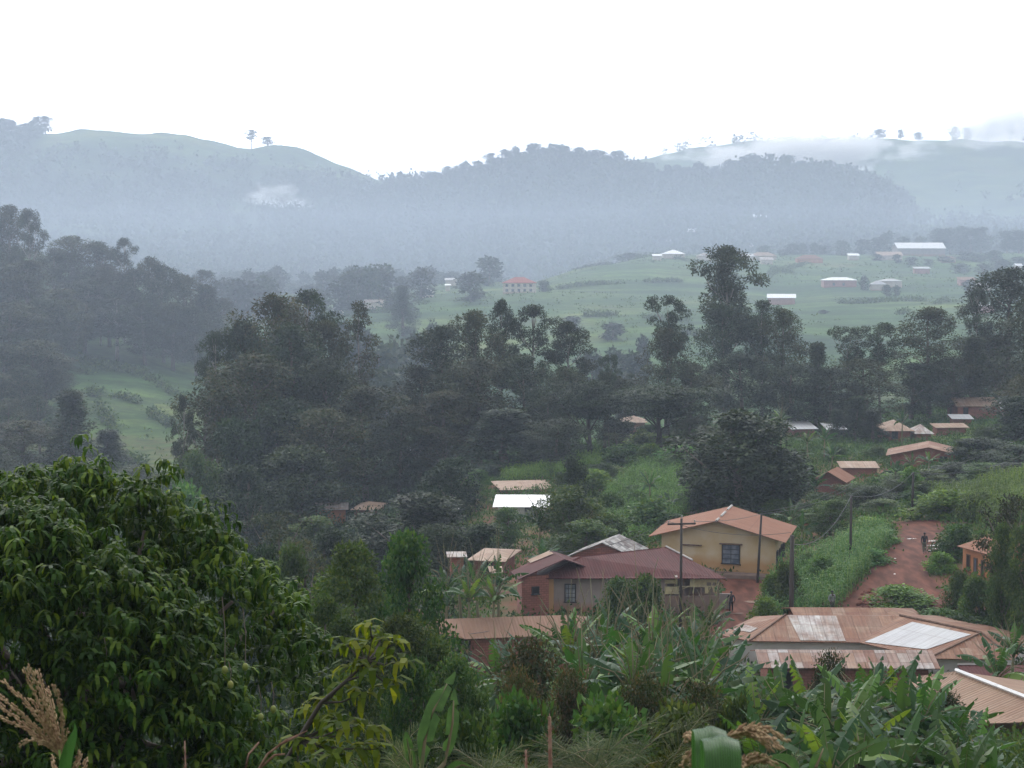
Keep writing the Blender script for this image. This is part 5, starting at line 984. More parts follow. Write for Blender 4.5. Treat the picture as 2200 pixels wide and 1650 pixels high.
# big central clumps and the right-hand tree line
CL = 'tall trees of the middle distance'
for px_, top, w, Yr, kd, lab in [
 (585, 634, 160, 275, 'gum', 'tallest dark domed tree of the left central clump'), (668, 624, 105, 280, 'open', 'brownish open-crowned tree just right of the tallest dome in the left clump'), (520, 690, 120, 272, 'gum', 'dark tree on the left shoulder of the left central clump'),
 (700, 690, 110, 272, 'gum', 'brown-green tree on the right shoulder of the left central clump'), (462, 712, 70, 268, 'open', 'sparse tree sticking out left of the left central clump'), (620, 700, 170, 262, 'gum', 'broad dark tree filling the middle of the left central clump'),
 (550, 760, 190, 256, 'gum', 'low broad tree at the left foot of the left central clump'), (690, 770, 140, 258, 'gum', 'dense tree under the right shoulder of the left central clump'), (432, 835, 110, 262, 'twiggy', 'thin leaning tree with bare stems left of the left central clump'), (385, 850, 46, 258, 'open', 'small leafy top on a leaning stem, leftmost of the central clump'),
 (779, 648, 56, 285, 'slender', 'slender tall tree with a wispy crown standing alone between the clumps'), (785, 830, 170, 250, 'gum', 'dark conical tree below the slender tree'), (855, 890, 110, 245, 'gum', 'dark low tree between the two central clumps'), (600, 860, 180, 245, 'round', 'very dark round tree at the base of the left central clump'), (500, 900, 120, 240, 'round', 'dark round tree at the bottom left of the left central clump'),
 (700, 880, 150, 240, 'gum', 'dark tree at the bottom right of the left central clump'), (640, 960, 160, 228, 'round', 'blackish tree mass above the low brick house'), (420, 970, 110, 225, 'mid', 'greener round tree at the bottom left below the thin leaning tree'), (520, 1000, 130, 215, 'round', 'dark tree right of the greener round one'), (400, 1040, 100, 200, 'fresh bush', 'bright bush just above the right shoulder of the mango crown'),
 (950, 700, 130, 265, 'gum', 'domed tree on the left of the right central clump'), (1015, 668, 110, 272, 'gum', 'high domed tree of the right central clump'), (1078, 643, 52, 278, 'lone', 'small-topped open tree rising above the right central clump'), (1140, 655, 84, 278, 'open', 'feathery tree right of the small-topped open one'), (1222, 690, 84, 272, 'lone', 'pointed airy tree at the right end of the right central clump'),
 (900, 790, 130, 258, 'gum', 'broad dark tree at the left foot of the right central clump'), (1030, 770, 150, 255, 'gum', 'large dark tree in the middle of the right central clump'), (1130, 760, 120, 258, 'gum', 'brown-green tree in the right part of the right central clump'), (960, 840, 150, 248, 'gum', 'dark tree low in the right central clump, above the tan roofed house'), (1080, 880, 150, 240, 'cone', 'pointed dark tree at the base of the right central clump'),
 (1180, 850, 110, 250, 'gum', 'dark tree behind the flat-topped trees'), (1215, 790, 90, 262, 'gum', 'greenish tree below the pointed airy one'), (1310, 760, 36, 262, 'umbrella', 'small tree with a tiny tufted top in the gap right of the clump'), (1300, 800, 90, 265, 'gum', 'hazy brown tree in the gap between the clump and the umbrella tree'),
 (1438, 634, 84, 280, 'umbrella', 'umbrella-crowned tree with sky showing through its branches'), (1432, 705, 96, 275, 'gum', 'rusty-topped tree in front of the umbrella-crowned one'), (1565, 529, 122, 310, 'lone', 'tallest lone eucalyptus of the tree line, standing against the green hill'), (1558, 655, 100, 300, 'gum', 'dark tree under the tallest lone eucalyptus'),
 (1640, 645, 80, 300, 'open', 'feathery tree just right of the tallest lone eucalyptus'), (1685, 665, 90, 298, 'gum', 'dark rounded tree second to the right of the lone eucalyptus'), (1600, 760, 130, 285, 'gum', 'dark tree mass below the lone eucalyptus'), (1480, 780, 110, 270, 'gum', 'olive tree between the umbrella tree and the lone eucalyptus'), (1700, 780, 110, 280, 'gum', 'dark tree behind the stepped white roof'), (1755, 735, 60, 285, 'cone', 'layered dark conifer-like tree left of the flat-topped pair'),
 (1830, 700, 80, 290, 'umbrella', 'flat-topped dark tree of a pair, left one'), (1895, 692, 84, 292, 'umbrella', 'flat-topped dark tree of a pair, right one'), (1860, 770, 130, 285, 'gum', 'dark tree mass beneath the flat-topped pair'), (1790, 790, 100, 280, 'gum', 'dark tree between the layered tree and the flat-topped pair'), (2000, 660, 122, 295, 'gum', 'big round olive-green dome right of the flat-topped pair'),
 (1960, 780, 120, 290, 'gum', 'dark tree under the left side of the olive dome'), (2050, 770, 110, 290, 'gum', 'dark tree under the right side of the olive dome'), (2090, 722, 70, 292, 'cone', 'yellowish young tree between the olive dome and the tall right-edge tree'), (2165, 575, 150, 300, 'gum', 'very tall dark tree cut by the right edge'), (2105, 615, 60, 302, 'open', 'side bough-like thin tree left of the very tall right-edge tree'),
 (2150, 720, 150, 299, 'gum', 'dark tree below the very tall one at the right edge'), (2230, 640, 140, 255, 'gum', 'tall tree mostly beyond the right edge'), (2190, 850, 140, 232, 'round', 'big dark tree in front of the cream zinc roof at the right'), (2240, 800, 120, 245, 'gum', 'dark tree at the right edge above the dark round tree'), (2120, 960, 130, 205, 'round', 'dark tree right of the brown gabled brick house'), (2200, 1000, 130, 190, 'round', 'dark bushy tree at the right edge above the maize'),
 (1270, 820, 190, 246, 'flat', 'wide flat-topped acacia left of the pink roof glimpse'), (1420, 828, 190, 242, 'flat', 'wide flat-topped acacia above the pink roof glimpse'), (1190, 900, 120, 235, 'gum', 'dark tree left of the acacias'), (1330, 930, 80, 250, 'twiggy', 'dim twiggy tree under the acacias'), (1350, 906, 70, 270, 'round', 'dark bush hiding the foot of the pink roofed house'), (1400, 912, 60, 265, 'round', 'dark bush right of the pink roofed house'), (1480, 900, 110, 240, 'gum', 'dark tree between the acacias and the dense dark tree'),
 (1600, 884, 230, 178, 'round', 'dense very dark round tree behind the ochre house'), (1660, 960, 150, 182, 'round', 'dark lower tree on the right of the dense dark tree'), (1530, 960, 120, 184, 'round', 'dark lower tree on the left of the dense dark tree'), (1838, 850, 56, 262, 'cone', 'young tree with a reddish tip between the white roofs and the tan hipped roof'), (1880, 880, 50, 258, 'cone', 'young green tree right of the reddish-tipped one'), (1805, 880, 46, 262, 'cone', 'young dark tree left of the reddish-tipped one')]:
    T(kd, px_, Yr, top, w, lab, CL, **(dict(variant=0) if kd == 'lone' else {}))
MT = 'smaller trees among the houses'
for px_, top, w, Yr, kd, lab in [
 (1232, 1046, 140, 150, 'mid', 'bushy dark tree covering the right end of the white roofed house'), (1230, 985, 70, 175, 'round', 'narrow dark tree behind the tan roofed brick house'), (1255, 1120, 120, 140, 'mid', 'low dark tree behind the mottled roof'), (890, 1062, 190, 172, 'round', 'dark spreading tree right of the low brick house'), (800, 1112, 110, 180, 'round', 'dark bush in front of the low brick house'),
 (1085, 1092, 80, 168, 'mid', 'dark tree in front of the left end of the white roofed house'), (970, 985, 110, 198, 'round', 'dark tree above the small shining shed'), (1020, 1010, 60, 205, 'mid', 'smaller tree beside the dark one above the shining shed'), (1040, 1130, 110, 150, 'round', 'dark tree behind the streaky tan roof'), (945, 1130, 120, 150, 'round', 'dark tree left of the streaky tan roof'),
 (680, 1112, 100, 190, 'mid', 'greyish bush before the long pale roof wing'), (600, 1100, 120, 160, 'twiggy', 'grey twiggy tree right of the mango crown'), (640, 1160, 130, 120, 'twiggy', 'grey-green twiggy bush between mango tree and avocado tree'), (560, 1180, 130, 105, 'round', 'dark round tree close behind the right slope of the mango crown'), (700, 1140, 110, 150, 'round', 'dark tree behind the avocado tree'),
 (620, 1175, 90, 95, 'mid', 'olive tree at the right flank of the mango crown'), (1300, 1000, 80, 215, 'fresh bush', 'fresh green bush on the slope left of the maize'), (1410, 945, 110, 245, 'fresh bush', 'fresh green bushes on top of the middle slope'), (1350, 975, 110, 232, 'bush', 'olive bush on the middle slope'), (1470, 965, 120, 225, 'fresh bush', 'green bush left of the dense dark tree'),
 (1270, 1010, 90, 200, 'fresh bush', 'green bush right of the narrow dark tree'), (1330, 1060, 80, 180, 'bush', 'bush beside the big banana plant on the slope'), (1390, 1070, 110, 165, 'bush', 'brownish bush under the big banana plant on the slope'), (1320, 1110, 130, 150, 'bush', 'dull bush behind the mottled roof and the ochre house'),
 (1345, 1243, 96, 112, 'bush', 'round olive bush in front of the maroon house, left of two'), (1400, 1240, 80, 111, 'bush', 'round olive bush in front of the maroon house, right of two'), (1790, 1075, 100, 150, 'mid', 'grey-green tree behind the maize at the lane'), (1760, 1060, 80, 165, 'mid', 'tree in front of the small maroon-red roof'), (1840, 1040, 90, 172, 'mid', 'tree right of the small maroon-red roof'),
 (1880, 1045, 90, 168, 'round', 'dark bushy tree above the bend of the road'), (1930, 1030, 90, 178, 'mid', 'dark tree left of the farthest power pole'), (1990, 1010, 110, 182, 'mid', 'dark tree right of the farthest power pole'), (2060, 1010, 110, 185, 'round', 'dark tree behind the tall bright maize'), (2130, 1000, 110, 178, 'mid', 'leafy tree behind the tall bright maize'), (2190, 1030, 110, 172, 'round', 'dark tree at the right edge behind the tall bright maize'), (2010, 1035, 80, 172, 'bush', 'dark bush behind the feathery bright one'),
 (2095, 1040, 90, 168, 'mid', 'leafy tree directly above the tall bright maize'), (1960, 1060, 80, 168, 'bush', 'dark bush at the foot of the farthest pole'), (1905, 1075, 80, 160, 'mid', 'leafy tree where the maize meets the road top'), (1700, 1215, 60, 120, 'bush', 'weedy bush inside the maize near the thick pole'), (1780, 1200, 70, 126, 'fresh bush', 'light green bush inside the maize'),
 (1670, 1235, 60, 122, 'fresh bush', 'pale green bush at the left edge of the maize'), (1840, 1165, 70, 136, 'bush', 'bush at the foot of the slim pole'), (2040, 1052, 110, 152, 'fresh bush', 'feathery bright bush at the top of the road'), (2100, 1060, 90, 148, 'bush', 'dark bush right of the feathery bright one'),
 (2180, 1065, 110, 112, 'twiggy', 'olive tree standing over the orange house'), (2168, 1128, 60, 108, 'mid', 'leafy bough over the roof of the orange house'), (2225, 1120, 90, 106, 'mid', 'leafy tree at the right edge by the orange house'), (2068, 1232, 50, 116, 'bush', 'dark hedge bush left of the orange house wall'), (2120, 1244, 80, 112, 'bush', 'dark bush in front of the orange house'), (2180, 1250, 110, 110, 'bush', 'dark bush at the right edge below the orange house'),
 (2060, 1130, 80, 130, 'bush', 'leafy bush behind the orange house roof'), (2035, 1190, 60, 126, 'fresh bush', 'light leafy bush between the road and the orange house'), (1950, 1276, 116, 117, 'fresh bush', 'low rounded mound of clipped grass-like bush at the road junction'), (2020, 1316, 130, 111, 'bush', 'low hedge behind the right end of the L-shaped roof'), (2110, 1335, 140, 109, 'bush', 'low hedge continuing to the right edge'),
 (1905, 1150, 70, 140, 'fresh bush', 'bright bank of grass left of the road, lower part'), (1870, 1120, 80, 148, 'fresh bush', 'bright bank of grass left of the road, upper part'), (1880, 1190, 90, 131, 'fresh bush', 'long soft grass hanging over the road edge'), (1650, 1290, 60, 113, 'fresh bush', 'grass clump at the foot of the dark thick pole'), (1740, 1190, 60, 133, 'bush', 'bush at the top of the maize by the lane')]:
    T(kd, px_, Yr, top, w, lab, MT)
# near growth
NT = 'bushes of the near slope'
for px_, top, w, Yr, kd, lab in [
 (765, 1172, 200, 62, 'avocado', 'leafy green tree right of the mango crown, its pointed top left of the spire-like one'), (880, 1146, 130, 60, 'mid', 'tall green tree with spire-like shoots, left of the salmon roof'), (700, 1290, 170, 52, 'avocado', 'dark leafy tree against the right flank of the mango crown'), (925, 1375, 130, 50, 'mid', 'dark leafy tree below the salmon roof'), (850, 1330, 190, 50, 'avocado', 'dark green tree mass in front of the spire-topped tree'),
 (990, 1420, 130, 42, 'mid', 'dark green bush behind the upright banana leaves'), (760, 1440, 150, 40, 'mid', 'dark green bush under the yellow-green mango shoots'), (880, 1420, 130, 38, 'mid', 'dark green bush with pale shoots left of the upright banana leaves'),
 (1170, 1392, 190, 44, 'russet', 'large russet-tipped bush left of the banana grove'), (1110, 1440, 130, 40, 'russet', 'russet-green bush in front of the salmon roofed house'), (1260, 1440, 120, 42, 'russet', 'olive and russet bush in front of the banana grove, middle'), (1380, 1455, 150, 40, 'russet', 'olive bush in front of the banana grove, right of the middle'), (1500, 1460, 150, 41, 'russet', 'russet bush before the right part of the banana grove'),
 (1800, 1405, 90, 58, 'russet', 'brown-leaved bush in front of the patchwork shed'), (1600, 1500, 120, 40, 'bush', 'dull green bush between the two banana groves'), (2040, 1480, 120, 52, 'russet', 'brown-tinged shrub among the bananas at the right'),
 (1150, 1500, 200, 33, 'bush', 'green bush behind the palms, left'), (1330, 1510, 220, 32, 'bush', 'green bush behind the palms, middle'), (1500, 1520, 200, 33, 'bush', 'green bush behind the palms, right'), (1000, 1530, 180, 30, 'bush', 'green bush behind the upright banana leaf')]:
    T(kd, px_, Yr, top, w, lab, NT)
BG = 'banana plants'
for px_, top, Yr, lab in [(958, 1212, 106, 'banana plant left of the maroon annex, leftmost of the row'), (992, 1204, 108, 'banana plant left of the maroon annex, second of the row'), (1030, 1200, 106, 'banana plant left of the maroon annex, third of the row'), (1072, 1195, 107, 'banana plant touching the maroon annex'), (1010, 1235, 102, 'low banana plant before the row left of the annex'), (1055, 1240, 102, 'low banana plant before the annex corner'),
 (1160, 1085, 150, 'banana plant under the white plastered house'), (1165, 1160, 134, 'banana plant behind the pale sheet of the annex roof'), (1400, 1008, 185, 'big banana plant alone on the middle slope'), (1440, 1045, 180, 'smaller banana plant right of the big lone one'),
 (1680, 880, 240, 'banana plant at the left of the stepped white roof'), (1740, 925, 225, 'banana clump plant in front of the stepped white roof, left'), (1775, 915, 228, 'banana clump plant in front of the stepped white roof, right'), (1725, 950, 215, 'low banana plant before the stepped white roof'), (1790, 950, 212, 'low banana plant below the trees, right of the clump'), (1942, 876, 245, 'yellow-green banana plant before the tan hipped roof'),
 (1965, 972, 200, 'banana plant in front of the brown gabled house, left'), (2000, 968, 200, 'banana plant in front of the brown gabled house, right'), (1930, 985, 195, 'banana plant left of the brown gabled house'), (1700, 1075, 150, 'banana plant right of the ochre house roof'), (1760, 1010, 180, 'banana plant under the maroon-red roof'), (1730, 1100, 148, 'low banana plant right of the ochre house'), (1530, 1292, 100, 'banana plant under the maroon veranda'),
 (2185, 1345, 84, 'banana plant at the right edge over the L-shaped roof'), (2160, 1375, 80, 'lower banana plant at the right edge')]: banana(px_, Yr, top, lab, BG)
for j, (px_, top, Yr) in enumerate([(1075, 1360, 62), (1130, 1370, 58), (1160, 1345, 64), (1215, 1322, 62), (1240, 1330, 56), (1275, 1316, 62), (1310, 1330, 55), (1330, 1296, 66), (1372, 1290, 64), (1400, 1320, 55), (1430, 1310, 62), (1455, 1345, 52), (1480, 1320, 60), (1510, 1330, 56), (1535, 1335, 62), (1400, 1370, 48), (1350, 1380, 47), (1250, 1370, 49), (1490, 1375, 48), (1550, 1385, 50), (1440, 1390, 46)]):
    banana(px_, Yr, top, 'banana plant of the grove in front of the maroon house', 'banana grove before the maroon house')
for j, (px_, top, Yr) in enumerate([(1590, 1440, 52), (1640, 1450, 48), (1665, 1430, 50), (1700, 1445, 47), (1745, 1420, 50), (1780, 1450, 46), (1815, 1470, 42), (1850, 1440, 48), (1880, 1430, 50), (1905, 1415, 52), (1935, 1420, 52), (1960, 1440, 47), (1990, 1450, 48), (2020, 1470, 50), (2050, 1490, 48), (2090, 1510, 46), (2120, 1540, 44), (1720, 1510, 38), (1800, 1530, 36), (1880, 1520, 38), (1940, 1530, 37), (2010, 1540, 38), (2080, 1570, 37), (2150, 1590, 38), (1650, 1520, 37)]):
    banana(px_, Yr, top, 'banana plant of the grove below the patchwork shed and ribbed roof', 'banana grove at the lower right')
def veined(name, c1, c2, freq, rough=.35):
    """a leaf with fine raised veins across or along it and a brownish, uneven tone"""
    m, t = newmat(name); l = t.links.new; a = N(t, 'ShaderNodeAttribute'); a.attribute_name = 'vein'; g = N(t, 'ShaderNodeNewGeometry')
    mu = N(t, 'ShaderNodeMath', operation='MULTIPLY'); mu.inputs[1].default_value = freq; si = N(t, 'ShaderNodeMath', operation='SINE'); l(a.outputs['Fac'], mu.inputs[0]); l(mu.outputs[0], si.inputs[0])
    nz = N(t, 'ShaderNodeTexNoise'); nz.inputs['Scale'].default_value = 9; nz.inputs['Detail'].default_value = 6; l(g.outputs['Position'], nz.inputs['Vector'])
    ad = N(t, 'ShaderNodeMath', operation='MULTIPLY_ADD'); ad.inputs[1].default_value = .16; l(si.outputs[0], ad.inputs[0]); l(nz.outputs[0], ad.inputs[2])
    r = ramp(t, [(.3, c1), (.6, c2), (.82, tuple(x * 1.5 for x in c2))]); l(ad.outputs[0], r.inputs[0])
    p = N(t, 'ShaderNodeBsdfPrincipled'); p.inputs['Roughness'].default_value = rough; p.inputs['Specular IOR Level'].default_value = .35; l(r.outputs[0], p.inputs['Base Color'])
    b = N(t, 'ShaderNodeBump'); b.inputs['Strength'].default_value = .5; b.inputs['Distance'].default_value = .004; l(si.outputs[0], b.inputs['Height']); l(b.outputs[0], p.inputs['Normal'])
    tr = N(t, 'ShaderNodeBsdfTranslucent'); l(r.outputs[0], tr.inputs[0]); mx = N(t, 'ShaderNodeMixShader'); mx.inputs[0].default_value = .35; l(p.outputs[0], mx.inputs[1]); l(tr.outputs[0], mx.inputs[2])
    o = N(t, 'ShaderNodeOutputMaterial'); l(mx.outputs[0], o.inputs[0]); MATS[name] = m; return m
veined('veined banana leaf', (.035, .085, .018), (.062, .13, .025), 42); veined('veined maize leaf', (.03, .085, .018), (.05, .13, .028), 45)
def near_banana(Y, px0, leaves, label, seed):
    x = (px0 - 1100) / F * Y; r = empty('banana_plant', (x, Y, gz(x, Y)), label, 'banana plant'); rl = np.array(r.location); rg = np.random.default_rng(seed); V = []; Q = []; b = MB()
    crown = at(px0, 1700, Y); b.tube([(0, 0, -.1), (crown - rl) * .5, crown - rl], [.13, .11, .07], 8)
    for pts, wd in leaves:
        P = [at(a, c, Y + dy) for a, c, dy in pts]; n = 14; tt = np.linspace(0, len(P) - 1, n); path = []
        for q in tt: k = min(int(q), len(P) - 2); path.append(P[k] * (1 - q + k) + P[k + 1] * (q - k))
        path = [path[0]] + [(path[i - 1] + path[i] * 2 + path[i + 1]) / 4 for i in range(1, n - 1)] + [path[-1]]
        ws = [wd * min(1, .2 + s * 3) * (1 - max(0, s - .6) ** 2 * 5.5) for s in np.linspace(0, 1, n)]; ws[-1] = .01; d = path[-1] - path[0]; side = np.array([d[2], .5 * abs(d[2]), -d[0]]); side /= np.linalg.norm(side)
        v_, q_ = strip(path, side, ws, .15, .16, rg); k = len(V); V += v_; Q += [tuple(m + k for m in f_) for f_ in q_]; b.tube([crown - rl, path[0] - rl] + [p - rl for p in path[3::4]], [.035, .025, .02, .014, .008, .005], 5)
    b.build('stem', MATS['banana stem'], r, True); me = mesh_np('leaves', np.array(V) - rl, np.array(Q), MATS['veined banana leaf']); uu = me.attributes.new('vein', 'FLOAT', 'POINT'); vv = np.array(V); uu.data.foreach_set('value', ((vv[:, 2] + .4 * vv[:, 0]) * 16).astype(np.float32)); link(bpy.data.objects.new('leaves', me), r)
near_banana(17, 900, [([(905, 1650, 0), (915, 1570, 0), (940, 1500, .1), (978, 1443, .3)], .10), ([(955, 1640, .3), (972, 1560, .3), (976, 1480, .4)], .075), ([(885, 1660, -.2), (880, 1620, -.4), (872, 1572, -.6)], .06), ([(940, 1680, .1), (990, 1640, -.2), (1040, 1660, -.6)], .09)], 'near banana plant with one long upright yellow-green leaf', 1)
near_banana(17, 1740, [([(1745, 1665, 0), (1762, 1625, 0), (1772, 1600, .1)], .11), ([(1715, 1670, 0), (1690, 1640, -.2), (1650, 1625, -.4)], .12)], 'near banana plant with torn leaves at the bottom edge', 2)
for j, (px_, top, Yr, sc, lab) in enumerate([(1085, 1478, 25, .8, 'palm with a pale arching frond right of the upright banana leaf'), (1200, 1500, 24, .9, 'palm behind the red stalk'), (1290, 1460, 27, 1, 'palm with the tallest upright fronds in the middle'), (1400, 1500, 24, .9, 'palm right of the tallest-fronded one'),
   (1520, 1495, 26, .9, 'palm behind the folded maize leaf'), (1340, 1600, 17, .55, 'low fan-like palm at the bottom edge'), (1000, 1540, 21, .7, 'low palm left of the pale arching frond'), (820, 1530, 20, .5, 'dry low palm between mango shoots and banana leaf'), (1600, 1560, 24, .8, 'palm between folded maize leaf and the lower right bananas'), (1130, 1590, 17, .6, 'low palm left of the red stalk')]):
    palm(px_, Yr, top, lab, 'palms at the foot of the near slope', sc, j)
palm(965, 15.2, 1570, 'small palm whose thin fronds cross in front of the upright banana leaf', 'palms at the foot of the near slope', .5, 3)
rb = random.Random(12)
for i in range(46):                                                # loose bushes of the middle slope
    Yb = rb.uniform(158, 262); px_ = rb.uniform(1270, 2180)
    x = (px_ - 1100) / F * Yb
    if in_road(np.array([x]), np.array([Yb]))[0] or np.min((FO[:, 0] - x) ** 2 + (FO[:, 1] - Yb) ** 2) < 49 or (np.any((np.abs(1100 + F * FO[:, 0] / FO[:, 1] - px_) < 50) & (FO[:, 1] > Yb) & (FO[:, 1] < Yb + 30))): continue
    plant(rb.choice(['bush', 'fresh bush', 'mid', 'bush']), x, Yb, rb.uniform(1.5, 3.6), rb.uniform(2.5, 5), 'leafy bush of the middle slope among the scattered houses', 'loose bushes on the middle slope')
# ---------------------------------------------------------------- mango tree
def leaf_strips(P, az, el0, el1, Ls, Ws):
    """lance-shaped leaves: three quads each, bending from el0 to el1"""
    m = len(P); V = np.zeros((m, 4, 2, 3)); sd_ = np.stack([-np.sin(az), np.cos(az), 0 * az], 1); p = P.copy()
    for i, w in enumerate((.25, 1, .85, .06)):
        V[:, i, 0] = p - sd_ * (Ws * w / 2)[:, None]; V[:, i, 1] = p + sd_ * (Ws * w / 2)[:, None]
        e = el0 + (el1 - el0) * i / 2.0; p = p + np.stack([np.cos(az) * np.cos(e), np.sin(az) * np.cos(e), np.sin(e)], 1) * (Ls / 3)[:, None]
    k = np.arange(m)[:, None] * 8; Q = np.concatenate([np.concatenate([k + 2 * i, k + 2 * i + 1, k + 2 * i + 3, k + 2 * i + 2], 1) for i in range(3)])
    return V.reshape(-1, 3), Q
def whorls(rg, C, n=9, Lf=.245, Wf=.054, d0=-.1, d1=-1.4):
    k = np.repeat(np.arange(len(C)), n); m = len(k); az = rg.random(m) * 6.28
    P = C[k] + rg.normal(size=(m, 3)) * .02; el0 = rg.normal(d0, .35, m); return leaf_strips(P, az, el0, np.minimum(el0, 0) + rg.normal(d1, .3, m), Lf * rg.uniform(.7, 1.2, m), Wf * rg.uniform(.8, 1.2, m))
rg = np.random.default_rng(9)
TOPX = [-420, -200, 0, 60, 110, 150, 200, 250, 300, 350, 385, 420, 470, 510, 555, 596, 624, 640, 665, 700]; TOPY = [1230, 1060, 1018, 1022, 1000, 985, 1000, 1004, 1015, 1036, 1085, 1120, 1150, 1180, 1230, 1275, 1340, 1450, 1560, 1680]
LC = []; LR = []
for i in range(230):
    px_ = rg.uniform(-420, 680); r_ = rg.uniform(.35, 1.05); rp = r_ * F / 22; edge = rg.random() < .4
    tp = max(np.interp(px_, TOPX, TOPY), np.interp(px_ + rp * .8, TOPX, TOPY)) + rp * .85 + rg.uniform(-12, 25); py_ = tp + (rg.random() * 60 if edge else rg.random() ** 1.0 * 620)
    if py_ > 1780: continue
    dep = min(1.0, ((py_ - np.interp(px_, TOPX, TOPY)) / 420)) ** .5; Yc = 22.5 + (rg.choice([-1, 1], p=[.75, .25]) * dep * 3.3) + rg.normal() * .4
    LC.append(at(px_, py_, 22.5) * 1.0); LC[-1] = np.array([LC[-1][0], Yc, LC[-1][2]]); LR.append(r_)
for px_ in range(-400, 690, 38):                                   # the rim of the crown
    r_ = .55 + .25 * rg.random(); tp = np.interp(px_, TOPX, TOPY) + r_ * F / 22 * .8 + rg.uniform(-8, 18); c = at(px_, tp, 22.5); LC.append(np.array([c[0], 22.5 + rg.normal() * .5, c[2]])); LR.append(r_)
LC = np.array(LC); LR = np.array(LR); k = np.repeat(np.arange(len(LC)), 33); u = unit(rg.normal(size=(len(k), 3)) + np.array([0, -.2, .35]))
WC = LC[k] + u * (LR[k] * rg.uniform(.75, 1.08, len(k)))[:, None] * np.array([1, 1, .85]); print('whorls', len(WC))
sh = rg.choice(len(WC), 420); up_ = WC[sh] + rg.normal(size=(420, 3)) * .08 + np.array([0, 0, 1]) * rg.uniform(.1, .38, 420)[:, None]; WC = np.concatenate([WC, up_])   # shoots standing clear of the crown
V, Q = whorls(rg, WC)
mg = empty('mango_tree', (-6.2, 22.8, gz(-6.2, 22.8)), 'huge dark glossy mango tree filling the lower left corner', 'mango tree'); ml = np.array(mg.location)
link(bpy.data.objects.new('crown', mesh_np('crown', V - ml, Q, MATS['mango leaves'])), mg)
b = MB(); fk = np.array([0, 0, 2.6]); b.tube([(0, 0, -.5), (.1, 0, 1.4), fk], [.38, .32, .28], 9)
for j in range(0, len(LC), 5):
    c = LC[j] - ml; m = (fk + c) / 2 + rg.normal(size=3) * .25 + np.array([0, 0, .2]); b.tube([fk + rg.normal(size=3) * .1, m, c], [.12, .07, .025], 5)
b.build('trunk', MATS['bark'], mg, True)
fr = plain('mango skin', (.12, .17, .03), (.2, .2, .05), scale=6, rough=.4)
for (px_, py_, Yf, st) in [(483, 1430, 19.0, 150), (527, 1424, 19.2, 120), (228, 1430, 18.9, 60), (587, 1515, 19.3, 50), (560, 1532, 19.2, 60), (495, 1462, 19.1, 40)]:
    c = at(px_, py_, Yf) - ml; b = MB(); n_ = 8; prof = [(0, .005), (.1, .6), (.3, .95), (.55, 1), (.8, .75), (.95, .35), (1, .02)]
    b.tube([c + (0, 0, -.105 * t_) for t_, _ in prof], [.037 * w for _, w in prof], 10); b.build('mango_fruit', fr, mg, True)
    s = MB(); s.tube([c, c + (.01, .0, st / F * Yf * .5), c + (-.03, .05, st / F * Yf)], .005, 4); s.build('fruit_stalk', MATS['bark'], mg)
# the yellow-green shoots of a young mango tree nearer to us
ym = empty('mango_tree', (-1.3, 13.2, gz(-1.3, 13.2)), 'young mango tree with yellow-green drooping leaves beside the big dark mango crown', 'mango tree'); yl_ = np.array(ym.location); b = MB(); WC = []
for (px_, py_, Yb) in [(795, 1345, 12.6), (745, 1385, 12.8), (840, 1385, 12.6), (820, 1370, 13), (860, 1420, 12.5), (775, 1390, 12.9), (760, 1430, 12.8), (800, 1430, 12.6), (735, 1470, 13), (780, 1490, 12.7), (720, 1540, 12.9), (745, 1560, 12.6), (700, 1560, 13), (690, 1600, 12.6), (760, 1610, 12.5), (810, 1610, 12.4), (720, 1625, 12.4), (650, 1590, 12.8), (830, 1470, 12.7), (700, 1500, 13.1), (640, 1640, 12.8), (790, 1560, 12.9), (670, 1530, 13)]:
    WC.append(at(px_, py_, Yb))
bough = [at(560, 1720, 13) - yl_, at(640, 1590, 12.9) - yl_, at(690, 1510, 12.8) - yl_, at(745, 1462, 12.7) - yl_, at(790, 1420, 12.7) - yl_, at(800, 1370, 12.7) - yl_]
b.tube([(0, 0, -.2)] + bough, [.04, .026, .022, .018, .014, .01, .006], 7)
for c in WC:
    q = min(bough, key=lambda p_: np.linalg.norm(p_ - (c - yl_)) + (0 if p_[2] < (c - yl_)[2] else .25)); b.tube([q, (q + c - yl_) / 2 + np.array([0, 0, -.03]), c - yl_], [.012, .008, .004], 5)
b.build('trunk', MATS['dark trunk'], ym, True)
V, Q = whorls(rg, np.array(WC), 10, .24, .055, .3, -1.3); link(bpy.data.objects.new('crown', mesh_np('crown', V - yl_, Q, MATS['young mango leaves'])), ym)
# ---------------------------------------------------------------- poles and wires
def pole(px, pyt, Y, r, label, arm=None, lean=0, extra=1.0):
    tp = at(px, pyt, Y); x = tp[0]; zb = gz(x - lean, Y) - .6; root = empty('power_pole', (x - lean, Y, zb + .6), label, 'power pole', 'power poles of the village'); H = tp[2] - zb - .6
    b = MB(); b.tube([(0, 0, -.6), (lean * .5, 0, H * .5), (lean, 0, H)], [r * 1.15, r, r * .85], 8); b.build('post', MATS['dark creosote'], root, True)
    if arm:
        b = MB(); b.box((lean, -.16, H - .35), (arm, .1, .12), ((.99, .14, .0), (-.14, .99, 0), (0, 0, 1))); b.build('crossarm', MATS['dark creosote'], root)
        for s in (-.46, .02, .46):
            b = MB(); z = H - .29 if abs(s) > .1 else H; q = np.array([lean + s * arm, -.16 + s * arm * .14 if abs(s) > .1 else 0, z]); b.tube([q, q + (0, 0, .12), q + (0, 0, .2)], [.025, .055, .05], 7); b.build('insulator', MATS['concrete'], root)
    return tp
pA = pole(1464, 1114, 112, .1, 'tall rusty-looking pole with a crossarm in front of the maroon roof', 2.0)
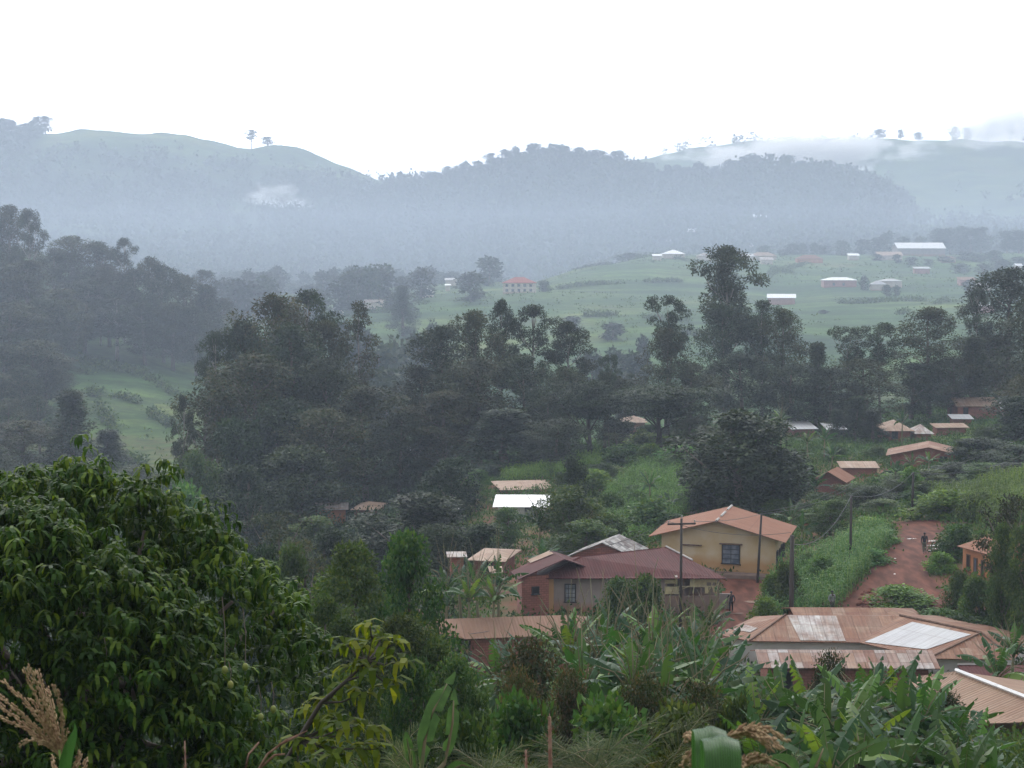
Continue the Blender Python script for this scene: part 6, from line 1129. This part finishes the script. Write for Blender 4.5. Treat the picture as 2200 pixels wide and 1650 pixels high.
pB = pole(1636, 1104, 131, .1, 'thin pole leaning slightly in front of the right end of the ochre gable', None, .28)
pC = pole(1702, 1150, 113, .17, 'thick dark pole rising right behind the L-shaped patchwork roof')
pD = pole(1829, 1065, 131, .11, 'slim pole in the maize between the lane and the road')
pE = pole(1962, 1015, 160, .13, 'farthest pole, at the top of the dirt road')
def wire(name, a, b_, sag, label, r=.018):
    P = [a * (1 - t_) + b_ * t_ + np.array([0, 0, -4 * sag * t_ * (1 - t_)]) for t_ in np.linspace(0, 1, 15)]; b = MB(); c = P[7]; b.tube([p - c for p in P], r, 4)
    o_ = b.build(name, MATS['pole wire'], None); o_.location = tuple(c); return tag(o_, label, 'wire', 'overhead wires')
wire('wire', pC + (0, 0, -.6), pD, 1.3, 'overhead wire sagging from the thick dark pole up to the slim pole', .026)
wire('wire', pD, pE, .9, 'overhead wire from the slim pole to the farthest pole', .024)
wire('wire', pE, at(2240, 955, 178), 1.2, 'overhead wire from the farthest pole to beyond the right edge', .022)
wire('wire', pE + (0, 0, -.2), at(2260, 905, 185), .8, 'higher overhead wire running right from the farthest pole', .02)
wire('wire', pA + (-.9, 0, -.2), pC + (-.1, 0, .2), .5, 'overhead wire from the crossarm to the thick dark pole'); wire('wire', pA + (.9, 0, -.2), pB, .2, 'overhead wire from the crossarm to the leaning thin pole')
wire('wire', pB, at(1830, 1045, 150), .5, 'overhead wire leaving the leaning pole over the ochre roof, lower one'); wire('wire', pB + (0, 0, .15), at(1830, 1038, 150), .4, 'overhead wire leaving the leaning pole over the ochre roof, upper one')
wire('wire', pA + (-.9, 0, -.2), at(1180, 1185, 110), .6, 'overhead wire running left from the crossarm over the mottled roof')
wire('wire', at(1010, 1362, 99), at(1240, 1318, 104), .1, 'thin cable stretched across the salmon roof', .02)
# ---------------------------------------------------------------- people
plain('dark skin', (.07, .04, .03), rough=.6); plain('black cloth', (.018, .018, .022), (.03, .03, .036)); plain('black trousers', (.012, .012, .015)); plain('olive cloth', (.10, .11, .08), (.06, .07, .05), scale=8)
plain('grey cloth', (.20, .20, .21), (.28, .28, .29)); plain('rust cloth', (.12, .05, .04))
def skin(name, J, E, mat, parent):
    """J: joint -> (position, radius); E: edges; first joint is the root"""
    ks = list(J); ix = {k: i for i, k in enumerate(ks)}; me = bpy.data.meshes.new(name); me.from_pydata([tuple(J[k][0]) for k in ks], [(ix[a], ix[b_]) for a, b_ in E], []); me.materials.append(mat)
    o_ = link(bpy.data.objects.new(name, me), parent); m = o_.modifiers.new('skin', 'SKIN'); m.use_smooth_shade = True
    if not me.skin_vertices: me.attributes.new if 0 else None
    if not len(me.skin_vertices):
        bpy.context.view_layer.objects.active = o_; bpy.ops.mesh.customdata_skin_add() if bpy.ops.mesh.customdata_skin_add.poll() else None
    for i, k in enumerate(ks):
        r = J[k][1]; r = (r, r) if not hasattr(r, '__len__') else r; me.skin_vertices[0].data[i].radius = r; me.skin_vertices[0].data[i].use_root = (i == 0)
    s = o_.modifiers.new('sub', 'SUBSURF'); s.levels = 1; s.render_levels = 1
    dg = bpy.context.evaluated_depsgraph_get(); ev = o_.evaluated_get(dg); nm = bpy.data.meshes.new_from_object(ev); o_.modifiers.clear(); o_.data = nm
    if not nm.materials: nm.materials.append(mat)
    nm.polygons.foreach_set('use_smooth', [True] * len(nm.polygons)); return o_
def person(px, Y, label, top, legs, rz, stride=.18, arms=((.14, -.05), (.14, .05)), z=None, scale=1.0, bend=0.0, elbow=.0, hem=.0):
    x = (px - 1100) / F * Y; r = empty('person', (x, Y, gz(x, Y) + .05 if z is None else z), label, 'person', 'people of the village', rz); r.scale = (scale,) * 3; V3 = lambda *a: np.array(a, float)
    J = {'pel': (V3(0, 0, .92), (.14, .11)), 'belly': (V3(0, bend * .3, 1.10), (.13, .10)), 'chest': (V3(0, bend, 1.32), (.16, .115)), 'neck': (V3(0, bend * 1.1, 1.47), .055), 'jaw': (V3(0, bend * 1.2 + .01, 1.55), .07), 'head': (V3(0, bend * 1.2, 1.63), .095), 'crown': (V3(0, bend * 1.2 - .01, 1.70), .07)}
    E = [('pel', 'belly'), ('belly', 'chest'), ('chest', 'neck'), ('neck', 'jaw'), ('jaw', 'head'), ('head', 'crown')]
    for s, nm, (ax, ay) in ((-1, 'l', arms[0]), (1, 'r', arms[1])):
        st = stride * s
        J['hip' + nm] = (V3(s * .09, 0, .86), .095); J['knee' + nm] = (V3(s * .10, st * .45 + .03, .48), .062); J['ank' + nm] = (V3(s * .10, st, .09), .042); J['toe' + nm] = (V3(s * .11, st + .16, .035), .035)
        E += [('pel', 'hip' + nm), ('hip' + nm, 'knee' + nm), ('knee' + nm, 'ank' + nm), ('ank' + nm, 'toe' + nm)]
        sh = V3(s * .19, bend, 1.40); el = sh + V3(s * (.04 + ax * .5), ay * .5 - elbow * .1, -.27); wr = el + V3(s * (ax * .5 - elbow * .5), ay + .08, -.24 + elbow * .12); pm = wr + (wr - el) * .3
        J['sh' + nm] = (sh, .065); J['el' + nm] = (el, .042); J['wr' + nm] = (wr, .028); J['pm' + nm] = (pm, (.036, .02)); E += [('chest', 'sh' + nm), ('sh' + nm, 'el' + nm), ('el' + nm, 'wr' + nm), ('wr' + nm, 'pm' + nm)]
        for f, (fx, fl) in enumerate(((-.027, .065), (-.009, .078), (.009, .072), (.026, .055))):
            a = pm + V3(fx * .3, fx, -.02); J[f'f{nm}{f}a'] = (a + V3(0, fx * .3, -fl * .5), .009); J[f'f{nm}{f}b'] = (a + V3(-s * .012, fx * .3, -fl), .007); E += [('pm' + nm, f'f{nm}{f}a'), (f'f{nm}{f}a', f'f{nm}{f}b')]
        J['th' + nm] = (pm + V3(-s * .01, .045, .0), .01); J['th2' + nm] = (pm + V3(-s * .015, .06, -.035), .008); E += [('wr' + nm, 'th' + nm), ('th' + nm, 'th2' + nm)]
    body = skin('body', J, E, MATS['dark skin'], r)
    g = lambda k, f: (J[k][0], tuple(np.atleast_1d(J[k][1]) * f) if hasattr(J[k][1], '__len__') else J[k][1] * f)
    K = {'belly': g('belly', 1.2), 'chest': g('chest', 1.15), 'neckb': (J['neck'][0] - (0, 0, .04), .07), 'pel': g('pel', 1.22)}; Ed = [('belly', 'chest'), ('chest', 'neckb'), ('belly', 'pel')]
    if hem: K['hem'] = (V3(0, 0, .92 - hem), (.19, .13)); Ed.append(('pel', 'hem'))
    for nm in 'lr': K['sh' + nm] = g('sh' + nm, 1.2); K['el' + nm] = g('el' + nm, 1.35); K['wr' + nm] = g('wr' + nm, 1.5); Ed += [('chest', 'sh' + nm), ('sh' + nm, 'el' + nm), ('el' + nm, 'wr' + nm)]
    skin('jacket', K, Ed, MATS[top], r)
    K = {'pel': g('pel', 1.1)}; Ed = []
    for nm in 'lr': K['hip' + nm] = g('hip' + nm, 1.15); K['knee' + nm] = g('knee' + nm, 1.25); K['ank' + nm] = (J['ank' + nm][0] + (0, 0, .03), .06); Ed += [('pel', 'hip' + nm), ('hip' + nm, 'knee' + nm), ('knee' + nm, 'ank' + nm)]
    skin('trousers', K, Ed, MATS[legs], r)
    b = MB(); h = J['head'][0]; b.tube([h + (0, -.01, .0), h + (0, -.015, .06), h + (0, -.015, .1), h + (0, -.01, .118)], [.1, .096, .07, .02], 12); b.build('hair', MATS['black cloth'], r, True)
    for s in (-1, 1):                                             # ears, nose and eyes
        b = MB(); b.tube([h + (s * .088, 0, -.03), h + (s * .1, -.005, 0), h + (s * .088, -.005, .03)], [.008, .014, .008], 6); b.build('ear', MATS['dark skin'], r, True)
        b = MB(); b.tube([h + (s * .033, .083, .0), h + (s * .033, .094, .0)], [.013, .009], 8); b.build('eye', MATS['dark opening'], r, True)
    b = MB(); b.tube([h + (0, .085, .0), h + (0, .108, -.035), h + (0, .088, -.04)], [.008, .016, .012], 6); b.build('nose', MATS['dark skin'], r, True)
    b = MB(); b.tube([h + (-.025, .085, -.068), h + (0, .092, -.07), h + (.025, .085, -.068)], [.006, .01, .006], 6); b.build('mouth', MATS['rust cloth'], r, True)
    return r
person(1577, 121.5, 'person in long black coat and black trousers walking on the wet red yard', 'black cloth', 'black trousers', R(170), .14, ((.16, -.02), (.2, .1)), scale=.93, elbow=.25, hem=.12)
person(1995, 133.5, 'person in a dark jacket and olive trousers walking down the middle of the dirt road', 'black cloth', 'olive cloth', R(175), .2, ((.0, .1), (.04, .0)), bend=.06, hem=.06)
person(1797, 117.5, 'person in a grey shirt seen from the waist up behind the rusty roof', 'grey cloth', 'olive cloth', R(200), .05, scale=1.0, elbow=.3)
# ---------------------------------------------------------------- puddles, rubble, small things on the ground
wt, t = newmat('puddle water'); p = N(t, 'ShaderNodeBsdfPrincipled'); p.inputs['Base Color'].default_value = (.25, .17, .14, 1); p.inputs['Roughness'].default_value = .06; p.inputs['Specular IOR Level'].default_value = .9
o = N(t, 'ShaderNodeOutputMaterial'); t.links.new(p.outputs[0], o.inputs[0])
def puddle(px, Y, w, d, seed, label):
    x = (px - 1100) / F * Y; rg = np.random.default_rng(seed); n = 22; a = np.linspace(0, 2 * math.pi, n, endpoint=False); r = 1 + .35 * np.sin(a * 2 + seed) * rg.random() + rg.normal(size=n) * .12
    P = np.stack([x + np.cos(a) * r * w / 2, Y + np.sin(a) * r * d / 2], 1); z = max(gz(x, Y), max(gz(*q) for q in P)) + .075; V = [(x, Y, z)] + [(q[0], q[1], z) for q in P]
    me = bpy.data.meshes.new('puddle'); me.from_pydata(V, [], [(0, i + 1, (i + 1) % n + 1) for i in range(n)]); me.materials.append(wt); tag(link(bpy.data.objects.new('puddle', me)), label, 'puddle', 'puddles on the dirt road')
for px_, Y, w, d, lab in [(2016, 138.5, 1.3, .5, 'bright puddle at the right edge of the road, farthest'), (2018, 136, 1.1, .5, 'bright rippled puddle right of the walking person'), (2008, 134, .6, .35, 'small shining puddle nearest to the walking person'), (1967, 141, .7, .4, 'faint wet patch left on the upper road'),
   (2022, 134.4, 1.0, .3, 'narrow puddle by the roadside leaves'), (1590, 121, 1.0, .5, 'shining puddle at the feet of the person in the yard'), (1625, 124.5, 1.4, .8, 'dull wet patch on the yard near the maize')]: puddle(px_, Y, w, d, int(px_), lab)
x, Y = (1562 - 1100) / F * 122.5, 122.5; z0 = gz(x, Y)
b = MB(); b.box((0, 0, .62), (1.0, .05, 1.25), ((1, 0, 0), (0, .98, .17), (0, -.17, .98))); b.box((0, .02, .62), (.9, .06, .04)); o_ = b.build('sheet_panel', MATS['concrete']); o_.location = (x, Y, z0); tag(o_, 'pale grey sheet standing at the corner of the maroon house beside the person in black', 'panel')
rr = random.Random(3)
def rock(px, Y, s, label, group='stones by the road', mat='red dirt'):
    import bmesh
    bm = bmesh.new(); bmesh.ops.create_icosphere(bm, subdivisions=2, radius=s); rs = rr.random() * 9
    for v_ in bm.verts: v_.co *= 1 + .35 * (float(vnoise(v_.co.x * 3 / s + rs, v_.co.y * 3 / s + v_.co.z * 2 / s, 4)) - .5); v_.co.z *= .7
    me = bpy.data.meshes.new('stone'); bm.to_mesh(me); bm.free(); me.materials.append(MATS[mat]); x = (px - 1100) / F * Y; o_ = link(bpy.data.objects.new('stone', me)); o_.location = (x, Y, gz(x, Y) + s * .2); tag(o_, label, 'stone', group)
for i in range(16): rock(rr.uniform(1850, 1885), rr.uniform(117, 122), rr.uniform(.12, .32), 'reddish stone in the rubble on the left verge of the road')
for i in range(12): rock(rr.uniform(2062, 2086), rr.uniform(119, 123), rr.uniform(.15, .35), 'stone in the heap between road and orange house')
for px_, Y, lab in ((1932, 132, 'small pale stone on the left half of the road, upper'), (1932, 126.5, 'small pale stone on the left half of the road, lower')): rock(px_, Y, .1, lab, 'pale stones', 'white paint')
# ---------------------------------------------------------------- near maize plants
leafmat('near maize leaf', (.05, .12, .025), (.055, .15, .025), (.055, .15, .025), rough=.35, trans=.3, spec=.8)
plain('tassel', (.30, .22, .12), (.20, .12, .07), scale=60, rough=.85); plain('dry stalk', (.14, .065, .045), (.22, .14, .10), scale=40); plain('green stalk', (.2, .3, .08), (.25, .3, .1))
def tassel(root, base, tips, Y, mid=None, seed=0, w=.0045):
    rg = np.random.default_rng(seed); rl = np.array(root.location)
    for (tx, ty, *c) in tips:
        B = at(*base, Y); E = at(tx, ty, Y + rg.uniform(-.12, .12)); M = at(c[0], c[1], Y) if c else (B + E) / 2 + rg.normal(size=3) * .01
        P = [B * (1 - s) ** 2 + M * 2 * s * (1 - s) + E * s * s - rl for s in np.linspace(0, 1, 9)]; b = MB(); b.tube(P, [w * (.8 - .5 * s) for s in np.linspace(0, 1, 9)], 5)
        n = int(np.linalg.norm(E - B) / .0045)
        for i in range(n):
            s = .15 + .85 * i / n; q = P[0] * 0 + (B * (1 - s) ** 2 + M * 2 * s * (1 - s) + E * s * s - rl); d = P[min(8, int(s * 8) + 1)] - P[max(0, int(s * 8) - 1)]; d /= np.linalg.norm(d) + 1e-9
            o_ = rg.normal(size=3); o_ -= d * (o_ @ d); o_ /= np.linalg.norm(o_); q = q + o_ * w * .9; b.tube([q, q + d * .005 + o_ * .002, q + d * .011 + o_ * .0025], [.0012, .0028, .0006], 5)
        b.build('tassel_branch', MATS['tassel'], root, True)
def blade(root, pts, widths, mat, name='leaf'):
    """broad maize blade through 3D points with a folded midrib"""
    rl = np.array(root.location); P = [np.array(p) - rl for p in pts]; n = len(P); V = []; Q = []
    for i, p in enumerate(P):
        t_ = P[min(i + 1, n - 1)] - P[max(i - 1, 0)]; s = np.array([1.0, .12, 0]); nn = np.cross(s, t_); nn /= np.linalg.norm(nn) + 1e-9
        for k in range(7): u_ = (k - 3) / 3; V.append(p + s * u_ * widths[i] / 2 + nn * (abs(u_) * .13 + .03 * math.sin(u_ * 5 + i)) * widths[i])
    for i in range(n - 1):
        for k in range(6): a = i * 7 + k; Q.append((a, a + 1, a + 8, a + 7))
    me = mesh_np(name, np.array(V), np.array(Q), mat, True); a = me.attributes.new('vein', 'FLOAT', 'POINT'); a.data.foreach_set('value', np.tile((np.arange(7) - 3) / 3, n).astype(np.float32))
    return link(bpy.data.objects.new(name, me), root)
Y = 4.4; q = at(135, 1655, Y); m1 = empty('maize_plant', (q[0] + .02, Y + .02, gz(q[0], Y)), 'near maize plant with a brown spread tassel and one bright green leaf, bottom left corner', 'maize plant'); rl = np.array(m1.location)
b = MB(); b.tube([(0, 0, 0), q * .5 + rl * .5 - rl, q - rl, at(128, 1610, Y) - rl], [.013, .011, .006, .005], 8); b.build('stalk', MATS['green stalk'], m1, True)
tassel(m1, (130, 1625), [(52, 1437), (60, 1432, 110, 1520), (80, 1440, 105, 1530), (4, 1462, 80, 1520), (-8, 1492, 70, 1545), (-14, 1505, 60, 1560), (-10, 1538, 60, 1560), (100, 1478, 120, 1540), (116, 1472, 142, 1530), (44, 1602, 70, 1570), (84, 1596, 100, 1590), (92, 1500, 110, 1560), (30, 1520, 80, 1560), (66, 1500, 100, 1560), (144, 1570, 140, 1600)], Y, seed=1)
blade(m1, [at(136, 1680, Y), at(142, 1630, Y - .03), at(150, 1600, Y - .05), at(158, 1580, Y - .05), at(162, 1566, Y - .05), at(160, 1552, Y - .05)], [.036, .034, .03, .02, .008, .001], MATS['veined maize leaf'])
for i, tips in enumerate(([(115, 1625, 112, 1640)], [(172, 1618, 165, 1630), (176, 1622, 170, 1640)], [(188, 1632, 182, 1640)])): tassel(m1, (125 + i * 25, 1668), tips, Y, seed=5 + i)
Y = 2.9; q = at(1535, 1670, Y); m2 = empty('maize_plant', (q[0], Y + .05, gz(q[0], Y)), 'very near maize plant with two broad folded-over green leaves, bottom edge right of centre', 'maize plant'); rl = np.array(m2.location)
b = MB(); b.tube([(0, 0, 0), (0, 0, q[2] - rl[2] - .1)], [.014, .01], 8); b.build('stalk', MATS['green stalk'], m2, True)
def fold(cx, top, Y, w, drop=.3):
    c = at(cx, top, Y); W_ = w / F * Y; pts = [c + np.array([0, .1, -drop]), c + np.array([0, .1, -.12]), c + np.array([0, .09, -.03]), c + np.array([0, .065, -.006]), c + np.array([0, .03, 0]), c + np.array([0, .0, -.008]), c + np.array([0, -.015, -.025]), c + np.array([0, -.02, -.08]), c + np.array([0, -.02, -drop])]
    blade(m2, pts, [W_ * .8, W_ * .9, W_ * .98, W_, W_, W_, W_, W_ * .98, W_ * .8], MATS['veined maize leaf'])
fold(1530, 1574, 2.95, 74); fold(1554, 1595, 2.7, 82)
m3 = empty('maize_plant', (q[0] + .02, 3.3, gz(q[0], 3.3)), 'drooping brown maize tassels arching right from behind the folded leaves', 'maize plant'); rl = np.array(m3.location)
b = MB(); e = at(1545, 1610, 3.2); b.tube([(0, 0, 0), (e - rl) * .6, e - rl], [.012, .01, .006], 7); b.build('stalk', MATS['green stalk'], m3, True)
tassel(m3, (1548, 1600), [(1692, 1596, 1625, 1520), (1680, 1612, 1630, 1535), (1668, 1610, 1612, 1540), (1650, 1600, 1600, 1545), (1640, 1590, 1600, 1550), (1655, 1618, 1615, 1548), (1668, 1602, 1618, 1530)], 3.1, seed=2)
tassel(m3, (1585, 1660), [(1665, 1640, 1620, 1600), (1640, 1628, 1600, 1615), (1600, 1655, 1590, 1630), (1672, 1655, 1640, 1610)], 3.1, seed=3)
tassel(m3, (1495, 1605), [(1470, 1592, 1482, 1562), (1466, 1650, 1470, 1628), (1482, 1640, 1486, 1620)], 3.1, seed=4)
for (px_, pt, Y, w, lab, sd) in [(1181, 1540, 6.0, .008, 'upright reddish dry stalk with small bristles, bottom centre', 1), (1130, 1612, 6.0, .006, 'short red-tipped shoot left of the upright dry stalk', 2), (397, 1592, 6.5, .004, 'thin dry stalk before the mango tree', 3)]:
    tp = at(px_, pt, Y); st = empty('dry_stalk', (tp[0], Y, gz(tp[0], Y)), lab, 'dry stalk', None); rl = np.array(st.location); b = MB(); b.tube([(0, 0, 0), (tp - rl) * .8 + (.004, 0, 0), tp - rl], [w * 1.2, w * 1.1, w * .7], 7); rg = np.random.default_rng(sd)
    for i in range(60):
        q = (tp - rl) + (0, 0, -rg.random() * .28); az = rg.random() * 6.28; d = np.array([math.cos(az), math.sin(az), .8]); b.tube([q + d * w * .5, q + d * (w + rg.random() * .012)], [.0016, .0005], 4)
    b.build('stem', MATS['dry stalk'], st, True)
b = MB(); st = empty('dry_stalk', (-.95, 6.2, gz(-.95, 6.2)), 'branching reddish dry twig leaning right before the mango tree', 'dry stalk'); rl = np.array(st.location)
for P in ([(540, 1680), (575, 1620), (615, 1590), (660, 1570)], [(560, 1650), (590, 1622), (612, 1620)], [(520, 1680), (535, 1620), (556, 1595)], [(600, 1600), (640, 1580)]): b.tube([at(a, c, 6.2) - rl for a, c in P], [.006, .005, .004, .0015][:len(P)], 5)
b.tube([(0, 0, 0), at(540, 1680, 6.2) - rl], [.008, .006], 5); b.build('stem', MATS['dry stalk'], st, True)
# bare dark branch behind the mango crown
bb = empty('dead_branch', tuple(at(665, 1290, 66) * (1, 1, 1)), 'bare dark forked branch right of the mango crown', 'branch'); bb.location.z = gz(bb.location.x, 66); rl = np.array(bb.location); b = MB()
for P in ([(690, 1420), (690, 1330), (672, 1280), (655, 1262), (638, 1252), (626, 1247)], [(655, 1262), (655, 1245), (660, 1236)], [(672, 1280), (690, 1268), (706, 1262)], [(638, 1252), (634, 1242)]): b.tube([at(a, c, 66) - rl for a, c in P], [.06, .055, .045, .035, .025, .012][:len(P)], 6)
b.tube([(0, 0, -.2), at(690, 1420, 66) - rl], [.08, .06], 6); b.build('limb', MATS['dark trunk'], bb, True)
# ---------------------------------------------------------------- each of a row gets its own words
ORD = ['leftmost', 'second', 'third', 'fourth', 'fifth', 'sixth', 'seventh', 'eighth', 'ninth', 'tenth', 'eleventh', 'twelfth', 'thirteenth', 'fourteenth', 'fifteenth', 'sixteenth', 'seventeenth', 'eighteenth', 'nineteenth', 'twentieth']
def ordw(i, n):
    if i == n - 1 and n > 2: return 'rightmost of all'
    if i < 20: return ORD[i] + ('' if i == 0 else ' from the left')
    if n - 1 - i < 20: return ORD[n - 1 - i] + ' from the right'
    tens = {2: 'twenty', 3: 'thirty', 4: 'forty', 5: 'fifty', 6: 'sixty'}[(i + 1) // 10]; u_ = (i + 1) % 10
    return (tens + '-' + ['', 'first', 'second', 'third', 'fourth', 'fifth', 'sixth', 'seventh', 'eighth', 'ninth'][u_] if u_ else tens[:-1] + 'ieth') + ' from the left'
by = {}
for o_ in COL.objects:
    if o_.parent is None and 'label' in o_ and o_.get('group'): by.setdefault((o_['group'], o_['label']), []).append(o_)
for (g_, l_), os_ in by.items():
    if len(os_) > 1:
        os_.sort(key=lambda o: o.location.x / max(o.location.y, 5))
        for i, o in enumerate(os_): o['label'] = l_ + ', ' + ordw(i, len(os_))
